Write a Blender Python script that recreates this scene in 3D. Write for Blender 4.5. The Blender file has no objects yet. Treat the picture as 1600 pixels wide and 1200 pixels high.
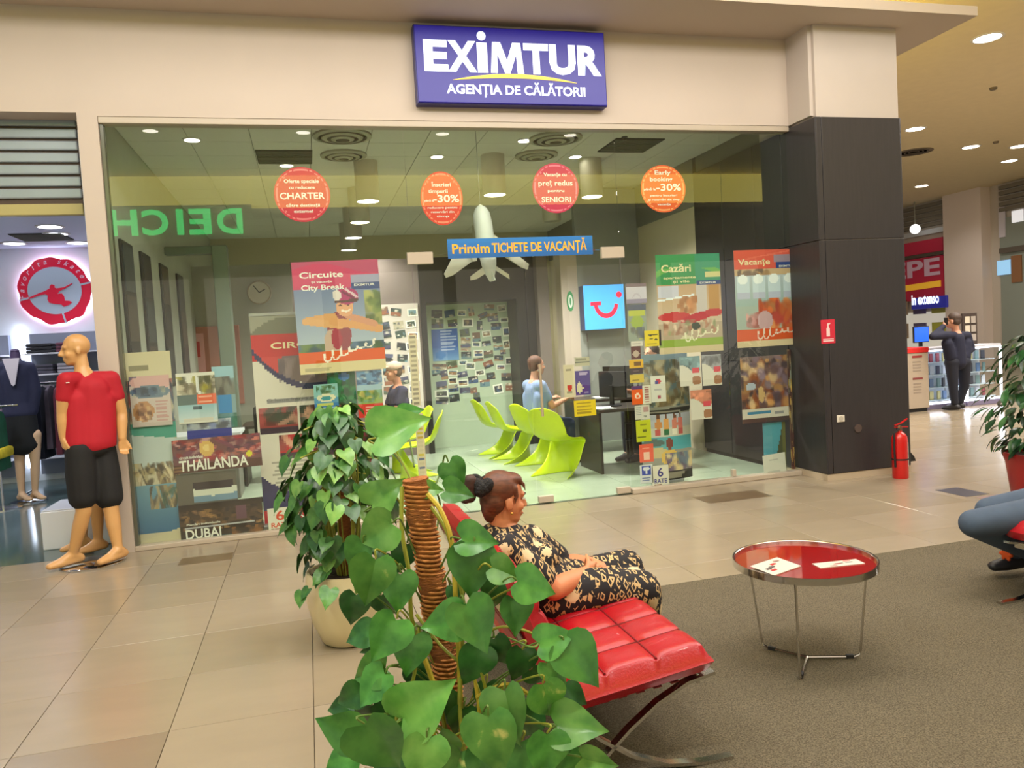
import bpy, bmesh, math, random
import numpy as np
from mathutils import Vector, Matrix, Euler, Quaternion
random.seed(7)
rng = np.random.RandomState(11)
scene = bpy.context.scene
COL = scene.collection
PI = math.pi
# ------------------------------------------------------------------ camera
CAMH = 1.6
FPX = 1215.0
ROT = np.array([[0.9652749143742976, 0.0709130621138857, -0.251427280344287],
                [-0.2545035211175426, 0.03817552816763138, -0.9663180567431694],
                [-0.058926203156703424, 0.996751707633729, 0.054897503684414886]])
cam_data = bpy.data.cameras.new('camera')
cam_data.sensor_width = 36.0
cam_data.lens = FPX / 1600.0 * 36.0
cam_data.clip_start = 0.05
cam_data.clip_end = 200
cam = bpy.data.objects.new('camera', cam_data)
COL.objects.link(cam)
m4 = Matrix.Identity(4)
for i in range(3):
    for j in range(3):
        m4[i][j] = ROT[i][j]
m4[2][3] = CAMH
cam.matrix_world = m4
scene.camera = cam
# ------------------------------------------------------------------ world and large lights
world = bpy.data.worlds.new('hall_ambience')
scene.world = world
world.use_nodes = True
bg = world.node_tree.nodes['Background']
bg.inputs[0].default_value = (1.0, 0.96, 0.91, 1)
bg.inputs[1].default_value = 0.55
def area_light(name, loc, sx, sy, power, color=(1, 0.93, 0.84), rot=(0, 0, 0)):
    d = bpy.data.lights.new(name, 'AREA')
    d.shape = 'RECTANGLE'; d.size = sx; d.size_y = sy
    d.energy = power; d.color = color
    o = bpy.data.objects.new(name, d); COL.objects.link(o)
    o.location = loc; o.rotation_euler = rot
    return o
area_light('hall_fill_light', (1.5, 4.3, 5.3), 9, 2.4, 220, (1, .955, .90))  # added area lamp without a fitting, fills the hall from above
area_light('front_fill_light', (1.6, 3.0, 5.28), 9, 1.0, 410, (1, .955, .90), (math.radians(42), 0, 0))  # added unseen area lamp, tilted to brighten the shop front and its posters
area_light('corridor_fill_light', (11.5, 8.0, 5.3), 6, 6, 950, (1, .93, .84))  # area lamp without a fitting, added to brighten the corridor and far shops
vs = scene.view_settings
vs.view_transform = 'Standard'
vs.look = 'None'
vs.exposure = 0.0
vs.gamma = 1.0
vs.use_curve_mapping = False
scene.cycles.max_bounces = 8
scene.cycles.diffuse_bounces = 3
scene.cycles.glossy_bounces = 4
scene.cycles.transparent_max_bounces = 16
scene.cycles.sample_clamp_indirect = 6.0
scene.cycles.caustics_reflective = False
scene.cycles.caustics_refractive = False
# ------------------------------------------------------------------ helpers
def at(px, py, X=None, Y=None, Z=None):
    """the point of the place seen at a photograph pixel, on a plane of known X, Y or Z"""
    c = np.array([(px - 800.0) / FPX, -(py - 600.0) / FPX, -1.0])
    d = ROT @ c
    if X is not None: t = X / d[0]
    elif Y is not None: t = Y / d[1]
    else: t = (Z - CAMH) / d[2]
    return Vector((d[0] * t, d[1] * t, CAMH + d[2] * t))
def to_px(p):
    c = ROT.T @ (np.array(p, float) - np.array([0, 0, CAMH]))
    if c[2] > -0.05: return None
    return 800 + FPX * c[0] / -c[2], 600 - FPX * c[1] / -c[2]
def lin(c):
    if isinstance(c, str):
        c = [int(c[i:i + 2], 16) / 255 for i in (0, 2, 4)]
    elif max(c) > 1.0:
        c = [v / 255.0 for v in c]
    return tuple((v / 12.92 if v <= 0.04045 else ((v + 0.055) / 1.055) ** 2.4) for v in c)
MATS = {}
def M(name, col=(200, 200, 200), rough=0.5, metal=0.0, noise=0.0, nscale=6.0, bump=0.0, bscale=60.0, emit=0.0, emit_col=None, coat=0.0, trans=0.0, spec=None, stretch=None, detail=4):
    if name in MATS: return MATS[name]
    m = bpy.data.materials.new(name); m.use_nodes = True
    nt = m.node_tree; b = nt.nodes['Principled BSDF']
    l = lin(col)
    b.inputs['Base Color'].default_value = (*l, 1)
    b.inputs['Roughness'].default_value = rough
    b.inputs['Metallic'].default_value = metal
    b.inputs['Coat Weight'].default_value = coat
    b.inputs['Transmission Weight'].default_value = trans
    if spec is not None: b.inputs['Specular IOR Level'].default_value = spec
    if emit:
        b.inputs['Emission Color'].default_value = (*lin(emit_col or col), 1)
        b.inputs['Emission Strength'].default_value = emit
    if noise or bump:
        tc = nt.nodes.new('ShaderNodeTexCoord')
        src = tc.outputs['Object']
        if stretch:
            mp = nt.nodes.new('ShaderNodeMapping'); mp.inputs['Scale'].default_value = stretch
            nt.links.new(src, mp.inputs['Vector']); src = mp.outputs['Vector']
    if noise:
        n = nt.nodes.new('ShaderNodeTexNoise'); n.inputs['Scale'].default_value = nscale; n.inputs['Detail'].default_value = detail
        nt.links.new(src, n.inputs['Vector'])
        r = nt.nodes.new('ShaderNodeMapRange')
        r.inputs['From Min'].default_value = 0.25; r.inputs['From Max'].default_value = 0.75
        r.inputs['To Min'].default_value = 1 - noise; r.inputs['To Max'].default_value = 1 + noise
        nt.links.new(n.outputs['Fac'], r.inputs['Value'])
        mx = nt.nodes.new('ShaderNodeVectorMath'); mx.operation = 'SCALE'
        mx.inputs[0].default_value = l
        nt.links.new(r.outputs['Result'], mx.inputs['Scale'])
        nt.links.new(mx.outputs['Vector'], b.inputs['Base Color'])
    if bump:
        n2 = nt.nodes.new('ShaderNodeTexNoise'); n2.inputs['Scale'].default_value = bscale; n2.inputs['Detail'].default_value = 3
        nt.links.new(src, n2.inputs['Vector'])
        bp = nt.nodes.new('ShaderNodeBump'); bp.inputs['Strength'].default_value = bump; bp.inputs['Distance'].default_value = 0.01
        nt.links.new(n2.outputs['Fac'], bp.inputs['Height'])
        nt.links.new(bp.outputs['Normal'], b.inputs['Normal'])
    MATS[name] = m
    return m
def glass_mat(name, tint, ior=1.55, rough=0.0):
    if name in MATS: return MATS[name]
    m = bpy.data.materials.new(name); m.use_nodes = True
    nt = m.node_tree; nt.nodes.remove(nt.nodes['Principled BSDF'])
    out = nt.nodes['Material Output']
    tr = nt.nodes.new('ShaderNodeBsdfTransparent'); tr.inputs[0].default_value = (*tint, 1)
    gl = nt.nodes.new('ShaderNodeBsdfGlossy'); gl.inputs['Roughness'].default_value = rough
    fr = nt.nodes.new('ShaderNodeFresnel'); fr.inputs['IOR'].default_value = ior
    mx = nt.nodes.new('ShaderNodeMixShader')
    ge = nt.nodes.new('ShaderNodeNewGeometry')      # a thin pane: both surfaces' reflection counted once, at the face the ray enters
    om = nt.nodes.new('ShaderNodeMath'); om.operation = 'SUBTRACT'; om.inputs[0].default_value = 1.8; om.use_clamp = False
    b2 = nt.nodes.new('ShaderNodeMath'); b2.operation = 'MULTIPLY'; b2.inputs[1].default_value = 1.8; nt.links.new(ge.outputs['Backfacing'], b2.inputs[0])
    nt.links.new(b2.outputs[0], om.inputs[1])
    fm = nt.nodes.new('ShaderNodeMath'); fm.operation = 'MULTIPLY'; fm.use_clamp = True
    nt.links.new(fr.outputs[0], fm.inputs[0]); nt.links.new(om.outputs[0], fm.inputs[1])
    nt.links.new(fm.outputs[0], mx.inputs[0]); nt.links.new(tr.outputs[0], mx.inputs[1]); nt.links.new(gl.outputs[0], mx.inputs[2])
    nt.links.new(mx.outputs[0], out.inputs['Surface'])
    MATS[name] = m
    return m
def print_mat(name, rough=0.45, emit=0.0):
    """paper whose printed colours are stored on the sheet itself"""
    if name in MATS: return MATS[name]
    m = bpy.data.materials.new(name); m.use_nodes = True
    nt = m.node_tree; b = nt.nodes['Principled BSDF']
    a = nt.nodes.new('ShaderNodeAttribute'); a.attribute_name = 'ink'
    nt.links.new(a.outputs['Color'], b.inputs['Base Color'])
    b.inputs['Roughness'].default_value = rough
    if emit:
        nt.links.new(a.outputs['Color'], b.inputs['Emission Color'])
        b.inputs['Emission Strength'].default_value = emit
    MATS[name] = m
    return m
class MB:
    """collects shapes into one mesh"""
    def __init__(s): s.v = []; s.f = []; s.mi = []; s.cur = 0
    def add(s, vs_, fs):
        o = len(s.v); s.v += [tuple(p) for p in vs_]
        for f in fs: s.f.append(tuple(i + o for i in f)); s.mi.append(s.cur)
        return s
    def box(s, x0, x1, y0, y1, z0, z1, bev=0.0, mat=None):
        if bev <= 0:
            v = [(x, y, z) for z in (z0, z1) for y in (y0, y1) for x in (x0, x1)]
            f = [(0, 2, 3, 1), (4, 5, 7, 6), (0, 1, 5, 4), (2, 6, 7, 3), (0, 4, 6, 2), (1, 3, 7, 5)]
        else:
            bm = bmesh.new(); bmesh.ops.create_cube(bm, size=1)
            for q in bm.verts: q.co = Vector(((x0 + x1) / 2 + q.co.x * (x1 - x0), (y0 + y1) / 2 + q.co.y * (y1 - y0), (z0 + z1) / 2 + q.co.z * (z1 - z0)))
            bmesh.ops.bevel(bm, geom=bm.edges[:], offset=bev, segments=2, affect='EDGES', profile=0.5)
            bm.verts.index_update()
            v = [q.co.copy() for q in bm.verts]; f = [tuple(q.index for q in p.verts) for p in bm.faces]; bm.free()
        if mat is not None: v = [mat @ Vector(q) for q in v]
        return s.add(v, f)
    def tube(s, pts, r, n=10, caps=True, closed=False):
        pts = [Vector(p) for p in pts]
        rr = r if isinstance(r, (list, tuple)) else [r] * len(pts)
        k = len(pts); vs_ = []; prev = None
        for i, p in enumerate(pts):
            a = pts[i - 1] if (i > 0 or closed) else p
            b = pts[(i + 1) % k] if (i < k - 1 or closed) else p
            t = (b - a)
            if t.length < 1e-9: t = Vector((0, 0, 1))
            t.normalize()
            if prev is None:
                u = t.cross(Vector((0, 0, 1)))
                if u.length < 1e-3: u = t.cross(Vector((1, 0, 0)))
            else:
                u = prev - t * prev.dot(t)
            u.normalize(); prev = u; w = t.cross(u)
            for j in range(n):
                an = 2 * PI * j / n
                vs_.append(p + (u * math.cos(an) + w * math.sin(an)) * rr[i])
        fs = []
        for i in range(k - 1 + (1 if closed else 0)):
            for j in range(n):
                a0 = i * n + j; a1 = i * n + (j + 1) % n; b0 = ((i + 1) % k) * n + j; b1 = ((i + 1) % k) * n + (j + 1) % n
                fs.append((a0, a1, b1, b0))
        if caps and not closed:
            fs.append(tuple(range(n - 1, -1, -1))); fs.append(tuple((k - 1) * n + j for j in range(n)))
        return s.add(vs_, fs)
    def flatbar(s, pts, side, w, t):
        """a flat bar: swept rectangle, side = width direction"""
        pts = [Vector(p) for p in pts]; side = Vector(side).normalized(); k = len(pts); vs_ = []
        for i, p in enumerate(pts):
            a = pts[max(0, i - 1)]; b = pts[min(k - 1, i + 1)]
            tn = (b - a).normalized(); nn = tn.cross(side).normalized()
            for cs, cn in ((-1, -1), (1, -1), (1, 1), (-1, 1)):
                vs_.append(p + side * (w / 2 * cs) + nn * (t / 2 * cn))
        fs = []
        for i in range(k - 1):
            for j in range(4):
                fs.append((i * 4 + j, i * 4 + (j + 1) % 4, (i + 1) * 4 + (j + 1) % 4, (i + 1) * 4 + j))
        fs.append((3, 2, 1, 0)); fs.append(tuple((k - 1) * 4 + j for j in range(4)))
        return s.add(vs_, fs)
    def lathe(s, prof, c=(0, 0, 0), n=28, sx=1.0, sy=1.0):
        c = Vector(c); vs_ = []
        for r, z in prof:
            for j in range(n):
                a = 2 * PI * j / n
                vs_.append(c + Vector((r * math.cos(a) * sx, r * math.sin(a) * sy, z)))
        fs = []
        for i in range(len(prof) - 1):
            for j in range(n):
                fs.append((i * n + j, i * n + (j + 1) % n, (i + 1) * n + (j + 1) % n, (i + 1) * n + j))
        if prof[0][0] > 1e-6: fs.append(tuple(range(n - 1, -1, -1)))
        if prof[-1][0] > 1e-6: fs.append(tuple((len(prof) - 1) * n + j for j in range(n)))
        return s.add(vs_, fs)
    def prism(s, poly, fn, d):
        """poly 2D outline -> fn(u, v, depth) world point, depths 0 and d"""
        n = len(poly)
        vs_ = [fn(u, v, 0) for u, v in poly] + [fn(u, v, d) for u, v in poly]
        fs = [tuple(range(n)), tuple(range(2 * n - 1, n - 1, -1))] + [(i, n + i, n + (i + 1) % n, (i + 1) % n) for i in range(n)]
        return s.add(vs_, fs)
    def ball(s, c, r, n=12, m=8, sc=(1, 1, 1), rot=None):
        c = Vector(c); vs_ = []
        for i in range(m + 1):
            ph = PI * i / m
            for j in range(n):
                a = 2 * PI * j / n
                q = Vector((math.sin(ph) * math.cos(a) * sc[0], math.sin(ph) * math.sin(a) * sc[1], math.cos(ph) * sc[2])) * r
                if rot is not None: q = rot @ q
                vs_.append(c + q)
        fs = []
        for i in range(m):
            for j in range(n):
                fs.append((i * n + j, (i + 1) * n + j, (i + 1) * n + (j + 1) % n, i * n + (j + 1) % n))
        return s.add(vs_, fs)
    def mesh(s, name, mats, smooth=False, off=None, merge=False):
        me = bpy.data.meshes.new(name)
        v = s.v
        if off is not None: v = [(p[0] - off[0], p[1] - off[1], p[2] - off[2]) for p in v]
        me.from_pydata(v, [], s.f)
        if not isinstance(mats, (list, tuple)): mats = [mats]
        for q in mats: me.materials.append(q)
        if len(mats) > 1: me.polygons.foreach_set('material_index', s.mi)
        bm = bmesh.new(); bm.from_mesh(me)
        if merge: bmesh.ops.remove_doubles(bm, verts=bm.verts, dist=1e-5)
        bmesh.ops.recalc_face_normals(bm, faces=bm.faces); bm.to_mesh(me); bm.free()
        if smooth:
            me.polygons.foreach_set('use_smooth', [True] * len(me.polygons))
            try: me.set_sharp_from_angle(angle=math.radians(40))
            except Exception: pass
        return me
    def build(s, name, mats, parent=None, smooth=False, local=False, origin=None, merge=False):
        """world-space shapes -> one object; origin at the thing's base or at the parent's"""
        if parent is not None:
            me = s.mesh(name, mats, smooth, None if local else world_loc(parent), merge)
            o = bpy.data.objects.new(name, me); COL.objects.link(o); o.parent = parent
        else:
            if origin is None:
                a = np.array(s.v); origin = ((a[:, 0].min() + a[:, 0].max()) / 2, (a[:, 1].min() + a[:, 1].max()) / 2, a[:, 2].min())
            me = s.mesh(name, mats, smooth, origin, merge)
            o = bpy.data.objects.new(name, me); COL.objects.link(o); o.location = origin
        return o
def world_loc(o):
    l = Vector(o.location)
    while o.parent is not None:
        o = o.parent; l = l + Vector(o.location)
    return l
def tag(o, label=None, cat=None, group=None, kind=None):
    if label: o['label'] = label
    if cat: o['category'] = cat
    if group: o['group'] = group
    if kind: o['kind'] = kind
    return o
def thing(name, loc, label, cat, group=None, rz=0.0):
    o = bpy.data.objects.new(name, None); COL.objects.link(o)
    o.empty_display_size = 0.1
    o.location = loc; o.rotation_euler = (0, 0, rz)
    return tag(o, label, cat, group)
def struct(o, label=None):
    o['kind'] = 'structure'
    if label: o['label'] = label
    return o
def copy_tree(o, parent=None):
    c = o.copy(); COL.objects.link(c); c.parent = parent
    for ch in list(o.children): copy_tree(ch, c)
    return c
def text_mesh(txt, height, bold=0.0, width=None, align='CENTER', shear=0.0, space=1.0):
    """outline of the lettering as 2D verts/faces, scaled so capitals are `height` tall; fitted to width"""
    cu = bpy.data.curves.new('lettering', 'FONT'); cu.body = txt; cu.align_x = align
    cu.resolution_u = 3; cu.offset = bold; cu.shear = shear; cu.space_character = space
    ob = bpy.data.objects.new('lettering', cu); COL.objects.link(ob)
    dg = bpy.context.evaluated_depsgraph_get()
    me = bpy.data.meshes.new_from_object(ob.evaluated_get(dg))
    vs_ = [(v.co.x, v.co.y) for v in me.vertices]; fs = [tuple(p.vertices) for p in me.polygons]
    bpy.data.objects.remove(ob); bpy.data.curves.remove(cu); bpy.data.meshes.remove(me)
    k = height / 0.73
    sx = k
    if vs_ and width:
        w = max(p[0] for p in vs_) - min(p[0] for p in vs_)
        sx = width / w
    if vs_ and width and align == 'CENTER':
        mid = (max(p[0] for p in vs_) + min(p[0] for p in vs_)) / 2
    else: mid = 0
    return [((x - mid) * sx, y * k) for x, y in vs_], fs
def frame_fn(o, u, v):
    """flat frame at o with axes u (right), v (up); returns fn(a, b, d) with d along the outward normal u x v"""
    o = Vector(o); u = Vector(u).normalized(); v = Vector(v).normalized(); n = u.cross(v)
    return lambda a, b, d=0.0: o + u * a + v * b + n * d
def lettering(parent, fr, txt, a, b, height, mat, d=0.002, bold=0.01, width=None, align='CENTER', name='lettering', shear=0.0, rot=0.0):
    tv, tf = text_mesh(txt, height, bold, width, align, shear)
    if not tv: return None
    mb = MB(); c, s_ = math.cos(rot), math.sin(rot)
    mb.add([fr(a + x * c - y * s_, b + x * s_ + y * c, d) for x, y in tv], tf)
    return mb.build(name, mat, parent)
# ---- flat prints: a small raster painted in code and stored as colours on the faces of the sheet
class Canvas:
    def __init__(s, w, h, col=(255, 255, 255)):
        s.w, s.h = w, h; s.a = np.zeros((h, w, 3)); s.a[:] = col
        s.X, s.Y = np.meshgrid((np.arange(w) + .5) / w, (np.arange(h) + .5) / h)   # u right, v up
    def put(s, mask, col, k=1.0):
        s.a[mask] = s.a[mask] * (1 - k) + np.array(col, float) * k; return s
    def rect(s, u0, v0, u1, v1, col, k=1.0): return s.put((s.X >= u0) & (s.X < u1) & (s.Y >= v0) & (s.Y < v1), col, k)
    def ell(s, u, v, ru, rv, col, k=1.0, rot=0.0):
        c, n = math.cos(rot), math.sin(rot); du = s.X - u; dv = s.Y - v
        return s.put(((du * c + dv * n) / ru) ** 2 + ((-du * n + dv * c) / rv) ** 2 < 1, col, k)
    def line(s, u0, v0, u1, v1, t, col, asp=1.0, k=1.0):
        dx, dy = u1 - u0, (v1 - v0) * asp; L = dx * dx + dy * dy + 1e-9
        q = np.clip(((s.X - u0) * dx + (s.Y - v0) * asp * dy) / L, 0, 1)
        return s.put((s.X - u0 - q * dx) ** 2 + ((s.Y - v0) * asp - q * dy) ** 2 < t * t, col, k)
    def vgrad(s, v0, v1, c0, c1, u0=0, u1=1):
        m = (s.Y >= v0) & (s.Y < v1) & (s.X >= u0) & (s.X < u1); t = ((s.Y - v0) / (v1 - v0))[..., None]
        g = np.array(c0, float) * (1 - t) + np.array(c1, float) * t; s.a[m] = g[m]; return s
    def mottle(s, u0, v0, u1, v1, cols, n=40, r=0.08, seed=0, k=0.85, asp=1.0):
        q = np.random.RandomState(seed)
        for i in range(n):
            u = q.uniform(u0, u1); v = q.uniform(v0, v1); ru = r * q.uniform(.4, 1.2); rv = r * q.uniform(.3, 1.0) * asp
            th = q.uniform(-.9, .9); c, n_ = math.cos(th), math.sin(th); du = s.X - u; dv = s.Y - v
            d = ((du * c + dv * n_) / ru) ** 2 + ((-du * n_ + dv * c) / rv) ** 2
            wgt = np.clip((1.25 - d) * 1.1, 0, 1) * k * ((s.X >= u0) & (s.X < u1) & (s.Y >= v0) & (s.Y < v1)); col = np.array(cols[q.randint(len(cols))], float) * q.uniform(.85, 1.15)
            s.a = s.a * (1 - wgt[..., None]) + col * wgt[..., None]
        return s
    def lines(s, u0, v0, u1, v1, n, col, k=.7, seed=0, fill=.55):
        """rows of illegible small print"""
        q = np.random.RandomState(seed); h = (v1 - v0) / n
        for i in range(n):
            b = v0 + i * h
            s.rect(u0, b + h * .25, u0 + (u1 - u0) * q.uniform(.6, 1), b + h * (.25 + fill), col, k)
        return s
def sheet(name, fr, w, h, canvas, label, cat='poster', parent=None, group=None, thick=0.003, mat=None, disc=False, curl=None):
    """printed sheet standing in frame fr: its lower-left corner at (0,0); colours from the canvas"""
    nx, ny = canvas.w, canvas.h
    vs_ = []; fs = []; cols = []
    for j in range(ny + 1):
        for i in range(nx + 1):
            u, v = i / nx, j / ny
            if disc:
                a, b = 2 * u - 1, 2 * v - 1
                x = a * math.sqrt(1 - b * b / 2); y = b * math.sqrt(1 - a * a / 2)
                u, v = (x + 1) / 2, (y + 1) / 2
            vs_.append(fr(u * w, v * h, (curl(u, v) if curl else 0) + thick))
    for j in range(ny):
        for i in range(nx):
            fs.append((j * (nx + 1) + i, j * (nx + 1) + i + 1, (j + 1) * (nx + 1) + i + 1, (j + 1) * (nx + 1) + i))
            if disc:
                q0 = ((i + .5) / nx * 2 - 1, (j + .5) / ny * 2 - 1)
                x = q0[0] * math.sqrt(1 - q0[1] ** 2 / 2); y = q0[1] * math.sqrt(1 - q0[0] ** 2 / 2)
                ii = min(nx - 1, int((x + 1) / 2 * nx)); jj = min(ny - 1, int((y + 1) / 2 * ny))
                cols.append(canvas.a[jj, ii])
            else: cols.append(canvas.a[j, i])
    ring = [i for i in range(nx)] + [j * (nx + 1) + nx for j in range(ny)] + [ny * (nx + 1) + i for i in range(nx, 0, -1)] + [j * (nx + 1) for j in range(ny, 0, -1)]
    nb = len(vs_)
    for i in ring:
        u, v = (i % (nx + 1)) / nx, (i // (nx + 1)) / ny
        if disc:
            a, b = 2 * u - 1, 2 * v - 1
            x = a * math.sqrt(1 - b * b / 2); y = b * math.sqrt(1 - a * a / 2); u, v = (x + 1) / 2, (y + 1) / 2
        vs_.append(fr(u * w, v * h, curl((i % (nx + 1)) / nx, (i // (nx + 1)) / ny) if curl else 0))
    k = len(ring)
    for q in range(k):
        fs.append((ring[q], nb + q, nb + (q + 1) % k, ring[(q + 1) % k])); cols.append(canvas.a.mean((0, 1)))
    if not curl:
        fs.append(tuple(nb + q for q in range(k - 1, -1, -1))); cols.append(np.array((225, 222, 215.)))
    o0 = Vector(fr(w / 2, 0, 0)) if parent is None else world_loc(parent)
    me = bpy.data.meshes.new(name)
    me.from_pydata([tuple(Vector(p) - o0) for p in vs_], [], fs)
    at_ = me.color_attributes.new('ink', 'FLOAT_COLOR', 'CORNER')
    c = np.clip(np.array(cols) / 255.0, 0, 1); c = np.where(c <= .04045, c / 12.92, ((c + .055) / 1.055) ** 2.4)
    cnt = np.array([len(f) for f in fs]); cc = np.repeat(c, cnt, axis=0)
    at_.data.foreach_set('color', np.concatenate([cc, np.ones((len(cc), 1))], 1).astype(np.float32).ravel())
    me.materials.append(mat or print_mat('printed_paper'))
    o = bpy.data.objects.new(name, me); COL.objects.link(o)
    if parent is None:
        o.location = o0; tag(o, label, cat, group)
    else:
        o.parent = parent
        if label: o['label'] = label
    return o
def remesh_blob(name, parts, voxel, mat, parent=None, origin=None, smooth_it=3, fn=None):
    """parts: chains of (x, y, z, r) joined into one continuous smooth skin. A chain entry may carry a 5th value: (sx, sy, sz) scale of the ball"""
    mb = MB()
    for ch in parts:
        pts = [(Vector(p[:3]), p[3], p[4] if len(p) > 4 else (1, 1, 1)) for p in ch]; rm = ch[0][5] if len(ch[0]) > 5 else None
        if len(pts) == 1:
            p, r, sc = pts[0]; mb.ball(p, r, 14, 10, sc, rm)
        for (p, r, sc), (q, r2, sc2) in zip(pts, pts[1:]):
            d = (q - p).length; k = max(2, int(d / max(0.25 * min(r, r2), voxel)) + 1)
            for i in range(k + 1):
                t = i / k
                mb.ball(p.lerp(q, t), r * (1 - t) + r2 * t, 14, 10, tuple(a * (1 - t) + b * t for a, b in zip(sc, sc2)), rm)
    me = bpy.data.meshes.new(name); me.from_pydata(mb.v, [], mb.f)
    o = bpy.data.objects.new(name, me); COL.objects.link(o)
    md = o.modifiers.new('r', 'REMESH'); md.mode = 'VOXEL'; md.voxel_size = voxel; md.use_smooth_shade = True
    if smooth_it:
        ms = o.modifiers.new('s', 'SMOOTH'); ms.factor = 0.5; ms.iterations = smooth_it
    dg = bpy.context.evaluated_depsgraph_get()
    me2 = bpy.data.meshes.new_from_object(o.evaluated_get(dg))
    bpy.data.objects.remove(o); bpy.data.meshes.remove(me)
    me2.name = name
    n = len(me2.vertices); a = np.zeros(n * 3, np.float32); me2.vertices.foreach_get('co', a); a = a.reshape(-1, 3)
    if fn is not None: a = fn(a)
    off = world_loc(parent) if parent is not None else Vector(origin if origin is not None else ((a[:, 0].min() + a[:, 0].max()) / 2, (a[:, 1].min() + a[:, 1].max()) / 2, a[:, 2].min()))
    a = a - np.array(off, np.float32)
    me2.vertices.foreach_set('co', a.astype(np.float32).ravel())
    me2.polygons.foreach_set('use_smooth', [True] * len(me2.polygons))
    me2.materials.clear(); me2.materials.append(mat); me2.update()
    ob = bpy.data.objects.new(name, me2); COL.objects.link(ob)
    if parent is not None: ob.parent = parent
    else: ob.location = off
    return ob
# ================================================================== STRUCTURE
GY = 7.16            # plane of the shop fronts
wall_beige = M('painted_plaster_beige', (196, 181, 168), 0.7, noise=0.03, nscale=1.5)
white_paint = M('painted_plaster_white', (196, 184, 174), 0.65, noise=0.03, nscale=2)
frame_beige = M('powder_coated_beige', (184, 170, 152), 0.4, noise=0.02)
dark_panel = M('dark_laminate_panel', (52, 48, 50), 0.38, noise=0.12, nscale=3, stretch=(14, 14, 1), bump=0.05, bscale=30)
joint_dark = M('floor_joint', (92, 78, 60), 0.8)
tan_ceiling = M('tan_ceiling_paint', (226, 210, 172), 0.85, noise=0.03)
strip_yellow = M('yellow_cove_strip', (255, 226, 70), 0.5, emit=34.0, emit_col=(255, 226, 80))
# ---- floor with its tiles
mb = MB(); mb.box(-7, 24, -4, GY + 0.05, -0.12, -0.009); mb.box(6.0, 24, GY + 0.05, 30, -0.12, -0.009)
floor = struct(mb.build('floor', joint_dark, origin=(0, 0, 0)), 'polished beige stone tile floor of the mall')
TP = 0.61
def tile_mat(i, col, n=0.05):
    m = M('stone_tile_%d' % i, col, 0.2, noise=n, nscale=2.2, stretch=(1, 3, 1), detail=8)
    return m
tmats = [tile_mat(0, (154, 140, 119)), tile_mat(1, (150, 136, 114)), tile_mat(2, (158, 144, 124)), tile_mat(3, (152, 138, 117)), tile_mat(4, (136, 122, 102))]
tmesh = []
for tm in tmats:
    b = MB(); g = 0.0016; h = TP / 2 - g
    b.add([(-h, -h, -0.01), (h, -h, -0.01), (h, h, -0.01), (-h, h, -0.01), (-h, -h, -0.001), (h, -h, -0.001), (h, h, -0.001), (-h, h, -0.001),
           (-h + .001, -h + .001, 0), (h - .001, -h + .001, 0), (h - .001, h - .001, 0), (-h + .001, h - .001, 0)],
          [(8, 9, 10, 11)] + [(4 + i, 4 + (i + 1) % 4, 8 + (i + 1) % 4, 8 + i) for i in range(4)] + [(i, (i + 1) % 4, 4 + (i + 1) % 4, 4 + i) for i in range(4)])
    tmesh.append(b.mesh('stone_tile', tm))
CARX0, CARY1 = 0.46, 4.45
spots = []
for i in range(-10, 40):
    for j in range(-11, 45):
        x = -0.085 + TP * (i + .5); y = 3.585 + TP * (j + .5)
        if y - TP / 2 > GY - .02 and x - TP / 2 < 6.0: continue
        if y < -3.6 or y > 29 or x > 23: continue
        if x - TP / 2 > CARX0 + .05 and y + TP / 2 < CARY1 - .05: continue
        q = to_px((x, y, 0)); d = math.hypot(x, y)
        vis = q is not None and -60 < q[0] < 1660 and -60 < q[1] < 1330
        if vis and x > 6.6 and y > 9 and False: vis = False
        spots.append((0 if vis else 1, d, x, y))
spots.sort()
dark_at = ((-1.0, 3.3),)
far = MB()
nt_ = 0
for k, (hid, d, x, y) in enumerate(spots):
    r = random.random(); mi = 0 if r < .35 else 1 if r < .55 else 2 if r < .8 else 3
    for q in dark_at:
        if abs(q[0] - x) < TP / 2 and abs(q[1] - y) < TP / 2: mi = 4
    if not hid and nt_ < 298:
        o = bpy.data.objects.new('tile', tmesh[mi]); COL.objects.link(o); o.parent = floor; o.location = (x, y, 0); nt_ += 1
        if y + TP / 2 > GY + .03 and x < 6.3:      # cut row along the shop front
            y1 = GY + .03; y0 = y - TP / 2; o.location = (x, (y0 + y1) / 2, 0); o.scale = (1, (y1 - y0) / TP, 1)
    elif y > -3.2:
        g = 0.0016; h = TP / 2 - g; far.cur = mi
        far.add([(x - h, y - h, -.004), (x + h, y - h, -.004), (x + h, y + h, -.004), (x - h, y + h, -.004), (x - h, y - h, 0), (x + h, y - h, 0), (x + h, y + h, 0), (x - h, y + h, 0)],
                [(4, 5, 6, 7), (0, 1, 5, 4), (1, 2, 6, 5), (2, 3, 7, 6), (3, 0, 4, 7)])
o = far.build('tile_field', tmats, floor); o['kind'] = 'stuff'
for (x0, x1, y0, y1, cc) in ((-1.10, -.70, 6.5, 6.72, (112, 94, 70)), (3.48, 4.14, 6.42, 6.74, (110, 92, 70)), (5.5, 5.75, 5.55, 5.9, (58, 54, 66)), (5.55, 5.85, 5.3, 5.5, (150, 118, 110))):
    b = MB(); b.box(x0, x1, y0, y1, .0, .0015); b.build('floor_plate', M('floor_plate_%d_%d_%d' % cc, cc, .3, noise=.08), floor)
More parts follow.
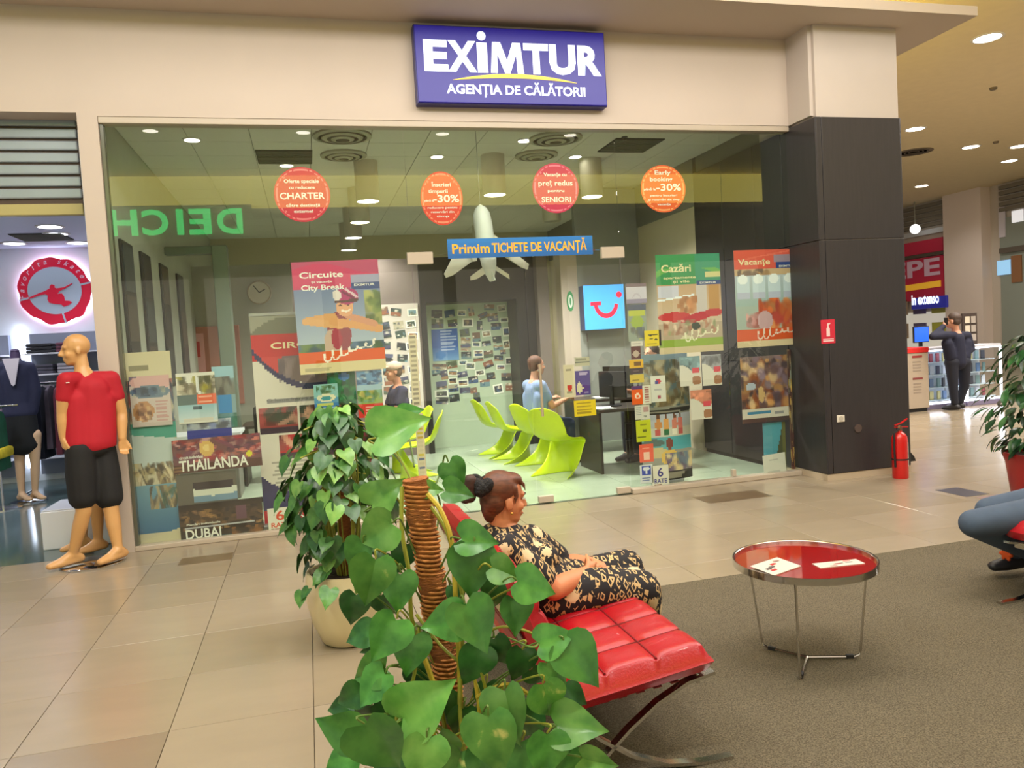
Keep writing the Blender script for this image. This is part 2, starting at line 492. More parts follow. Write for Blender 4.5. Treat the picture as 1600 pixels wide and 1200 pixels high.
# ---- carpet
def carpet_mat():
    m = M('grey_brown_carpet', (116, 104, 88), 0.95, noise=0.0, bump=0.9, bscale=260, spec=0.1)
    nt = m.node_tree; b = nt.nodes['Principled BSDF']
    tc = nt.nodes.new('ShaderNodeTexCoord')
    n1 = nt.nodes.new('ShaderNodeTexNoise'); n1.inputs['Scale'].default_value = 160; n1.inputs['Detail'].default_value = 4
    n2 = nt.nodes.new('ShaderNodeTexNoise'); n2.inputs['Scale'].default_value = 3.0; n2.inputs['Detail'].default_value = 4
    nt.links.new(tc.outputs['Object'], n1.inputs['Vector']); nt.links.new(tc.outputs['Object'], n2.inputs['Vector'])
    cr = nt.nodes.new('ShaderNodeValToRGB')
    e = cr.color_ramp.elements
    e[0].position = .3; e[0].color = (*lin((80, 73, 60)), 1); e[1].position = .72; e[1].color = (*lin((138, 127, 106)), 1)
    mr = nt.nodes.new('ShaderNodeMapRange'); mr.inputs['To Min'].default_value = .88; mr.inputs['To Max'].default_value = 1.12
    vm = nt.nodes.new('ShaderNodeVectorMath'); vm.operation = 'SCALE'
    nt.links.new(n1.outputs['Fac'], cr.inputs['Fac']); nt.links.new(n2.outputs['Fac'], mr.inputs['Value'])
    nt.links.new(cr.outputs['Color'], vm.inputs[0]); nt.links.new(mr.outputs['Result'], vm.inputs['Scale'])
    nt.links.new(vm.outputs['Vector'], b.inputs['Base Color'])
    return m
mb = MB(); mb.box(CARX0, 12.5, -3.0, CARY1, 0.0005, 0.008)
carpet = tag(mb.build('carpet', carpet_mat()), 'grey brown carpet of the seating area under the red chairs', 'carpet')
# ---- shop front wall of the agency
mb = MB()
mb.box(-1.69, 5.02, GY, GY + .22, 3.655, 5.35)
mb.box(-1.69, -1.535, GY, GY + .22, 0, 3.655)
mb.box(-7, -1.69, GY, GY + .22, 3.68, 5.35)
wf = struct(mb.build('wall_front', wall_beige, origin=(0, GY, 0)), 'beige plaster wall above the agency window')
# canopy with its cove, and ceilings
mb = MB(); mb.box(-7, 6.62, 6.38, GY, 4.53, 4.62)
struct(mb.build('ceiling_canopy', M('canopy_paint', (190, 176, 160), .75), origin=(0, 6.4, 4.53)), 'dropped beige canopy over the agency shop front')
mb = MB(); mb.box(6.02, 6.62, GY, 12.0, 4.53, 4.62); mb.box(5.5, 6.02, GY + .3, 12.0, 4.53, 4.62)
struct(mb.build('ceiling_canopy_return', M('canopy_paint'), origin=(6.2, 9, 4.53)), 'side return of the dropped canopy beside the dark pillar')
mb = MB(); mb.box(-7, 24, -4, 30, 5.35, 5.45)
struct(mb.build('ceiling', tan_ceiling, origin=(0, 0, 5.35)), 'tan ceiling of the mall corridor')
mb = MB(); mb.box(6.46, 6.52, 6.5, 12.0, 4.622, 4.65); mb.box(-6, 6.46, 6.46, 6.52, 4.622, 4.65)
struct(mb.build('trim_1', strip_yellow, origin=(6.4, 7, 4.62)), 'yellow cove light strip on top of the canopy')
# ---- pillar
PX0, PX1, PY = 5.0, 5.985, 6.74
mb = MB(); mb.box(PX0 + .02, PX1, PY + .02, GY + .6, 3.63, 4.53); mb.box(PX0 + .02, PX1 - .02, PY + .02, GY + .6, 0, 3.63)
mb.box(PX0 - 0.02, PX0 + .1, PY + .06, GY, 3.655, 4.53)
pillar = struct(mb.build('wall_pillar', white_paint, origin=(5.5, 7, 0)), 'white pillar clad in dark laminate panels at the end of the agency window')
zj = 2.42
for (x0, x1, y0, y1, z0, z1) in ((PX0, PX0 + .055, PY, PY + .03, .07, zj - .004), (PX0, PX0 + .055, PY, PY + .03, zj + .004, 3.63),
                                 (PX0 + .061, PX1, PY, PY + .03, .07, zj - .004), (PX0 + .061, PX1, PY, PY + .03, zj + .004, 3.63),
                                 (PX0 - .012, PX0 + .02, PY + .004, GY + .2, .07, zj - .004), (PX0 - .012, PX0 + .02, PY + .004, GY + .2, zj + .004, 3.63),
                                 (PX1 - .02, PX1 + .012, PY + .004, GY + .6, .07, zj - .004), (PX1 - .02, PX1 + .012, PY + .004, GY + .6, zj + .004, 3.63)):
    b = MB(); b.box(x0, x1, y0, y1, z0, z1, 0.004); b.build('cladding_panel', dark_panel, pillar)
b = MB(); b.box(PX0 - .008, PX1 + .008, PY + .008, GY + .6, 0, .066); b.build('plinth', M('plinth_beige', (190, 172, 148), .5), pillar)
b = MB(); b.prism([(0, 0), (.22, 0), (.20, .05), (.1, .16), (.03, .34), (0, .5)], frame_fn((PX1 + .012, PY + .18, .066), (1, 0, 0), (0, 0, 1)), -.4)
b.build('flared_skirt', M('dark_rubber', (32, 30, 32), .6), pillar)
# ---- dark side wall inside the glass and pale wall beyond it
mb = MB(); mb.box(PX0 + .0, PX0 + .1, GY + .16, 9.24, 0, 3.62)
wr = struct(mb.build('wall_right', M('dark_core', (38, 36, 38), .6), origin=(5.05, 8, 0)), 'dark panelled side wall inside the agency window')
for y0, y1 in ((GY + .16, 7.85), (7.856, 8.54), (8.546, 9.24)):
    for z0, z1 in ((0.05, 1.2), (1.206, 2.42), (2.426, 3.62)):
        b = MB(); b.box(PX0 - .02, PX0, y0, y1, z0, z1, .003); b.build('wall_panel', dark_panel, wr)
mb = MB(); mb.box(PX0 + .03, PX0 + .1, GY + .16, 9.24, 3.62, 3.95)
struct(mb.build('trim_12', M('grey_bulkhead', (122, 120, 112), .7), origin=(5.05, 8, 3.62)), 'grey wall above the dark panels')
mb = MB(); mb.box(PX0, PX0 + .1, 9.24, 15.5, 0, 3.21)
struct(mb.build('wall_agency_side', M('pale_wall', (204, 190, 164), .7, noise=.03), origin=(5.05, 12, 0)), 'pale side wall of the agency')
mb = MB(); mb.box(PX0 - .02, PX0 + .1, 9.24, 15.5, 3.21, 3.95)
struct(mb.build('trim_2', M('grey_bulkhead', (122, 120, 112), .7), origin=(5.05, 12, 3.2)), 'grey bulkhead above the pale side wall')
# ---- agency shell
agency_wall = M('agency_wall_greygreen', (172, 174, 160), .7, noise=.04)
mb = MB(); mb.box(-1.72, 5.02, 15.5, 15.6, 0, 3.95)
struct(mb.build('wall_back', M('agency_wall_cream', (206, 196, 160), .7), origin=(1.6, 15.5, 0)), 'cream back wall of the agency')
mb = MB(); mb.box(-1.72, -1.6, GY + .22, 15.5, 0, 3.95)
struct(mb.build('wall_left', agency_wall, origin=(-1.7, 11, 0)), 'pale green side wall of the agency')
mb = MB(); mb.box(-1.6, 5.0, GY + .1, 15.5, 3.84, 3.9)
agency_ceiling = struct(mb.build('ceiling_agency', M('ceiling_grid', (120, 122, 110), .6), origin=(1.7, 11, 3.84)), 'suspended tile ceiling of the agency')
ct = M('mineral_ceiling_tile', (210, 208, 196), .85, noise=.03, nscale=30)
b = MB(); b.box(-.297, .297, -.297, .297, -.02, .0, .003); ctm = b.mesh('ceiling_tile', ct)
for i in range(11):
    for j in range(14):
        o = bpy.data.objects.new('ceiling_tile', ctm); COL.objects.link(o); o.parent = agency_ceiling
        o.location = (-1.3 + i * .6 - 1.7, GY + .52 + j * .6 - 11, 0)
mb = MB(); mb.box(-1.6, 5.0, GY + .1, 15.5, -.1, -.009)
agency_floor = struct(mb.build('floor_agency', M('agency_joint', (120, 128, 112), .7), origin=(1.7, 11, 0)), 'pale green polished tile floor of the agency')
b = MB(); b.box(-.2985, .2985, -.2985, .2985, -.01, .0)
am = [b.mesh('floor_tile', M('agency_tile_%d' % k, c, .12, noise=.04, nscale=3)) for k, c in enumerate(((184, 198, 176), (176, 191, 168)))]
for i in range(11):
    for j in range(14):
        o = bpy.data.objects.new('floor_tile', am[random.random() < .4]); COL.objects.link(o); o.parent = agency_floor
        o.location = (-1.3 + i * .6 - 1.7, GY + .4 + j * .6 - 11, 0)
# ---- glazing
glass = glass_mat('shop_glass', (.95, .98, .95), 1.5)
def pane(n, x0, x1, z0, z1, label, name=None, y=GY + .06):
    m = MB(); m.box(x0, x1, y, y + .012, z0, z1)
    o = m.build(name or 'window_%d' % n, glass, origin=((x0 + x1) / 2, y, z0)); return struct(o, label)
w1 = pane(1, -1.525, .985, .042, 3.6, 'large fixed glass pane left of the agency door')
w2 = pane(2, .99, 3.055, 2.445, 3.6, 'glass transom above the agency door')
w3 = pane(3, 3.06, 4.205, .05, 3.6, 'fixed glass pane right of the agency door')
w4 = pane(4, 4.21, 4.985, .05, 3.6, 'fixed glass pane beside the dark pillar')
d1 = pane(1, .995, 2.065, .012, 2.435, 'left leaf of the glass double door', 'door_1')
d2 = pane(2, 2.075, 3.045, .012, 2.435, 'right leaf of the glass double door', 'door_2')
b = MB(); b.box(-1.535, 4.99, GY + .005, GY + .13, 3.6, 3.655, .006)
struct(b.build('trim_3', frame_beige), 'beige head rail of the shop glazing')
b = MB(); b.box(-1.535, .985, GY + .0, GY + .12, 0, .042, .006)
struct(b.build('trim_4', frame_beige), 'beige sill rail under the left glass pane')
b = MB(); b.box(3.05, 4.985, GY + .0, GY + .12, 0, .05, .006)
struct(b.build('trim_5', frame_beige), 'beige sill rail under the right glass panes')
b = MB(); b.box(-1.533, -1.505, GY + .03, GY + .11, .042, 3.6)
struct(b.build('trim_6', M('green_glass_edge', (96, 96, 82), .2)), 'green edge of the glazing at the left jamb')
def patch(par, x0, x1, z0, z1):
    b = MB(); b.box(x0, x1, GY + .04, GY + .092, z0, z1, .004); b.build('patch_fitting', frame_beige, par)
patch(w2, .95, 1.19, 2.36, 2.47); patch(w2, 2.86, 3.10, 2.36, 2.47); patch(d1, .99, 1.16, .012, .075); patch(d2, 2.078, 2.23, .012, .075); patch(d2, 2.9, 3.04, .012, .075); patch(w4, 4.19, 4.23, .06, .13)
for par, hx in ((d2, 2.15),):
    b = MB(); b.tube([(hx, GY + .0, .86), (hx, GY + .0, 1.36)], .013, 10)
    for z in (.92, 1.30): b.tube([(hx, GY + .0, z), (hx, GY + .07, z)], .009, 8)
    b.build('door_handle', M('brushed_handle', (196, 178, 150), .35, metal=.4), par, smooth=True)
# ---- opposite side of the hall (seen as a reflection in the glass)
mb = MB(); mb.box(-9, 14, -3.4, -3.2, 0, 5.35)
struct(mb.build('wall_opposite', M('opposite_wall', (176, 164, 146), .8), origin=(2, -3.3, 0)), 'shop fronts across the hall')
mb = MB(); mb.box(-.9, 14, -3.2, -2.66, 4.56, 4.66)
struct(mb.build('ceiling_canopy_opposite', M('canopy_paint'), origin=(5, -3, 4.56)), 'canopy across the hall')
mb = MB(); mb.box(-9, -.9, -2.9, -2.7, 4.0, 4.75)
struct(mb.build('wall_opposite_header', M('opposite_wall'), origin=(-5, -2.8, 4)), 'header wall across the hall that carries a green sign')
fascia_glow = M('cove_fascia', (250, 228, 110), .6, emit=3.6, emit_col=(226, 212, 104))
mb = MB(); mb.box(-9, -.9, -2.74, -2.68, 4.76, 5.33); mb.box(-.9, 14, -2.70, -2.64, 4.67, 5.33)
struct(mb.build('trim_7', fascia_glow, origin=(2, -2.7, 4.7)), 'yellow glowing cove across the hall')
glow = M('fill_panel_glow', (250, 244, 232), .5, emit=.38, emit_col=(255, 246, 232))  # glowing panels added to throw frontal light on the agency front
for k in range(7):
    b = MB(); b.box(-7.4 + k * 2.7, -5.0 + k * 2.7, -3.2, -3.17, .35, 3.3)
    struct(b.build('window_%d' % (5 + k), glow), 'added glowing fill panel across the hall')
# ---- skate shop shell
skate_white = M('skate_shop_white', (226, 230, 240), .5)
mb = MB(); mb.box(-7, -1.75, 12.5, 12.6, 0, 3.35)
struct(mb.build('wall_skate_back', skate_white, origin=(-4, 12.5, 0)), 'white back wall of the clothes shop')
mb = MB(); mb.box(-1.745, -1.725, GY + .22, 12.5, 0, 3.6); mb.box(-7.1, -7, GY, 12.5, 0, 3.6)
struct(mb.build('wall_skate_side', skate_white, origin=(-1.8, 10, 0)), 'white side wall of the clothes shop')
mb = MB(); mb.box(-7, -1.75, GY + .4, 12.5, 3.32, 3.42)
struct(mb.build('ceiling_skate', M('skate_ceiling', (206, 208, 226), .6), origin=(-4, 10, 3.32)), 'white ceiling of the clothes shop')
mb = MB(); mb.box(-7, -1.69, GY + .03, 12.5, -.1, 0.001)
struct(mb.build('floor_skate', M('dark_teal_floor', (78, 96, 96), .12, noise=.05), origin=(-4, 10, 0)), 'dark glossy floor of the clothes shop')
# ================================================================== LIGHT FITTINGS
chrome_ring = M('light_ring', (226, 222, 214), .35)
lens_w = M('lamp_lens', (255, 250, 240), .4, emit=14.0, emit_col=(255, 247, 232))
lens_c = M('lamp_lens_cool', (245, 248, 255), .4, emit=12.0, emit_col=(240, 246, 255))
pend_body = M('pendant_body', (206, 200, 180), .5, noise=.02)
def spot(par, loc, power, color=(1, .96, .88), ang=140, r=.1):
    d = bpy.data.lights.new('lamp', 'SPOT'); d.energy = power; d.color = color; d.spot_size = math.radians(ang); d.spot_blend = .6; d.shadow_soft_size = r
    o = bpy.data.objects.new('lamp', d); COL.objects.link(o); o.parent = par; o.location = loc
    return o
def pendant(x, y, z, label, power=70, lit=True):
    t = thing('pendant_light', (x, y, z), label, 'ceiling light', 'white cylinder lights in the agency')
    b = MB(); b.lathe([(.001, .5), (.13, .5), (.14, .49), (.14, .02), (.135, 0), (.128, 0), (.128, .03), (.001, .03)], (0, 0, 0), 28); b.build('housing', pend_body, t, True, True)
    b = MB(); b.lathe([(.001, .006), (.127, .006), (.127, .012), (.001, .012)], (0, 0, 0), 28); b.build('diffuser', lens_w if lit else M('lamp_off', (150, 150, 132), .5), t, True, True)
    if lit: spot(t, (0, 0, -.03), power)
pl = ((.825, 9.43, 'nearest white cylinder light in the row above the bike poster'), (.83, 10.97, 'second white cylinder light from the window, above the bike poster'),
      (.825, 12.45, 'third white cylinder light from the window, above the bike poster'), (.828, 13.95, 'farthest and smallest lit cylinder light of the row above the bike poster'),
      (2.296, 9.11, 'white cylinder light hanging above the nose of the model airplane'), (3.604, 9.3, 'white cylinder light between the pink and the orange round stickers'),
      (3.32, 14.5, 'small far cylinder light right of the model airplane'))
for x, y, lb in pl: pendant(x, y, 3.35, lb, 340 if y < 10 else 240 if y < 12 else 190)
pendant(3.68, 11.2, 3.35, 'unlit cylinder light hanging below the pink seniors sticker', lit=False)
def downlight(x, y, z, r, label, group, mat=lens_w, power=0, cat='ceiling light'):
    t = thing('downlight', (x, y, z), label, cat, group)
    b = MB(); b.lathe([(r * 1.22, 0), (r * 1.22, -.008), (r, -.012), (r, 0)], (0, 0, 0), 24); b.build('ring', chrome_ring, t, True, True)
    b = MB(); b.lathe([(.001, -.004), (r, -.004), (r, -.002), (.001, -.002)], (0, 0, 0), 24); b.build('lens', mat, t, True, True)
    if power: spot(t, (0, 0, -.03), power)
for px, py, lb in ((1543, 60, 'largest round downlight in the tan ceiling, nearest the canopy corner'), (1430, 202, 'round downlight in the tan ceiling just right of the dark pillar top'), (1517, 230, 'middle downlight of the three in a cluster on the tan ceiling'),
                   (1577, 252, 'lowest downlight of the cluster near the right edge of the tan ceiling'), (1592, 229, 'downlight at the right edge of the tan ceiling'), (1440, 291, 'smallest downlight on the tan ceiling, lowest and beside the pillar')):
    p = at(px, py, Z=5.34); downlight(p.x, p.y, 5.35, .17, lb, 'downlights in the tan ceiling', lens_w, 160)
for px, py, lb in ((78, 355, 'nearest round downlight in the clothes shop ceiling'), (22, 381, 'round downlight at the left edge of the clothes shop ceiling'), (122, 380, 'round downlight in the clothes shop ceiling beside the white jamb')):
    p = at(px, py, Z=3.31); downlight(p.x, p.y, 3.32, .13, lb, 'downlights in the clothes shop', lens_c)
for x, y, pw, lb in ((-3.2, 9.0, 130, 'behind the shutter beside the white side wall'), (-4.4, 9.2, 130, 'behind the shutter, far from the side wall'), (-3.0, 11.2, 110, 'above the clothes rail'), (-4.6, 11.0, 110, 'left of the clothes rail')):
    t = tag(thing('downlight', (x, y, 3.32), 'round downlight in the clothes shop ceiling ' + lb, 'ceiling light', 'front downlights in the clothes shop'))
    b = MB(); b.lathe([(.16, 0), (.16, -.008), (.13, -.012), (.13, 0)], (0, 0, 0), 24); b.build('ring', chrome_ring, t, True, True)
    b = MB(); b.lathe([(.001, -.004), (.13, -.004), (.13, -.002), (.001, -.002)], (0, 0, 0), 24); b.build('lens', lens_c, t, True, True)
    spot(t, (0, 0, -.03), pw, (.88, .92, 1.0))
for x, y, lb in ((-2.2, .6, 'leftmost added fill downlight in the hall ceiling over the camera'), (0.2, .6, 'second added fill downlight in the hall ceiling over the camera'), (2.6, .6, 'third added fill downlight in the hall ceiling over the camera'), (5.0, .6, 'rightmost added fill downlight in the hall ceiling over the camera')):
    downlight(x, y, 5.35, .12, lb, 'added fill downlights in the hall ceiling', lens_w, 260)  # out-of-view lamps added to light the nearest plants from the camera side
p = at(1428, 238, Z=5.34)
t = thing('ceiling_speaker', (p.x, p.y, 5.35), 'round grey ceiling grille in the tan ceiling beside the pillar', 'vent')
b = MB(); b.lathe([(.40, 0), (.40, -.015), (.36, -.02), (.36, -.006), (.001, -.006)], (0, 0, 0), 28); b.build('frame', M('grille_grey', (120, 108, 92), .6), t, True, True)
for k in range(3):
    b = MB(); r = .09 + .09 * k; b.lathe([(r, -.006), (r, -.014), (r + .03, -.014), (r + .03, -.006)], (0, 0, 0), 28); b.build('grille_ring', M('grille_dark', (86, 76, 64), .6), t, True, True)
# smoke detectors of the tan ceiling
for px, py, lb in ((1552, 138, 'dark little smoke detector on the tan ceiling below the largest downlight'), (1556, 222, 'small dark smoke detector in the downlight cluster of the tan ceiling')):
    p = at(px, py, Z=5.34); b = MB(); b.lathe([(.001, 0), (.06, 0), (.06, -.02), (.045, -.04), (.001, -.045)], tuple((p.x, p.y, 5.35)), 18); tag(b.build('smoke_detector', M('detector_grey', (112, 98, 78), .5), smooth=True), lb, 'smoke detector')
# agency ceiling fittings
for k, (px, py, r, lb) in enumerate(((535, 213, .3, 'round ceiling vent above the red charter sticker'), (868, 217, .3, 'round ceiling vent above the pink seniors sticker'), (537, 243, .26, 'smaller round ceiling vent behind the red charter sticker'), (838, 243, .26, 'smaller round ceiling vent left of the seniors sticker'))):
    p = at(px, py, Z=3.81)
    t = thing('ceiling_vent', (p.x, p.y, 3.82), lb, 'vent', 'round vents in the agency ceiling')
    for q in range(3):
        b = MB(); rr = r * (1 - .3 * q); b.lathe([(rr, 0), (rr, -.02 - .012 * q), (rr - .05, -.03 - .012 * q), (rr - .05, 0)], (0, 0, 0), 26); b.build('vent_cone', M('vent_paint', (160, 156, 138), .6), t, True, True)
for px, py, lb in ((445, 246, 'dark square ceiling grille in the left of the agency'), (985, 228, 'dark square ceiling grille in the right of the agency')):
    p = at(px, py, Z=3.81)
    t = thing('ceiling_grille', (p.x, p.y, 3.82), lb, 'vent', 'square grilles in the agency ceiling')
    b = MB(); b.box(-.3, .3, -.3, .3, -.012, 0); b.build('backing', M('grille_black', (50, 52, 44), .7), t, local=True)
    for q in range(9):
        b = MB(); y = -.26 + q * .065; b.box(-.29, .29, y, y + .02, -.02, -.012); b.build('louvre', M('louvre_grey', (96, 98, 84), .6), t, local=True)
for px, py, lb in ((500, 217, 'small sprinkler head on the agency ceiling left of a round vent'), (976, 218, 'small sprinkler head above the right ceiling grille')):
    p = at(px, py, Z=3.79); b = MB(); b.lathe([(.001, .03), (.035, .03), (.035, .02), (.012, .015), (.012, -.01), (.025, -.012), (.001, -.02)], tuple(p), 14); tag(b.build('sprinkler', M('sprinkler_metal', (90, 90, 80), .4, metal=.5), smooth=True), lb, 'sprinkler')
for px, py, lb in ((182, 250, 'round downlight in the agency ceiling beside the left jamb'), (446, 246, 'small round downlight above the charter sticker'), (300, 221, 'faint round downlight in the upper left of the agency ceiling'), (820, 222, 'small downlight above and left of the seniors sticker'), (899, 247, 'small downlight just right of the seniors sticker'), (683, 247, 'small downlight above the red thirty percent sticker')):
    p = at(px, py, Z=3.80); downlight(p.x, p.y + (.45 if px == 446 else 0), 3.82, .075, lb, 'small downlights in the agency ceiling')
p = at(66, 371, Z=3.31)
t = thing('ceiling_grille', (p.x, p.y, 3.32), 'grey square ceiling grille between the downlights of the clothes shop', 'vent')
b = MB(); b.box(-.3, .3, -.3, .3, -.012, 0); b.build('backing', M('grille_black'), t, local=True)
for q in range(9):
    b = MB(); y = -.26 + q * .065; b.box(-.29, .29, y, y + .02, -.02, -.012); b.build('louvre', M('louvre_grey'), t, local=True)
# ================================================================== AGENCY SIGN
sg_blue = M('sign_blue_acrylic', (30, 22, 112), .35, emit=.34, emit_col=(36, 24, 180))
sg_side = M('sign_blue_edge', (34, 28, 110), .35)
sg_white = M('sign_white_acrylic', (236, 242, 255), .35, emit=.5, emit_col=(215, 230, 255))
sg_yel = M('sign_yellow_acrylic', (250, 214, 40), .3, emit=.45, emit_col=(250, 208, 40))
SY = 7.03
p0 = at(645, 40, Y=SY); p1 = at(950, 163, Y=SY)
sx0, sx1, sz0, sz1 = p0.x, p1.x, 3.775, 4.47
sign = thing('agency_sign', ((sx0 + sx1) / 2, GY, sz0), 'blue backlit agency sign with white letters and a yellow arc above the shop window', 'sign')
b = MB(); b.box(sx0, sx1, SY + .012, GY, sz0, sz1, .008); b.build('sign_box', sg_side, sign)
b = MB(); b.box(sx0 + .01, sx1 - .01, SY, SY + .012, sz0 + .01, sz1 - .01, .003); b.build('sign_face', sg_blue, sign)
frS = frame_fn((0, SY, 0), (1, 0, 0), (0, 0, 1))
def sgn(cx, cy): return at(620 + cx * .225, 20 + cy * .225, Y=SY)
for ch, a0, a1, yb, yt in (('E', 192, 346, 388, 182), ('X', 356, 548, 383, 190), ('M', 652, 872, 385, 200), ('T', 884, 1046, 388, 208), ('U', 1062, 1234, 402, 212), ('R', 1258, 1412, 415, 218)):
    q0 = sgn(a0, yb); q1 = sgn(a1, yt)
    if ch == 'M':
        tv = [(u - .5, v) for u, v in ((0, 0), (.2, 0), (.22, .6), (.42, 0), (.58, 0), (.78, .6), (.8, 0), (1, 0), (.92, 1), (.68, 1), (.5, .42), (.32, 1), (.08, 1))]
        tf = [(0, 1, 2, 12), (2, 3, 10, 11), (2, 11, 12), (3, 4, 10), (4, 5, 9, 10), (5, 8, 9), (5, 6, 7, 8)]
    else: tv, tf = text_mesh(ch, 1.0, .045, 1.0)
    y0 = min(v for u, v in tv); y1 = max(v for u, v in tv); zb = 4.055; zt = 4.335
    m = MB(); m.add([(q0.x + (u + .5) * (q1.x - q0.x), SY - .004, zb + (v - y0) / (y1 - y0) * (zt - zb)) for u, v in tv], tf); m.build('letter', sg_white, sign)
q0 = sgn(562, 380); q1 = sgn(622, 195)
b = MB(); b.box(q0.x, q1.x, SY - .004, SY, 4.055, 4.325); b.build('letter', sg_white, sign)
b = MB(); c0 = sgn(584, 152); b.prism([(.042 * math.cos(k * PI / 12), .042 * math.sin(k * PI / 12)) for k in range(24)], frame_fn((c0.x, SY, 4.385), (1, 0, 0), (0, 0, 1)), .004); b.build('letter_dot', sg_white, sign)
aL = sgn(388, 440); aR = sgn(1250, 462); b = MB(); top = []; bot = []
for k in range(21):
    t = k / 20; x = aL.x + (aR.x - aL.x) * t; top.append((x, 3.985 + .085 * 4 * t * (1 - t) * .78)); bot.append((x, 3.985 + .085 * 4 * t * (1 - t) * .36 - .002))
b.prism(top + bot[::-1], frS, .005); b.build('yellow_arc', sg_yel, sign)
q0 = sgn(345, 530); q1 = sgn(1305, 490)
lettering(sign, frS, 'AGENȚIA DE CĂLĂTORII', (q0.x + q1.x) / 2, 3.865, .085, sg_white, .004, .03, q1.x - q0.x)
# ================================================================== GREEN SIGN ACROSS THE HALL (reflected in the glass)
dg_ = thing('green_sign', (-3.4, -2.69, 4.1), 'green illuminated shoe shop lettering across the hall, mirrored in the window', 'sign')
gm = M('green_neon', (60, 220, 120), .4, emit=11.0, emit_col=(24, 190, 96))
frD = frame_fn((0, -2.69, 0), (-1, 0, 0), (0, 0, 1))
for k, ch in enumerate('DEICHMANN'):
    a0 = (1.10, 1.71, 2.24, 2.52, 3.10, 3.75, 4.45, 5.1, 5.75)[k]; w = (.5, .43, .13, .5, .5, .58, .55, .5, .5)[k]
    tv, tf = text_mesh(ch, 1.0, .03, 1.0); y0 = min(v for u, v in tv); y1 = max(v for u, v in tv)
    m = MB(); m.add([frD(a0 + (u + .5) * w, 4.15 + (v - y0) / (y1 - y0) * .52, .03) for u, v in tv], tf); m.build('letter', gm, dg_)
# ================================================================== CLOTHES SHOP, LEFT
slat_m = M('shutter_slat', (150, 160, 170), .35, metal=.2, noise=.04)
gap_m = M('shutter_gap', (78, 62, 52), .6)
sh = thing('roller_shutter', (-4.3, GY + .1, 2.9), 'rolled up grey slatted shutter over the clothes shop entrance', 'shutter')
b = MB(); b.box(-6.98, -1.755, GY + .25, GY + .27, 2.98, 3.68); b.build('shutter_backing', gap_m, sh)
for k in range(7):
    z = 3.03 + k * .1; b = MB(); b.box(-6.98, -1.755, GY + .225, GY + .25, z, z + .082, .012); b.build('slat', slat_m, sh)
b = MB(); b.box(-6.98, -1.755, GY + .225, GY + .3, 2.89, 2.985, .008); b.build('bottom_bar', M('shutter_bar', (176, 164, 110), .4), sh)
# round red sign
sr = thing('round_skate_sign', (-3.40, 12.47, 2.2), 'round red sign with a jumping skater silhouette on the clothes shop wall', 'sign')
frK = frame_fn((-3.40, 12.42, 2.70), (1, 0, 0), (0, 0, 1))
red_s = M('sign_red_gloss', (200, 22, 58), .3, emit=.25, emit_col=(200, 16, 50))
grey_s = M('sign_brushed_grey', (168, 180, 196), .35, emit=.12, emit_col=(160, 175, 195))
def ring_r(a): return .47 + .012 * math.sin(7 * a + 1) + .008 * math.sin(13 * a)
out_ = [(ring_r(2 * PI * k / 72) * math.cos(2 * PI * k / 72), ring_r(2 * PI * k / 72) * math.sin(2 * PI * k / 72)) for k in range(72)]
b = MB(); b.prism(out_, frK, .03); b.build('red_ring', red_s, sr)
b = MB(); b.prism([(.345 * math.cos(2 * PI * k / 48), .335 * math.sin(2 * PI * k / 48)) for k in range(48)], frK, .036); disc_ = b.build('grey_disc', grey_s, sr)
for a in (195, 12, 283):
    a = math.radians(a); b = MB(); n_ = Vector((-math.sin(a), math.cos(a))) * .012; u = Vector((math.cos(a), math.sin(a)))
    b.prism([tuple(u * .33 + n_), tuple(u * .33 - n_), tuple(u * .475 - n_), tuple(u * .475 + n_)], frK, .034); b.build('ring_notch', grey_s, sr)
sk = [(-.34, -.09), (-.20, -.03), (-.13, -.005), (-.06, .03), (-.055, .065), (-.03, .09), (.005, .075), (.005, .04), (.03, .03), (.12, .04), (.23, .095), (.235, .085), (.13, .02), (.06, -.01), (.03, -.05), (.09, -.045), (.115, -.085), (.12, -.15), (.18, -.155), (.21, -.175), (.17, -.21), (.10, -.235), (.07, -.2), (-.02, -.19), (-.08, -.17), (-.10, -.12), (-.09, -.07), (-.12, -.045), (-.21, -.065), (-.33, -.105)]
b = MB(); b.prism(sk, frK, .05); b.build('skater_silhouette', red_s, sr)
pale_s = M('sign_pale_script', (206, 176, 196), .4, emit=.15)
for k, ch in enumerate('Favorita skate'):
    a = math.radians(192 - k * 12.6)
    if ch != ' ': lettering(sr, frK, ch, .385 * math.cos(a), .385 * math.sin(a), .075, pale_s, .034, .012, None, name='letter', shear=.3, rot=a - PI / 2)
b = MB(); b.prism([(.46 * math.cos(2 * PI * k / 40), .46 * math.sin(2 * PI * k / 40)) for k in range(40)], frame_fn((-3.40, 12.47, 2.70), (1, 0, 0), (0, 0, 1)), .012); b.build('halo_lamp', M('sign_halo', (235, 242, 255), .5, emit=8, emit_col=(220, 232, 255)), sr)
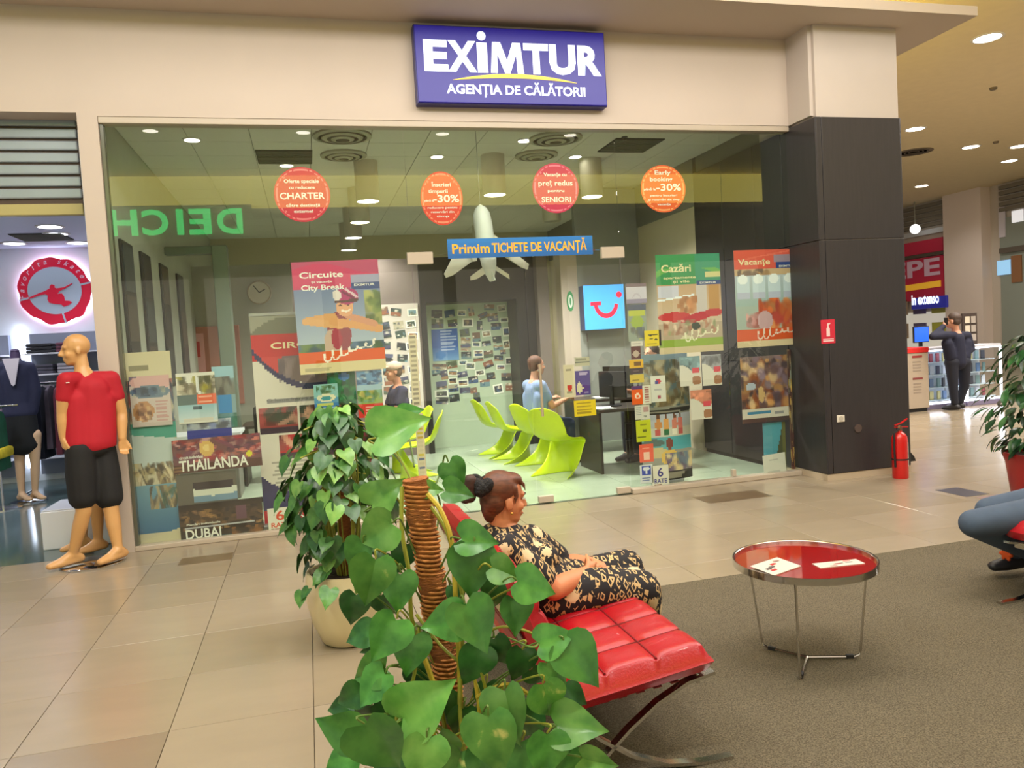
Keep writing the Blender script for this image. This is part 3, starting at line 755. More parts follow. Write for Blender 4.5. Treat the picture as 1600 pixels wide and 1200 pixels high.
# wall shelving with piles of folded clothes
slatwall = M('slatwall_grey', (128, 132, 150), .6)
lit_strip = M('white_light_strip', (240, 245, 255), .4, emit=5, emit_col=(230, 240, 255))
cl_cols = [(70, 66, 78), (112, 104, 112), (150, 142, 150), (44, 46, 64), (92, 44, 60), (60, 74, 96), (190, 186, 190), (36, 34, 38), (120, 92, 100)]
cl_m = [M('folded_cloth_%d' % k, c, .9, noise=.12, nscale=20) for k, c in enumerate(cl_cols)]
fold = MB()
for q in range(3): fold.box(-.16, .16, -.13, .12, .012 + q * .045, .052 + q * .045, .014)
fold_me = [fold.mesh('folded_garments', m, True) for m in cl_m]
cname = ('dark mauve', 'grey mauve', 'pale grey', 'navy', 'wine red', 'slate blue', 'off white', 'black', 'dusty pink')
where = ('left wall unit', 'middle wall unit', 'right wall unit')
levels = ('bottom shelf', 'second shelf', 'third shelf', 'fourth shelf', 'fifth shelf', 'top shelf')
def wall_unit(x0, x1, idx):
    t = thing('shelf_unit', ((x0 + x1) / 2, 12.45, 0), ('grey wall shelf unit at the left edge of the clothes shop', 'grey wall shelf unit behind the blazer mannequin', 'grey wall shelf unit behind the head of the red shirt mannequin')[idx], 'shelf', 'wall shelves in the clothes shop')
    b = MB(); b.box(x0, x1, 12.40, 12.49, .1, 2.1); b.build('back_panel', slatwall, t)
    for k in range(6):
        z = .35 + k * .29; b = MB(); b.box(x0, x1, 12.02, 12.399, z, z + .02); b.build('shelf_board', M('shelf_white', (206, 204, 214), .5), t)
        n = int((x1 - x0) / .36)
        for q in range(n):
            if random.random() < .12: continue
            ci = random.randrange(len(fold_me)); o = bpy.data.objects.new('garment_pile', fold_me[ci]); COL.objects.link(o)
            o.location = (x0 + .2 + q * .36, 12.2, z + .009); o.rotation_euler.z = random.uniform(-.12, .12)
            tag(o, '%s folded garments, %s, %s' % (cname[ci], levels[k] + ' of the ' + where[idx], ('left pile', 'second pile', 'third pile')[q]), 'clothes', 'folded garments on the %s, %s' % (levels[k], where[idx]))
wall_unit(-5.25, -4.05, 0); wall_unit(-3.78, -2.62, 1); wall_unit(-2.55, -1.9, 2)
b = MB(); b.box(-3.96, -3.88, 12.40, 12.46, .2, 2.2, .006); tag(b.build('light_strip', lit_strip), 'white vertical light strip between the shelf units of the clothes shop', 'light')
# clothes rail with hanging garments
gar_cols = [(40, 40, 56), (24, 24, 28), (70, 60, 72), (46, 66, 96), (30, 70, 84), (96, 40, 56), (120, 104, 116), (22, 24, 40)]
gar_m = [M('hanging_cloth_%d' % k, c, .9, noise=.15, nscale=12) for k, c in enumerate(gar_cols)]
rk = thing('clothes_rail', (-3.1, 11.1, 0), 'chrome clothes rail full of dark garments behind the mannequins', 'clothes rail')
chrome = M('chrome', (206, 204, 200), .14, metal=1.0)
b = MB(); b.tube([(-3.62, 11.1, 1.42), (-2.4, 11.1, 1.42)], .014); b.build('rail', chrome, rk, True)
for x in (-3.6, -2.42):
    b = MB(); b.tube([(x, 11.1, .02), (x, 11.1, 1.42)], .014); b.tube([(x, 10.86, .02), (x, 11.34, .02)], .014); b.build('upright', chrome, rk, True)
def garment(x, y, z, mat, k, L, lab):
    b = MB(); rows = []
    for (w, d, dz) in ((.04, .008, 0), (.17, .016, -.05), (.21, .02, -.14), (.20, .026, -L * .5), (.22, .034, -L)):
        rows.append([(x + d * s1, y + w * s2, z + dz) for s1, s2 in ((-1, -1), (1, -1), (1.25, 0), (1, 1), (-1, 1), (-1.25, 0))])
    v = [p for r in rows for p in r]; f = [(i * 6 + j, i * 6 + (j + 1) % 6, (i + 1) * 6 + (j + 1) % 6, (i + 1) * 6 + j) for i in range(4) for j in range(6)] + [tuple(range(5, -1, -1)), tuple(range(24, 30))]
    b.add(v, f); t = b.build('hanging_garment', mat, None, True)
    h = MB(); h.tube([(x, y, z - .01), (x, y, z + .035), (x, y + .012, z + .05), (x, y + .024, z + .04)], .004, 6); h.build('hanger_hook', chrome, t, True)
    tag(t, lab, 'clothes', 'garments on the clothes rail')
glab = ['navy', 'black', 'dark mauve', 'steel blue', 'petrol blue', 'wine red', 'grey mauve', 'midnight blue']
pos_ = ['leftmost on the rail', 'second on the rail', 'third on the rail', 'fourth on the rail', 'fifth on the rail', 'sixth on the rail', 'seventh on the rail', 'eighth on the rail', 'ninth on the rail', 'tenth on the rail', 'last on the rail']
for k in range(11):
    c = (k * 3 + 1) % 8; garment(-3.5 + k * .1, 11.1, 1.38, gar_m[c], k, .75 + .2 * ((k * 7) % 5) / 5, '%s garment hanging in the clothes shop, %s' % (glab[c], pos_[k]))
# green and yellow garment at the left edge of the picture
rg = at(3, 690, Y=10.2)
t = thing('clothes_stand', (rg.x - .05, 10.2, 0), 'chrome stand at the left edge of the picture', 'clothes rail')
b = MB(); b.tube([(rg.x - .05, 10.2, .02), (rg.x - .05, 10.2, 1.2)], .014); b.tube([(rg.x - .3, 10.2, 1.2), (rg.x + .2, 10.2, 1.2)], .012); b.build('upright', chrome, t, True)
b = MB(); b.lathe([(.001, 0), (.2, 0), (.2, .012), (.02, .03)], (rg.x - .05, 10.2, 0), 20); b.build('foot_plate', chrome, t, True)
garment(rg.x - .03, 10.2, 1.16, M('green_cloth', (20, 84, 56), .9, noise=.2, nscale=14), 0, .7, 'green garment hanging at the left edge of the picture')
b = MB(); v = [(rg.x - .1, 10.12, .62), (rg.x + .06, 10.12, .62), (rg.x + .06, 10.12, .78), (rg.x - .1, 10.12, .78)]; b.box(rg.x - .09, rg.x + .05, 9.98, 10.42, .6, .72, .03); tag(b.build('yellow_scarf', M('yellow_cloth', (214, 190, 40), .9, noise=.2, nscale=20), smooth=True), 'yellow scarf over the green garment at the left edge', 'clothes')
# white display cube
p = at(75, 864, Z=0)
t = thing('display_cube', (-2.1, 7.98, 0), 'white display cube on the dark floor behind the red shirt mannequin', 'display stand')
b = MB(); b.box(-2.37, -1.8, 7.62, 8.2, .0, .34, .01); b.build('body', M('white_lacquer', (232, 234, 244), .3), t)
b = MB(); b.box(-2.36, -1.81, 7.63, 8.19, .34, .352, .004); b.build('top_panel', M('white_top', (214, 218, 230), .25), t)
# ================================================================== AGENCY INTERIOR WALLS
taupe = M('taupe_panel', (112, 100, 96), .55, noise=.04)
dark_p = M('portal_black', (20, 20, 22), .4, noise=.06)
mb = MB(); mb.box(-.15, 1.66, 11.5, 11.6, 0, 2.90)
struct(mb.build('wall_partition', taupe, origin=(.8, 11.5, 0)), 'taupe partition wall behind the agency desks')
mb = MB(); mb.box(1.66, 3.42, 11.46, 12.1, 2.235, 2.90); mb.box(3.12, 3.42, 11.46, 12.1, 0, 2.235); mb.box(1.66, 1.74, 11.46, 12.1, 0, 2.235)
struct(mb.build('wall_portal', dark_p, origin=(2.5, 11.5, 0)), 'black portal framing the photo collage')
mb = MB(); mb.box(3.42, 3.60, 11.3, 11.6, 0, 2.86)
struct(mb.build('wall_partition_right', taupe, origin=(3.5, 11.4, 0)), 'taupe wall strip right of the black portal')
mb = MB(); mb.box(3.70, 3.96, 11.0, 11.3, 0, 3.0)
struct(mb.build('wall_column', M('pale_column', (196, 180, 168), .6), origin=(3.8, 11.1, 0)), 'pale column left of the blue light box')
mb = MB(); mb.box(3.96, 4.06, 11.0, 11.1, 0, 3.8); mb.box(4.06, 5.0, 11.06, 11.16, 0, 3.8)
struct(mb.build('wall_lightbox', M('grey_wall', (148, 150, 146), .7, noise=.03), origin=(4.5, 11, 0)), 'grey wall behind the blue light box')
b = MB(); b.prism([(.055 * math.cos(k * PI / 10), .16 + .15 * math.sin(k * PI / 10)) for k in range(20)], frame_fn((3.83, 11.0, 1.98), (1, 0, 0), (0, 0, 1)), .006)
t = b.build('oval_notice', M('green_notice', (60, 150, 96), .4)); tag(t, 'green oval notice with a white zero on the pale column', 'sign')
lettering(t, frame_fn((3.83, 11.0, 1.98), (1, 0, 0), (0, 0, 1)), '0', 0, .07, .19, M('notice_white', (235, 240, 232), .5), .009, .03, .07)
# blue light box with a red smile
LB = 10.79
q0 = at(911, 449, Y=LB); q1 = at(976, 513, Y=LB)
lx0, lx1, lz0, lz1 = q0.x, q0.x + .64, q1.z, q1.z + .66
t = thing('light_box', ((lx0 + lx1) / 2, 10.9, lz0), 'blue backlit light box with a red smile on the grey wall', 'sign')
b = MB(); b.box(lx0, lx1, LB + .015, 10.995, lz0, lz1, .01); b.build('box_housing', M('lightbox_edge', (24, 58, 120), .4), t)
b = MB(); b.box(lx0 + .004, lx1 - .004, LB, LB + .015, lz0 + .004, lz1 - .004, .003); face_ = b.build('box_face', M('lightbox_blue', (80, 170, 245), .3, emit=.75, emit_col=(70, 165, 250)), t)
frT = frame_fn((lx0, LB, lz0), (1, 0, 0), (0, 0, 1)); rdm = M('lightbox_red', (235, 30, 70), .35, emit=.8, emit_col=(235, 20, 60))
arc = []; arc2 = []
for k in range(17):
    a = math.radians(188 + k * 10.2); arc.append((.345 + .195 * math.cos(a), .40 + .235 * math.sin(a))); arc2.append((.345 + .14 * math.cos(a), .40 + .165 * math.sin(a)))
b = MB(); b.prism(arc + arc2[::-1], frT, .004); b.build('smile_curve', rdm, t)
b = MB(); b.prism([(.10, .355), (.265, .36), (.265, .415), (.10, .41)], frT, .005); b.build('smile_bar', rdm, t)
b = MB(); b.prism([(.555 + .045 * math.cos(k * PI / 9), .505 + .045 * math.sin(k * PI / 9)) for k in range(18)], frT, .004); b.build('smile_dot', rdm, t)
p = at(912, 525, Y=11.05)
b = MB(); b.box(p.x - .05, p.x + .05, 11.03, 11.06, p.z - .09, p.z + .04); tag(b.build('small_notice', M('wine_notice', (110, 66, 76), .5)), 'small wine red notice under the blue light box', 'sign')
# ---- photo collage boards
board_m = M('collage_board', (176, 190, 168), .25, noise=.03)
pal = [(70, 70, 96), (120, 96, 84), (60, 76, 72), (150, 120, 90), (86, 90, 120), (50, 54, 60), (100, 130, 140), (140, 90, 70), (60, 90, 130), (90, 100, 84), (170, 160, 140), (44, 50, 58)]
def photo(par, fr, a, b_, w, h, rot, seed):
    q = np.random.RandomState(seed); c0 = pal[q.randint(len(pal))]; c1 = pal[q.randint(len(pal))]
    cv = Canvas(8, 6, (226, 226, 214)); 
    bd = .0 if seed % 3 else .1; cv.rect(bd, bd, 1 - bd, 1 - bd, c0); cv.rect(bd, bd, 1 - bd, q.uniform(.3, .6), c1)
    cv.mottle(bd, bd, 1 - bd, 1 - bd, [pal[q.randint(len(pal))] for _ in range(3)] + [(225, 215, 200)], 5, .2, seed)
    c, s_ = math.cos(rot), math.sin(rot)
    f2 = lambda x, y, d=0.0: fr(a + (x - w / 2) * c - (y - h / 2) * s_, b_ + (x - w / 2) * s_ + (y - h / 2) * c, d + .002 + .0006 * (seed % 7))
    sheet('photo_print', f2, w, h, cv, None, parent=par, thick=.001, mat=print_mat('photo_gloss', .3))
cb = thing('photo_collage_board', (2.45, 12.0, 0), 'pale green wall board covered with travel photos inside the black portal', 'notice board')
b = MB(); b.box(1.745, 3.115, 11.99, 12.05, 0.0, 2.23); b.build('board', board_m, cb)
frC = frame_fn((1.74, 11.99, 0), (1, 0, 0), (0, 0, 1))
ph = []
def cpx(cx, cy):   # crop pixel of the collage close-up -> board coordinates
    p = at(580 + cx / 6.0, 460 + cy / 6.0, Y=11.99); return p.x - 1.74, p.z
lst = [(615, 185, 95, 70), (735, 180, 90, 62), (848, 175, 80, 52), (935, 158, 52, 84), (1105, 122, 90, 52), (1222, 130, 80, 62), (1050, 200, 90, 50), (1138, 215, 95, 70), (1245, 240, 80, 40), (622, 275, 105, 74), (762, 270, 84, 60), (905, 265, 95, 74), (1015, 290, 50, 80), (1170, 300, 92, 62), (1265, 350, 60, 80),
       (875, 360, 86, 66), (985, 400, 70, 80), (1080, 368, 80, 56), (1180, 425, 80, 62), (885, 435, 86, 56), (985, 468, 75, 44), (1080, 460, 80, 44), (1190, 500, 84, 44), (1268, 470, 60, 80), (885, 500, 90, 56), (890, 570, 90, 60), (1005, 555, 90, 64), (1098, 560, 88, 62), (1195, 598, 80, 50), (1288, 625, 60, 66), (1005, 612, 90, 30), (1098, 655, 90, 60),
       (1215, 682, 84, 48), (640, 680, 120, 50), (755, 660, 95, 60), (1020, 735, 86, 50), (1120, 765, 80, 60), (1265, 772, 90, 66), (930, 670, 90, 60), (610, 735, 75, 50), (685, 755, 60, 80), (765, 735, 90, 54), (855, 750, 90, 50), (660, 850, 95, 66), (765, 810, 80, 60), (955, 800, 88, 60), (1065, 832, 90, 60), (860, 830, 96, 56), (770, 880, 90, 60), (880, 900, 96, 50),
       (660, 930, 120, 60), (780, 970, 90, 66), (990, 965, 60, 84), (1190, 885, 90, 84), (1290, 865, 60, 66), (665, 995, 110, 60), (860, 640, 80, 40), (1235, 540, 50, 40), (960, 900, 60, 50)]
for k, (cx, cy, w, h) in enumerate(lst):
    a, b_ = cpx(cx, cy); photo(cb, frC, a, b_, w / 6 * .0108, h / 6 * .0108, random.uniform(-.12, .12) + (.35 if k in (6, 31) else 0), k + 1)
a, b_ = cpx(690, 470); cv = Canvas(18, 22, (60, 96, 170)); cv.vgrad(0, .4, (120, 160, 206), (70, 110, 180)); cv.lines(.35, .3, .95, .95, 8, (206, 212, 232), .7, 3); cv.ell(.3, .18, .2, .12, (60, 120, 190))
sheet('blue_poster', lambda x, y, d=0.0: frC(a - .2 + x, b_ - .25 + y, d + .008), .41, .49, cv, 'blue printed poster among the photos', parent=cb)
cb2 = thing('photo_board', (1.3, 11.5, 0), 'pale wall panel with travel photos left of the black portal', 'notice board')
b = MB(); b.box(1.02, 1.62, 11.46, 11.495, .6, 2.24); b.build('board', M('collage_panel', (196, 186, 178), .35), cb2)
frC2 = frame_fn((1.02, 11.46, 0), (1, 0, 0), (0, 0, 1))
for k in range(27):
    photo(cb2, frC2, .11 + (k % 3) * .19 + random.uniform(-.03, .03), .8 + (k // 3) * .165 + random.uniform(-.03, .03), .15, .11, random.uniform(-.15, .15), 100 + k)
# ---- left part of the agency: pictures on the side wall, clock, post, coral panel
pic_m = M('dark_picture', (58, 54, 54), .45, noise=.2, nscale=5)
for k, (y, w) in enumerate(((8.1, .5), (9.0, .5), (10.1, .5), (11.3, .5))):
    t = thing('wall_picture', (-1.58, y, 1.35), ('tall dark picture on the left wall, nearest the window', 'tall dark picture on the left wall, second from the window', 'tall dark picture on the left wall, third from the window', 'tall dark picture on the left wall, farthest from the window')[k], 'picture', 'tall pictures on the agency wall')
    b = MB(); b.box(-1.6, -1.575, y - w / 2, y + w / 2, 1.3, 2.75, .006); b.build('picture_frame', M('picture_frame_black', (30, 30, 30), .4), t)
    for q in range(3):
        b = MB(); b.box(-1.575, -1.57, y - w / 2 + .04, y + w / 2 - .04, 1.34 + q * .47, 1.34 + q * .47 + .43); b.build('picture_print', [pic_m, M('dark_picture_b', (84, 74, 66), .45, noise=.25, nscale=8), M('dark_picture_c', (66, 72, 74), .45, noise=.25, nscale=6)][(q + k) % 3], t)
mb = MB(); mb.box(-1.6, -.15, 12.6, 12.7, 0, 3.0)
struct(mb.build('wall_inner', M('inner_wall', (160, 158, 146), .7, noise=.04), origin=(-.9, 12.6, 0)), 'grey green inner wall of the agency')
p = at(352, 500, Y=10.4); b = MB(); b.box(p.x - .09, p.x + .09, 10.3, 10.5, 0, 3.0, .01)
struct(b.build('trim_8', M('aluminium_post', (112, 124, 112), .4, metal=.3)), 'grey green aluminium post inside the agency')
b = MB(); b.box(-1.6, p.x + .09, 10.33, 10.47, 2.9, 3.0, .01)
struct(b.build('trim_9', M('aluminium_post')), 'grey green rail on the aluminium post')
p = at(405, 457, Y=12.55)
ck = thing('wall_clock', (p.x, 12.58, p.z - .17), 'pale round wall clock on the grey inner wall', 'clock')
b = MB(); b.tube([(p.x, 12.60, p.z), (p.x, 12.56, p.z)], .17, 28); b.build('dial', M('clock_dial', (196, 188, 172), .5), ck, True)
b = MB(); b.tube([(p.x + .17 * math.cos(a * PI / 16), 12.56, p.z + .17 * math.sin(a * PI / 16)) for a in range(32)], .012, 8, closed=True); b.build('rim', M('clock_rim', (150, 138, 116), .4), ck, True)
for an, L in ((.5, .1), (2.2, .13)):
    b = MB(); b.flatbar([(p.x, 12.553, p.z), (p.x + L * math.cos(an), 12.553, p.z + L * math.sin(an))], (math.sin(an), 0, -math.cos(an)), .016, .004); b.build('hand', M('clock_hand', (60, 56, 50), .5), ck)
p0 = at(283, 512, Y=12.55); p1 = at(380, 600, Y=12.55)
t = thing('coral_panel', ((p0.x + p1.x) / 2, 12.58, p1.z), 'coral red wall panel in the back left of the agency', 'panel')
b = MB(); b.box(p0.x, p1.x, 12.565, 12.595, p1.z - .3, p0.z, .006); b.build('board', M('coral_panel', (178, 112, 96), .6, noise=.06), t)
b = MB(); b.box(p0.x + .02, p0.x + .30, 12.56, 12.57, p1.z + .12, p0.z - .1, .003); b.build('pink_print', M('pink_print', (214, 150, 150), .5), t)
b = MB(); b.box(p0.x + .09, p0.x + .24, 12.553, 12.56, p1.z + .45, p0.z - .22, .003); b.build('red_print', M('red_print', (190, 44, 48), .5), t)
# ---- desks
desk_m = M('dark_desk', (46, 40, 36), .45, noise=.1, nscale=4, stretch=(1, 1, 6))
top_m = M('desk_top_dark', (62, 54, 48), .35, noise=.06)
def desk(loc, w, d, label, panel=True):
    t = thing('office_desk', loc, label, 'desk')
    b = MB(); b.box(-w / 2, w / 2, -d / 2, d / 2, .71, .745, .004); b.build('desk_top', top_m, t, local=True)
    b = MB(); b.box(-w / 2, -w / 2 + .03, -d / 2 + .02, d / 2 - .02, 0, .71); b.build('side_panel', desk_m, t, local=True)
    b = MB(); b.box(w / 2 - .03, w / 2, -d / 2 + .02, d / 2 - .02, 0, .71); b.build('side_panel', desk_m, t, local=True)
    b = MB(); b.box(w / 2 - .45, w / 2 - .03, -d / 2 + .02, -d / 2 + .05, .06, .71); b.build('modesty_panel', desk_m, t, local=True)
    for z in (.08, .29, .5):
        b = MB(); b.box(w / 2 - .44, w / 2 - .04, d / 2 - .05, d / 2 - .02, z, z + .19, .004); dr = b.build('drawer', desk_m, t, local=True)
        b = MB(); b.box(w / 2 - .29, w / 2 - .19, d / 2 - .02, d / 2 - .008, z + .09, z + .1); b.build('handle', chrome, dr, local=True)
    return t
desk((3.72, 8.75, 0), 1.05, .75, 'dark office desk beside the nearest lime chair')
desk((4.15, 10.2, 0), 1.3, .75, 'dark office desk under the blue light box')
desk((-.2, 10.45, 0), 1.3, .75, 'dark office desk behind the roll up banner')
screen_m = M('black_plastic', (22, 22, 24), .35)
def monitor(x, y, z, rz, label):
    t = thing('monitor', (x, y, z), label, 'monitor', rz=rz)
    b = MB(); b.box(-.24, .24, -.012, .02, .1, .42, .006); b.build('screen_housing', screen_m, t, local=True)
    b = MB(); b.box(-.225, .225, -.015, -.012, .115, .405); b.build('screen', M('screen_dark', (26, 30, 34), .15), t, local=True)
    b = MB(); b.box(-.03, .03, .015, .04, .01, .25); b.build('stand', screen_m, t, local=True)
    b = MB(); b.lathe([(.001, 0), (.12, 0), (.12, .01), (.02, .016)], (0, .03, 0), 20); b.build('foot', screen_m, t, True, True)
monitor(3.55, 8.8, .745, 1.9, 'black monitor on the desk beside the nearest lime chair')
monitor(4.2, 10.2, .745, 2.2, 'black monitor on the desk under the blue light box')
monitor(-.35, 10.45, .745, -1.2, 'black monitor on the desk behind the roll up banner')
def papers(x, y, z, label):
    t = thing('paper_stack', (x, y, z), label, 'papers')
    for k in range(4):
        b = MB(); b.box(-.105, .105, -.148, .148, .001 + k * .004, .0045 + k * .004, mat=Matrix.Rotation(random.uniform(-.4, .4), 4, 'Z')); b.build('sheet', M('white_paper', (228, 230, 232), .7), t, local=True)
papers(3.3, 8.55, .745, 'white papers on the desk beside the nearest lime chair'); papers(3.9, 10.05, .745, 'white papers on the desk under the blue light box')
# office chair seen behind the left posters
def office_chair(x, y, rz, label):
    t = thing('office_chair', (x, y, 0), label, 'chair', rz=rz); blk = M('black_fabric', (30, 32, 32), .8)
    b = MB(); b.box(-.24, .24, -.24, .24, .44, .52, .03); b.build('seat', blk, t, True, True)
    b = MB(); b.box(-.22, .22, .2, .27, .58, 1.05, .03); b.build('backrest', blk, t, True, True)
    b = MB(); b.box(-.03, .03, .22, .26, .42, .7); b.build('back_support', screen_m, t, local=True)
    b = MB(); b.tube([(0, 0, .1), (0, 0, .44)], .028); b.build('gas_lift', chrome, t, True, True)
    for k in range(5):
        a = k * 2 * PI / 5; b = MB(); b.tube([(0, 0, .11), (.28 * math.cos(a), .28 * math.sin(a), .075)], [.025, .016]); l = b.build('base_leg', screen_m, t, True, True)
        b = MB(); c = (.28 * math.cos(a), .28 * math.sin(a)); b.tube([(c[0] - .02, c[1], .032), (c[0] + .02, c[1], .032)], .03, 12); b.build('caster', screen_m, l, True, True)
office_chair(-.3, 8.9, .6, 'black office chair behind the Thailand banner'); office_chair(4.42, 9.25, -1.25, 'black office chair behind the right desk')
# white reception counter, left
p = at(330, 760, Y=9.6)
t = thing('white_counter', (p.x, 9.6, 0), 'white and blue counter behind the left window posters', 'counter')
b = MB(); b.box(p.x - .35, p.x + .35, 9.3, 9.8, 0, .72, .01); b.build('body', M('counter_grey', (120, 118, 110), .5), t)
b = MB(); b.box(p.x - .4, p.x + .4, 9.25, 9.85, .72, .76, .006); b.build('counter_top', M('counter_white', (220, 224, 226), .35), t)
# ---- lime S-shaped chairs
lime = M('lime_plastic', (214, 236, 24), .28, noise=.02, coat=.3)
def s_chair_mesh():
    rows = []
    prof = [(-.30, .83), (-.285, .76), (-.262, .68), (-.235, .60), (-.20, .52), (-.15, .455), (-.08, .42), (0, .408), (.09, .412), (.17, .42), (.225, .415), (.255, .385)]
    hw = [.17, .215, .235, .24, .238, .236, .238, .24, .242, .245, .247, .25]
    curl = [.0, .03, .05, .06, .065, .065, .05, .045, .03, .015, .005, 0]
    T = [-1, -.85, -.6, -.3, 0, .3, .6, .85, 1]
    for (x, z), w, c in zip(prof, hw, curl):
        i = prof.index((x, z)); up = i / 11
        r = []
        for t in T:
            k = abs(t) ** 2.5
            if i <= 4: r.append((x + c * k, w * t, z - (.05 * k if i == 0 else 0)))
            else: r.append((x, w * t, z + c * k))
        rows.append(r)
    for s_ in (.12, .28, .45, .62, .78, .9, 1.0):
        z = .385 * (1 - s_); xf = .262 - .03 * math.sin(s_ * PI) + .02 * s_ ** 3; L = .03 + .10 * s_ + .42 * s_ ** 4; w = .25 - .02 * math.sin(s_ * PI) + .01 * s_
        r = []
        for t in T:
            k = abs(t) ** 1.8; r.append((xf - L * k, w * t * (1 - .1 * k * (1 - s_) * 0), max(z, .0)))
        rows.append(r)
    n = len(T); b = MB(); V = [p for r in rows for p in r]
    F = [(i * n + j, i * n + j + 1, (i + 1) * n + j + 1, (i + 1) * n + j) for i in range(len(rows) - 1) for j in range(n - 1)]
    b.add(V, F); me = b.mesh('shell', lime, True)
    o = bpy.data.objects.new('tmp', me); COL.objects.link(o)
    md = o.modifiers.new('s', 'SOLIDIFY'); md.thickness = .014; md.offset = 0
    ms = o.modifiers.new('u', 'SUBSURF'); ms.levels = 1; ms.render_levels = 1
    dg = bpy.context.evaluated_depsgraph_get(); m2 = bpy.data.meshes.new_from_object(o.evaluated_get(dg)); bpy.data.objects.remove(o)
    m2.name = 's_chair'; m2.polygons.foreach_set('use_smooth', [True] * len(m2.polygons))
    a = np.zeros(len(m2.vertices) * 3, np.float32); m2.vertices.foreach_get('co', a); a = a.reshape(-1, 3); a[:, 2] = np.maximum(a[:, 2], 0.0); m2.vertices.foreach_set('co', a.ravel())
    return m2
scm = s_chair_mesh()
def s_chair(x, y, rz, label):
    o = bpy.data.objects.new('lime_chair', scm); COL.objects.link(o); o.location = (x, y, 0.001); o.rotation_euler.z = rz
    tag(o, label, 'chair', 'lime plastic chairs in the agency')
for (x, y, rz, lb) in ((2.74, 8.62, .68, 'lime green moulded plastic chair nearest the glass door, beside the dark desk'), (2.72, 9.35, .3, 'lime green moulded chair second from the door in the right row'),
                       (2.55, 10.0, .05, 'lime green moulded chair third from the door in the right row'), (2.48, 10.6, .1, 'lime green moulded chair farthest from the door in the right row'),
                       (1.22, 9.25, PI - .2, 'lime green moulded chair behind the potted climber, near the left desk'), (1.20, 10.05, PI + .15, 'lime green moulded chair half hidden behind another, by the photo collage')):
    s_chair(x, y, rz, lb)
# ---- hanging model airplane
PY_ = 7.55
def pa(px, py): 
    p = at(px, py, Y=PY_); return p
ap = thing('model_airplane', tuple(pa(760, 440)), 'white model airplane hanging nose up behind the blue holiday vouchers banner', 'model airplane')
wm = M('airplane_white', (238, 242, 238), .35); wg = M('airplane_grey', (214, 210, 196), .35)
nose = pa(750, 319); tail = pa(768, 440)
b = MB(); prof = [(0, .004), (.05, .055), (.12, .082), (.25, .092), (.6, .092), (.78, .075), (.9, .05), (1, .018)]
b.tube([nose.lerp(tail, t) for t, r in prof], [r for t, r in prof], 16); b.build('fuselage', wm, ap, True)
def plate(name, pts, th, mat):
    b = MB(); v = [pa(*p) for p in pts]; n = len(v); V = [p + Vector((0, -th / 2, 0)) for p in v] + [p + Vector((0, th / 2, 0)) for p in v]
    b.add(V, [tuple(range(n)), tuple(range(2 * n - 1, n - 1, -1))] + [(i, n + i, n + (i + 1) % n, (i + 1) % n) for i in range(n)]); return b.build(name, mat, ap)
plate('wing', [(757, 368), (760, 392), (708, 430), (697, 434), (694, 428), (706, 404)], .03, wg); plate('wing', [(766, 363), (774, 392), (815, 418), (824, 421), (826, 413), (812, 402), (790, 380)], .03, wg)
plate('tailplane', [(762, 412), (764, 424), (745, 436), (735, 438), (735, 432)], .02, wg); plate('tailplane', [(769, 412), (774, 422), (790, 432), (796, 436), (795, 429)], .02, wg)
b = MB(); bs = pa(766, 415); b.add([(bs.x - .006, bs.y, bs.z), (bs.x + .006, bs.y, bs.z), (tail.x + .006, tail.y - .16, tail.z), (tail.x - .006, tail.y - .16, tail.z), (tail.x - .006, tail.y - .02, tail.z), (tail.x + .006, tail.y - .02, tail.z)], [(0, 1, 2, 3), (3, 2, 5, 4), (4, 5, 1, 0), (0, 3, 4), (1, 5, 2)]); b.build('tail_fin', wm, ap)
for px, py in ((738, 398), (790, 392)):
    c = pa(px, py); b = MB(); d = (tail - nose).normalized(); b.tube([c - d * .07 + Vector((0, -.05, 0)), c + d * .07 + Vector((0, -.05, 0))], [.035, .028], 12); b.build('engine', wg, ap, True)
b = MB(); b.tube([nose, (nose.x, nose.y, 3.82)], .003, 5); b.build('hanging_wire', M('wire', (140, 140, 130), .4), ap)
# ================================================================== PRINTS ON AND BEHIND THE GLASS
PG = GY + .079          # just behind the panes
ink_w = M('ink_white', (242, 240, 232), .5); ink_y = M('ink_orange', (250, 176, 30), .5); ink_c = M('ink_cream', (240, 226, 180), .5); ink_k = M('ink_dark', (44, 40, 60), .5); ink_r = M('ink_orange_red', (222, 78, 40), .5); ink_b = M('ink_purple_blue', (56, 54, 140), .5)
def rect_at(x0, y0, x1, y1, Y):
    ym = (y0 + y1) / 2; xm = (x0 + x1) / 2
    return at(x0, ym, Y=Y).x, at(x1, ym, Y=Y).x, at(xm, y1, Y=Y).z, at(xm, y0, Y=Y).z
def post(name, label, box, cv, cat='poster', depth=0.0, group=None, tilt=0.0, mat=None):
    Y = PG + depth; X0, X1, Z0, Z1 = rect_at(*box, Y)
    u = Vector((math.cos(tilt), 0, math.sin(tilt))); v = Vector((-math.sin(tilt), 0, math.cos(tilt)))
    fr = frame_fn((X0, Y, Z0), u, v); w, h = X1 - X0, Z1 - Z0
    o = sheet(name, fr, w, h, cv, label, cat, group=group, mat=mat)
    o['_'] = 0; del o['_']
    return o, fr, w, h
def words(o, fr, w, h, items):
    for txt, u, v, hh, wd, mat in items:
        lettering(o, fr, txt, u * w, v * h, hh * h, mat, .0045, .02, wd * w if wd else None)
def scrawl(cv, u0, v0, u1, v1, amp, n, col):
    pts = [(u0 + (u1 - u0) * t + .028 * math.sin(2 * PI * n * t + 1.2), v0 + (v1 - v0) * t + amp * (1 + .6 * math.sin(7 * t)) * math.sin(2 * PI * n * t)) for t in [k / 90 for k in range(91)]]
    for a_, b_ in zip(pts, pts[1:]): cv.line(*a_, *b_, .009, col, 1.4)
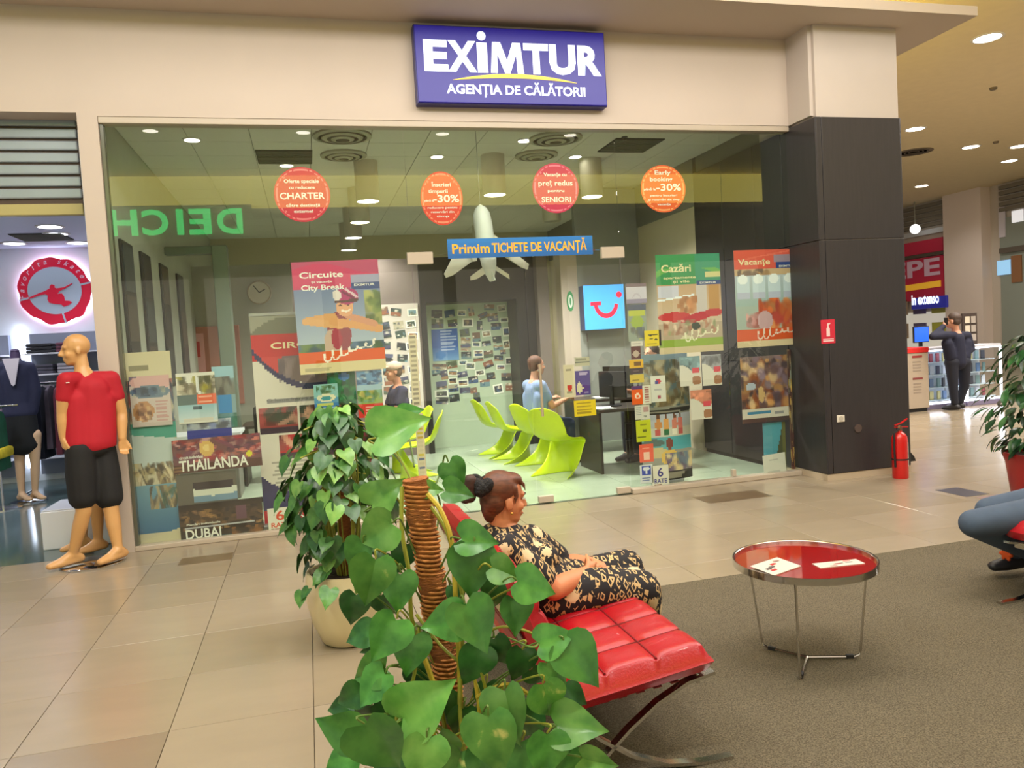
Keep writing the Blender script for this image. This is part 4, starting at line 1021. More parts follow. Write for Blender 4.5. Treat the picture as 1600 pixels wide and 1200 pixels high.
# ---- round stickers
def round_sticker(cx, cy, rx, ry, col, edge, label, items, rot=0.0):
    X0, X1, Z0, Z1 = rect_at(cx - rx, cy - ry, cx + rx, cy + ry, PG)
    cv = Canvas(30, 30, col); cv.put(np.abs(np.hypot(cv.X - .5, cv.Y - .5) - .455) < .012, edge, .8)
    u = Vector((math.cos(rot), 0, math.sin(rot))); v = Vector((-math.sin(rot), 0, math.cos(rot)))
    fr = frame_fn((X0, PG, Z0), u, v); w, h = X1 - X0, Z1 - Z0
    o = sheet('round_sticker', fr, w, h, cv, label, 'sticker', group='round stickers high on the glass', disc=True)
    words(o, fr, w, h, items)
round_sticker(472, 304, 44, 43, (206, 36, 62), (240, 150, 150), 'crimson round sticker reading charter, leftmost of the four', [('Oferte speciale', .5, .71, .07, .62, ink_w), ('cu reducere', .5, .6, .06, .46, ink_w), ('CHARTER', .5, .42, .12, .8, ink_w), ('către destinații', .5, .28, .055, .6, ink_w), ('externe!', .5, .17, .055, .34, ink_w)])
round_sticker(690, 310, 33, 42, (228, 66, 44), (250, 170, 140), 'orange red oval sticker reading minus thirty percent above the door corner', [('Înscrieri', .5, .72, .075, .46, ink_w), ('timpurii', .42, .6, .075, .46, ink_w), ('-30%', .6, .43, .14, .62, ink_w), ('până la', .2, .44, .04, .22, ink_w), ('reducere pentru', .5, .31, .04, .7, ink_w), ('rezervări din', .5, .23, .04, .55, ink_w), ('timp', .5, .15, .04, .3, ink_w)], .0)
round_sticker(868, 294, 36, 39, (210, 34, 84), (244, 150, 170), 'pink round sticker reading seniori, right of the model airplane', [('Vacanțe cu', .5, .74, .07, .5, ink_w), ('preț redus', .5, .55, .11, .74, ink_w), ('pentru', .5, .42, .06, .36, ink_w), ('SENIORI', .5, .22, .11, .64, ink_w)])
round_sticker(1036, 295, 35, 37, (232, 92, 34), (250, 190, 130), 'bright orange round sticker, rightmost of the four', [('Early', .5, .8, .09, .36, ink_w), ('booking', .46, .66, .09, .5, ink_w), ('-30%', .62, .46, .15, .56, ink_w), ('până la', .2, .47, .05, .26, ink_w), ('pentru înscrieri', .5, .34, .045, .6, ink_w), ('și rezervări din timp', .5, .25, .045, .7, ink_w), ('vacanțe', .5, .15, .045, .3, ink_w)])
# ---- blue banner
cv = Canvas(30, 5, (24, 104, 176)); cv.vgrad(0, 1, (20, 92, 160), (34, 118, 190))
o, fr, w, h = post('voucher_banner', 'blue banner with orange lettering about holiday vouchers across the top of the door', (699, 371, 926, 401), cv, 'banner', depth=-.045)
words(o, fr, w, h, [('Primim', .155, .26, .5, .25, ink_y), ('TICHETE DE VACANȚĂ', .625, .26, .5, .66, ink_y)])
# ---- bike poster
cv = Canvas(72, 98, (126, 138, 170)); cv.vgrad(.24, .78, (176, 190, 206), (116, 130, 168))
cv.rect(0, .2, 1, .27, (92, 120, 150)).mottle(0, .17, 1, .27, [(70, 100, 60), (100, 120, 70), (60, 90, 110)], 30, .07, 4)
cv.mottle(.8, .35, 1, .72, [(120, 140, 80), (90, 110, 70), (160, 160, 100)], 40, .07, 5)
cv.rect(0, .76, 1, 1, (206, 70, 110)); cv.put((cv.Y > .76) & (cv.Y > .93 + .05 * np.sin(cv.X * 5)), (190, 84, 118)); cv.rect(.66, .80, 1, .87, (160, 160, 190)).rect(.66, .735, 1, .80, (52, 74, 130))
cv.ell(.48, .34, .14, .2, (150, 70, 84)).ell(.4, .26, .1, .13, (206, 176, 160)).ell(.45, .3, .06, .1, (170, 60, 80))
cv.line(.12, .47, .42, .5, .05, (222, 164, 110), 1.4).line(.12, .47, .5, .42, .045, (226, 170, 116), 1.4).line(.42, .46, .96, .37, .05, (222, 160, 106), 1.4).line(.6, .5, .9, .42, .04, (214, 150, 120), 1.4)
cv.ell(.57, .58, .1, .085, (228, 168, 130)).line(.535, .553, .58, .538, .010, (246, 232, 220), 1.4).line(.58, .538, .625, .555, .010, (246, 232, 220), 1.4).ell(.52, .6, .016, .008, (90, 60, 50)).ell(.61, .6, .016, .008, (90, 60, 50)).ell(.6, .68, .14, .075, (176, 50, 110)).ell(.49, .69, .05, .05, (226, 214, 210)).line(.56, .72, .68, .66, .012, (120, 40, 80)).line(.6, .74, .72, .67, .012, (220, 190, 200)).line(.47, .63, .73, .64, .012, (90, 60, 60))
cv.rect(0, .09, 1, .19, (226, 92, 34)).rect(0, 0, 1, .09, (222, 206, 160)).lines(.05, .02, .4, .06, 2, (160, 150, 120), .6)
scrawl(cv, .26, .13, .9, .25, .03, 6.5, (246, 236, 224))
o, fr, w, h = post('city_break_poster', 'pink and blue poster of a smiling cyclist reading circuite and city break', (463, 408, 598, 582), cv, tilt=.012)
words(o, fr, w, h, [('Circuite', .33, .855, .055, .5, ink_w), ('și vacanțe', .33, .81, .018, .24, ink_w), ('City Break', .34, .745, .05, .5, ink_w), ('EXIMTUR', .82, .765, .022, .24, ink_w)])
# ---- cazari poster
cv = Canvas(66, 92, (190, 170, 150)); cv.vgrad(.3, .72, (214, 196, 176), (200, 160, 124)); cv.rect(0, .7, 1, 1, (60, 150, 92)); cv.put((cv.Y > .7) & (cv.X > .6), (62, 150, 120)); cv.put((cv.Y > .7) & (cv.Y < .86) & (np.abs(cv.Y - .9 + .4 * (cv.X - .5) ** 2) < .03), (110, 176, 90)); cv.rect(.62, .68, 1, .73, (44, 74, 140)).rect(.76, .765, 1, .82, (214, 206, 150))
cv.rect(.6, .4, .78, .68, (206, 196, 196)).rect(.02, .56, .34, .68, (206, 206, 226)).line(.02, .54, .56, .585, .014, (240, 246, 255), 1.4)
cv.mottle(.3, .4, .62, .58, [(170, 110, 70), (190, 130, 90)], 16, .06, 8); cv.rect(.8, .42, .97, .68, (196, 148, 92))
cv.ell(.26, .37, .26, .05, (206, 60, 66)).ell(.62, .36, .28, .045, (196, 44, 62), 1, .15).ell(.88, .4, .14, .04, (200, 60, 70))
cv.mottle(.08, .18, .9, .34, [(196, 160, 140), (220, 196, 176), (170, 120, 100), (150, 160, 120)], 50, .05, 9); cv.ell(.58, .27, .07, .04, (60, 72, 66)).ell(.42, .15, .08, .03, (220, 214, 180))
cv.rect(0, .06, 1, .14, (150, 176, 70)).rect(0, 0, 1, .06, (214, 196, 160)); scrawl(cv, .38, .16, .95, .22, .035, 5.5, (236, 232, 206))
o, fr, w, h = post('lodging_poster', 'green topped poster with a red boat reading cazări', (1027, 397, 1127, 551), cv)
words(o, fr, w, h, [('Cazări', .31, .825, .075, .46, ink_c), ('apartamente', .36, .755, .026, .5, ink_c), ('și vile', .38, .715, .026, .26, ink_c), ('EXIMTUR', .8, .695, .02, .26, ink_w)])
# ---- vacante poster
cv = Canvas(66, 92, (170, 186, 180)); cv.vgrad(.42, .76, (160, 186, 186), (190, 200, 214)); cv.rect(0, .8, 1, 1, (222, 92, 76)); cv.line(.1, .9, .95, .99, .01, (240, 130, 110), 1.4, .6).rect(.62, .87, 1, .95, (160, 140, 160)).rect(.65, .795, 1, .865, (48, 70, 140)).rect(0, .735, 1, .8, (206, 176, 140)).mottle(.05, .735, .6, .8, [(120, 100, 90), (190, 150, 110)], 14, .06, 3)
for k in range(4): cv.rect(.03 + k * .245, .5, .22 + k * .245, .73, (206, 222, 236)).ell(.12 + k * .245, .7, .08, .05, (244, 250, 255)).rect(.03 + k * .245, .5, .22 + k * .245, .56, (190, 196, 222))
cv.mottle(.35, .18, .98, .5, [(196, 84, 50), (214, 110, 60), (180, 70, 60), (206, 140, 90)], 60, .09, 12); cv.mottle(.15, .2, .5, .36, [(190, 90, 80), (210, 150, 150), (170, 120, 120)], 24, .06, 13); cv.ell(.45, .27, .12, .1, (206, 170, 180))
cv.rect(0, .07, 1, .18, (222, 90, 44)).rect(0, 0, 1, .07, (224, 204, 170)); scrawl(cv, .3, .12, .92, .17, .035, 6.5, (240, 214, 204))
o, fr, w, h = post('holiday_poster', 'coral topped poster reading vacanțe, nearest the dark pillar', (1149, 390, 1248, 541), cv)
words(o, fr, w, h, [('Vacanțe', .31, .85, .06, .5, ink_c), ('EXIMTUR', .82, .815, .022, .24, ink_w)])
# ---- left group
cv = Canvas(44, 150, (200, 190, 165)); cv.vgrad(.86, 1, (214, 202, 170), (206, 194, 160)); cv.mottle(0, .62, 1, .86, [(150, 110, 90), (90, 100, 120), (214, 190, 170), (170, 90, 90), (60, 70, 90)], 60, .14, 21, asp=.25); cv.rect(0, .56, 1, .64, (86, 160, 146)); cv.put((cv.Y < .585 - .03 * cv.X) & (cv.Y > .4), (196, 206, 206)); cv.mottle(0, .33, 1, .44, [(130, 110, 90), (180, 160, 120), (90, 80, 70), (206, 190, 160)], 60, .1, 22, asp=.25); cv.vgrad(.08, .33, (64, 110, 150), (120, 160, 180)); cv.mottle(.3, .2, 1, .32, [(100, 90, 80), (150, 130, 100), (80, 100, 90), (190, 170, 130)], 40, .12, 23, asp=.25); cv.put((cv.Y < .04 + .06 * cv.X), (206, 196, 166)); cv.lines(.06, .9, .6, .94, 1, (110, 104, 80), .7)
post('beach_poster', 'tall narrow beach town poster at the left end of the window', (207, 549, 278, 857), cv, depth=.03)
cv = Canvas(26, 32, (206, 190, 186)); cv.rect(0, .82, 1, 1, (120, 110, 130)).put(((cv.X - .6) / .6) ** 2 + ((cv.Y - .88) / .14) ** 2 < 1, (216, 170, 170)).ell(.5, .68, .5, .13, (110, 130, 150)).mottle(.05, .58, .9, .78, [(80, 100, 130), (170, 170, 160), (60, 70, 90)], 20, .1, 31).ell(.3, .3, .27, .2, (190, 140, 100)).mottle(.08, .12, .5, .48, [(160, 110, 80), (210, 170, 130), (120, 80, 60)], 20, .08, 32).lines(.6, .08, .95, .5, 8, (190, 120, 120), .5)
post('cruise_flyer', 'pale flyer with an oval sea view taped over the tall beach poster', (204, 587, 267, 666), cv, 'flyer', depth=.012)
cv = Canvas(26, 30, (226, 222, 212)); cv.mottle(0, .58, 1, .92, [(150, 140, 60), (110, 100, 80), (190, 180, 160), (80, 80, 60)], 40, .12, 33).line(.52, .9, .56, .6, .04, (225, 225, 225)).rect(0, .36, .5, .58, (90, 110, 110)).rect(.5, .36, 1, .56, (232, 110, 80)).lines(.54, .4, .95, .53, 3, (250, 210, 190), .7).vgrad(.04, .36, (210, 220, 224), (150, 190, 204)).ell(.5, .3, .12, .04, (70, 90, 100)).rect(.1, .05, .9, .1, (216, 210, 200))
post('waterfall_flyer', 'flyer with a waterfall photo and an orange box above the Thailand banner', (277, 582, 338, 661), cv, 'flyer', depth=.012)
cv = Canvas(16, 30, (130, 160, 170)); cv.rect(0, .8, 1, 1, (150, 190, 206)).mottle(0, .55, 1, .82, [(70, 64, 60), (110, 110, 100)], 16, .2, 34).rect(.2, .25, .8, .55, (40, 130, 196)).mottle(0, 0, 1, .25, [(60, 110, 90), (100, 150, 160)], 12, .2, 35)
post('blue_travel_flyer', 'blue travel flyer half hidden behind the waterfall flyer', (334, 572, 368, 668), cv, 'flyer', depth=.05)
cv = Canvas(26, 12, (64, 70, 140)); cv.rect(0, .5, 1, 1, (150, 160, 180)).mottle(0, .5, 1, 1, [(200, 206, 214), (90, 90, 100), (120, 130, 170)], 24, .12, 36, asp=2).rect(0, .08, 1, .5, (60, 66, 150))
post('ferry_flyer', 'dark blue flyer with a pale ship just above the Thailand banner', (292, 655, 362, 686), cv, 'flyer', depth=.02)
cv = Canvas(56, 20, (120, 80, 84)); cv.mottle(0, .3, 1, 1, [(190, 150, 150), (120, 70, 90), (206, 120, 110), (160, 60, 70), (90, 60, 80)], 90, .06, 41, asp=2.5).ell(.38, .68, .085, .24, (222, 180, 110)).ell(.38, .7, .04, .12, (236, 206, 140)).ell(.86, .4, .04, .08, (226, 214, 60)).rect(0, 0, 1, .26, (92, 60, 56)).lines(.0, .02, .12, .2, 2, (170, 130, 90), .6)
o, fr, w, h = post('thailand_banner', 'wide poster with bold white lettering reading Thailanda', (270, 683, 409, 735), cv, tilt=.012)
words(o, fr, w, h, [('THAILANDA', .45, .06, .33, .78, ink_w), ('circuit individual', .2, .42, .09, .26, ink_w)])
cv = Canvas(34, 26, (96, 92, 84)); cv.rect(0, .0, 1, 1, (104, 98, 90)).put((cv.X > .25) & (cv.X < .95) & (cv.Y > .52 + .1 * (cv.X - .6) ** 2) & (cv.Y < .78), (60, 50, 58)).put((cv.X > .25) & (cv.Y > .4 + .12 * np.abs(cv.X - .6)) & (cv.Y < .56 + .12 * np.abs(cv.X - .6)), (216, 218, 206)).put((cv.X > .25) & (cv.Y > .26) & (cv.Y < .4 + .12 * np.abs(cv.X - .6)), (120, 150, 176)).rect(.5, 0, 1, .2, (70, 90, 130)).mottle(.2, .02, .6, .24, [(70, 80, 50), (100, 100, 70)], 14, .1, 42)
post('desert_poster', 'brown grey poster with a white and blue boat shape between the Thailand and Dubai banners', (277, 738, 371, 800), cv, depth=.02)
cv = Canvas(56, 26, (60, 46, 42)); cv.vgrad(.45, 1, (96, 74, 60), (50, 40, 40)); cv.mottle(0, .3, 1, .85, [(130, 96, 70), (84, 66, 56), (160, 120, 80), (50, 40, 44)], 70, .04, 43, asp=2.6).rect(.68, .5, .8, .84, (110, 76, 90)).rect(.02, .02, 1, .16, (64, 84, 92)).mottle(.6, .1, 1, .32, [(150, 100, 60), (110, 80, 60)], 20, .06, 44, asp=1.5).rect(.06, .37, .9, .41, (190, 190, 196))
o, fr, w, h = post('dubai_banner', 'dark city skyline poster with white lettering reading Dubai at the foot of the window', (281, 784, 412, 845), cv, tilt=.012)
words(o, fr, w, h, [('DUBAI', .27, .13, .25, .42, ink_w), ('Plecări individuale', .28, .47, .05, .4, ink_w)])
def six_rate(box, label, ink, depth=0.0):
    cv = Canvas(20, 24, (232, 226, 212)); cv.mottle(.1, .03, .6, .3, [(150, 80, 60), (200, 120, 90), (110, 70, 60)], 16, .12, 45).rect(.55, .05, .85, .25, (206, 196, 186))
    o, fr, w, h = post('six_rate_sign', label, box, cv, 'sign', depth=depth)
    words(o, fr, w, h, [('6', .5, .58, .34, .34, ink), ('RATE', .5, .33, .17, .76, ink)])
six_rate((419, 793, 458, 838), 'white sign with a large orange six beside the Dubai banner', ink_r); six_rate((1019, 727, 1045, 768), 'white sign with a dark blue six at the foot of the right window', ink_b)
# roll-up banner behind the glass
RY = GY + .36
X0, X1, Z0, Z1 = rect_at(402, 488, 556, 838, RY); Z0 = .03
cv = Canvas(44, 104, (222, 214, 202)); T_ = cv.Y; U_ = cv.X
cv.rect(0, .86, 1, 1, (112, 112, 96)); cv.put((T_ > .78) & (T_ < .9), (196, 40, 44)); cv.put((T_ < .8) & (T_ > .66 + .5 * (U_ - .6) ** 2), (120, 104, 110)); cv.put((T_ < .8) & (T_ > .64 + .5 * (U_ - .6) ** 2) & (U_ < .3), (206, 60, 60)); cv.mottle(.25, .67, .95, .79, [(96, 84, 92), (150, 130, 130), (120, 100, 96)], 30, .1, 51); cv.put(np.abs(T_ - (.645 + .5 * (U_ - .6) ** 2)) < .014, (46, 44, 90))
cv.put((T_ > .985 - .25 * np.abs(U_ - .37) ** 2.0 * 2.2) & (T_ > .86), (150, 148, 132))
for k, (u0, v0, u1, v1, c) in enumerate(((.03, .43, .4, .555, (150, 60, 60)), (.43, .43, .74, .555, (110, 50, 46)), (.76, .43, .98, .555, (100, 40, 46)), (.2, .31, .52, .42, (190, 40, 46)), (.55, .31, .84, .42, (130, 40, 44)))): cv.rect(u0, v0, u1, v1, c).mottle(u0, v0 + .04, u1, v1, [(200, 150, 130), (90, 40, 40), (60, 70, 60), (170, 80, 80)], 14, .1, 60 + k, asp=.4).rect(u0, v0, u1, v0 + .03, (60, 40, 60))
for k in range(10): cv.lines(.12 + .02 * (k % 3), .12 + k * .018, .8, .135 + k * .018, 1, (150, 144, 134), .7, 70 + k)
cv.lines(.12, .575, .72, .6, 1, (110, 110, 116), .7); cv.put(T_ < .1 - .12 * (1 - U_) * (U_ < .3) * 0, (222, 214, 202)); cv.put(T_ < .09 + .25 * (U_ - .75) ** 2, (52, 50, 96)); cv.put(T_ < .07 + .0 * U_, (190, 40, 46))
ru = thing('roll_up_banner', ((X0 + X1) / 2, RY, 0), 'white and red roll up banner reading circuite behind the left glass', 'banner')
fr = frame_fn((X0, RY, Z0), (1, 0, 0), (0, 0, 1)); w, h = X1 - X0, Z1 - Z0
sheet('banner_sheet', fr, w, h, cv, 'printed banner sheet', parent=ru)
words(ru, fr, w, h, [('CIRCUITE', .55, .835, .03, .72, ink_c), ('O lume într-o singură...', .46, .585, .014, .7, M('ink_grey', (120, 116, 116), .6)), ('PARTENER', .48, .022, .03, .6, ink_w)])
b = MB(); b.box(X0 - .03, X1 + .03, RY - .09, RY + .1, 0, .045, .012); b.build('base', M('rollup_alu', (170, 170, 172), .3, metal=.6), ru)
b = MB(); b.tube([((X0 + X1) / 2, RY + .03, .04), ((X0 + X1) / 2, RY + .03, Z1)], .01, 8); b.build('pole', M('rollup_alu'), ru, True)
b = MB(); b.box(X0, X1, RY - .008, RY + .012, Z1 - .015, Z1 + .012); b.build('top_bar', M('rollup_alu'), ru)
# flyers right of the roll-up
cv = Canvas(18, 24, (90, 150, 190)); cv.rect(0, .6, 1, 1, (140, 190, 190)).mottle(.1, .7, .9, .95, [(70, 110, 70), (90, 120, 80)], 14, .1, 81).ell(.5, .58, .4, .12, (226, 222, 190)).ell(.5, .56, .25, .06, (70, 150, 160)).rect(0, .0, 1, .4, (60, 120, 180)).lines(.1, .3, .9, .42, 1, (230, 220, 90), .8).rect(.08, .06, .4, .16, (206, 96, 80)).lines(.1, .18, .9, .3, 2, (206, 220, 230), .7)
post('palm_island_flyer', 'blue flyer with a palm island beside the roll up banner', (491, 600, 529, 651), cv, 'flyer', depth=.015)
cv = Canvas(20, 24, (40, 100, 60)); cv.mottle(0, 0, 1, 1, [(30, 80, 50), (60, 130, 80), (50, 70, 60), (30, 120, 90)], 50, .14, 82).ell(.6, .8, .2, .12, (70, 120, 180))
post('forest_flyer', 'dark green flyer behind the palm island flyer', (512, 578, 556, 632), cv, 'flyer', depth=.06)
cv = Canvas(18, 14, (110, 150, 190)); cv.mottle(0, 0, 1, 1, [(80, 110, 150), (200, 210, 216), (60, 80, 110)], 26, .14, 83)
post('sea_flyer', 'small blue sea photo flyer under the corner of the bike poster', (557, 579, 597, 603), cv, 'flyer', depth=.02)
cv = Canvas(20, 24, (200, 206, 180)); cv.rect(0, .42, 1, .85, (150, 170, 90)).mottle(0, .45, 1, .85, [(90, 130, 60), (206, 190, 110), (120, 160, 140)], 30, .12, 84).rect(0, 0, 1, .42, (214, 50, 44)).lines(.3, .08, .95, .34, 3, (240, 200, 190), .8).rect(0, .85, 1, 1, (160, 190, 206))
post('green_red_flyer', 'flyer with a green landscape over a red field behind the potted climber', (559, 601, 598, 652), cv, 'flyer', depth=.01)
# vertical label strips beside the door
def label_strip(box, label, seed, colors):
    n = 30; cv = Canvas(6, n * 2, (222, 208, 178)); q = np.random.RandomState(seed)
    for k in range(n // 2):
        c = colors[q.randint(len(colors))]; v = (k + .2) / (n / 2); cv.rect(.25, v, .8, v + .03, c)
    post('label_strip', label, box, cv, 'sticker', depth=.004)
label_strip((641, 523, 654, 634), 'cream vertical strip of black marks on the door edge, upper of the two', 91, [(170, 156, 132), (186, 172, 146), (150, 138, 122), (214, 200, 170)])
label_strip((651, 646, 664, 748), 'cream vertical strip of small coloured logos on the door edge, lower of the two', 92, [(90, 126, 176), (206, 170, 70), (214, 200, 170), (110, 116, 150), (214, 190, 80)])
# ---- right group
def sticker(box, label, col, items=(), cat='sticker', depth=0.0, res=(14, 16), name='sticker', texts=()):
    cv = Canvas(*res, col)
    for f, *a in items: getattr(cv, f)(*a)
    o, fr, w, h = post(name, label, box, cv, cat, depth=depth)
    if texts: words(o, fr, w, h, texts)
sticker((881, 570, 898, 621), 'tall white sticker with a red dot on the glass door', (222, 208, 180), [('ell', .5, .3, .22, .1, (206, 50, 40)), ('rect', 0, .66, 1, .68, (170, 160, 140)), ('lines', .2, .8, .8, .9, 1, (120, 110, 100), .6), ('lines', .2, .12, .8, .2, 1, (120, 110, 100), .6)])
sticker((899, 579, 922, 617), 'purple sticker with a pale star on the glass door', (74, 56, 140), [('lines', .3, .78, .9, .95, 2, (206, 190, 220), .8), ('ell', .25, .3, .2, .22, (222, 214, 180)), ('rect', .05, .28, .55, .34, (222, 214, 180)), ('rect', .2, .08, .28, .56, (222, 214, 180)), ('lines', .6, .05, .95, .15, 1, (190, 180, 210), .7)])
sticker((898, 558, 921, 572), 'small pale sticker above the purple star sticker', (190, 184, 160), [('rect', 0, .4, 1, .55, (96, 100, 96)), ('lines', .1, .6, .9, .95, 1, (120, 118, 100), .6)], res=(14, 8))
sticker((897, 625, 931, 650), 'yellow notice sticker on the glass door below the purple one', (240, 206, 30), [('lines', .1, .1, .9, .9, 4, (150, 120, 20), .7)], res=(18, 14))
sticker((978, 443, 1010, 474), 'pale pink flyer with a handbag outline beside the blue light box', (206, 200, 216), [('rect', 0, .86, 1, 1, (130, 110, 120)), ('ell', .5, .3, .2, .2, (190, 180, 200)), ('ell', .5, .28, .15, .15, (206, 200, 216)), ('rect', 0, 0, 1, .2, (150, 140, 170))], 'flyer', depth=.03, res=(18, 18))
sticker((981, 476, 1010, 533), 'tall green and grey flyer below the handbag flyer', (150, 160, 150), [('rect', 0, .84, 1, 1, (90, 96, 120)), ('rect', .05, .7, .95, .84, (190, 196, 80)), ('ell', .5, .52, .35, .18, (160, 180, 80)), ('mottle', .1, .05, .9, .4, [(120, 120, 110), (190, 190, 90), (90, 96, 110)], 14, .18, 5)], 'flyer', depth=.03, res=(16, 26))
sticker((1007, 516, 1033, 541), 'square yellow sticker with black birds at the corner of the green topped poster', (236, 208, 20), [('ell', .35, .7, .14, .06, (40, 40, 20)), ('ell', .65, .72, .12, .05, (40, 40, 20)), ('ell', .4, .48, .13, .05, (40, 40, 20)), ('ell', .68, .42, .12, .06, (40, 40, 20)), ('lines', .15, .1, .85, .2, 1, (130, 110, 20), .6)], depth=-.0)
sticker((986, 533, 1004, 541), 'tiny white sticker on the door post glass', (222, 214, 206), [('lines', .1, .2, .9, .8, 1, (160, 150, 150), .6)], res=(10, 5))
sticker((986, 541, 1001, 561), 'wine red sticker with a pale star', (92, 44, 46), [('ell', .5, .4, .3, .25, (190, 170, 156)), ('rect', .1, .36, .9, .44, (190, 170, 156)), ('rect', .45, .1, .55, .7, (190, 170, 156))])
sticker((983, 562, 1005, 575), 'amber sticker with dark print, upper of two on the door post glass', (228, 176, 30), [('rect', .3, .3, .8, .7, (120, 80, 20))], res=(12, 8))
sticker((985, 575, 1004, 584), 'dark aubergine strip sticker between the two amber stickers', (58, 40, 52), [('lines', .2, .3, .8, .7, 1, (140, 120, 120), .6)], res=(10, 5))
sticker((984, 585, 1006, 598), 'amber sticker with dark print, lower of two on the door post glass', (214, 184, 60), [('lines', .2, .15, .8, .5, 1, (110, 90, 30), .7)], res=(12, 8))
sticker((987, 603, 1004, 632), 'orange sticker with a white swirl and a purple head band', (238, 96, 24), [('rect', 0, .84, 1, 1, (92, 56, 120)), ('ell', .52, .45, .25, .16, (250, 220, 200)), ('ell', .52, .45, .13, .08, (238, 96, 24))])
sticker((1004, 602, 1017, 631), 'narrow white sticker with a column of red brown words', (226, 220, 206), [('lines', .2, .05, .85, .95, 7, (150, 70, 70), .8)], res=(8, 22))
sticker((1017, 587, 1040, 628), 'white flyer with a red and blue star on the beach banner', (222, 220, 212), [('ell', .5, .78, .2, .12, (200, 44, 70)), ('ell', .4, .74, .12, .08, (60, 60, 150)), ('lines', .2, .45, .8, .52, 1, (160, 160, 170), .6), ('ell', .55, .18, .12, .07, (170, 80, 100))], 'flyer', depth=-.002)
sticker((992, 633, 1015, 655), 'small white grey card with a pink stamp', (214, 210, 200), [('lines', .1, .3, .5, .9, 5, (130, 140, 150), .7), ('rect', .6, .5, .9, .9, (190, 150, 150)), ('ell', .7, .2, .1, .08, (150, 150, 140))])
sticker((994, 656, 1017, 690), 'lime yellow card with dark print', (200, 206, 30), [('lines', .3, .7, .8, .85, 1, (110, 110, 20), .7), ('ell', .55, .5, .2, .05, (100, 104, 20)), ('lines', .1, .15, .8, .3, 1, (90, 96, 20), .8)])
sticker((999, 694, 1021, 722), 'coral card with a pale square', (236, 96, 70), [('rect', .3, .15, .75, .55, (246, 200, 180)), ('lines', .2, .7, .8, .85, 1, (246, 170, 150), .7)])
sticker((1000, 726, 1020, 755), 'white card with a blue palm emblem', (218, 220, 226), [('rect', .12, .42, .85, .95, (36, 66, 176)), ('ell', .5, .78, .28, .1, (220, 226, 240)), ('rect', .45, .48, .55, .78, (220, 226, 240)), ('lines', .15, .1, .85, .36, 2, (70, 90, 160), .7)])
def brochure(box, label, seed, warm):
    cv = Canvas(20, 28, (222, 216, 206)); cv.rect(0, .5, 1, 1, warm).mottle(0, .5, 1, .98, [tuple(int(v * k) for v in warm) for k in (.7, .9, 1.1)], 26, .14, seed); cv.put((cv.Y < .72 - .45 * cv.X + .08 * np.sin(cv.X * 5)), (224, 218, 208)); cv.rect(.58, .42, .96, .6, (222, 80, 96)); cv.ell(.8, .18, .22, .16, (170, 120, 90))
    post('brochure', label, box, cv, 'brochure', depth=0, group='brochures taped on the right glass pane')
brochure((1062, 557, 1094, 603), 'brochure with a grey blue coast, left of the upper two under the green poster', 95, (130, 160, 170)); brochure((1097, 554, 1127, 602), 'brochure with a bather, right of the upper two under the green poster', 96, (170, 170, 180)); brochure((1079, 609, 1112, 655), 'brochure with a pink sunset, below the other two', 97, (214, 140, 116))
# beach roll-up, right
RY2 = GY + .34
X0, X1, Z0, Z1 = rect_at(1001, 552, 1078, 762, RY2); Z0 = .05
cv = Canvas(30, 84, (150, 150, 140)); cv.vgrad(.6, 1, (120, 116, 90), (140, 170, 190)); cv.mottle(0, .58, 1, .95, [(150, 130, 90), (90, 84, 60), (180, 170, 140), (120, 100, 70), (84, 110, 120)], 90, .12, 98, asp=.4); cv.put(np.abs(cv.Y - (.535 + .02 * cv.X)) < .02, (34, 32, 30)); cv.lines(.1, .535, .9, .55, 1, (196, 190, 176), .7)
cv.vgrad(.4, .52, (180, 186, 186), (196, 200, 220)); cv.rect(0, .35, 1, .42, (206, 204, 190))
for u, c in ((.3, (206, 140, 80)), (.45, (222, 160, 90)), (.63, (214, 130, 110)), (.75, (220, 120, 110))): cv.ell(u, .44, .055, .06, c).ell(u, .505, .03, .016, (110, 70, 50)).rect(u - .05, .36, u + .04, .4, [(40, 110, 70), (226, 196, 90), (236, 230, 214), (200, 90, 90)][int(u * 10) % 4])
cv.rect(0, .22, .5, .35, (96, 170, 180)).rect(.5, .24, 1, .35, (80, 170, 186)).ell(.2, .3, .2, .03, (90, 110, 110)).ell(.25, .22, .25, .04, (206, 190, 140)).ell(.5, .18, .18, .06, (226, 186, 90)).ell(.5, .29, .06, .05, (130, 70, 60)); cv.mottle(.4, .06, 1, .22, [(200, 170, 120), (110, 90, 120), (222, 200, 150), (90, 110, 130)], 30, .12, 99, asp=.5); cv.rect(0, 0, 1, .075, (40, 36, 34)).lines(.05, .01, .9, .06, 2, (190, 180, 160), .7)
r2 = thing('beach_banner', ((X0 + X1) / 2, RY2, 0), 'tall curved beach holiday banner with four bathers behind the right glass', 'banner')
fr = frame_fn((X0, RY2, Z0), (1, 0, 0), (0, 0, 1)); sheet('banner_sheet', fr, X1 - X0, Z1 - Z0, cv, 'printed banner sheet', parent=r2, curl=lambda u, v: .07 * (1 - (2 * u - 1) ** 2))
b = MB(); b.lathe([(.001, 0), (.17, 0), (.17, .04), (.15, .05), (.001, .05)], ((X0 + X1) / 2, RY2 + .02, 0), 24, 1.1, .6); b.build('base', M('rollup_alu'), r2, True)
b = MB(); b.tube([((X0 + X1) / 2, RY2 + .04, .04), ((X0 + X1) / 2, RY2 + .04, Z1)], .01, 8); b.build('pole', M('rollup_alu'), r2, True)
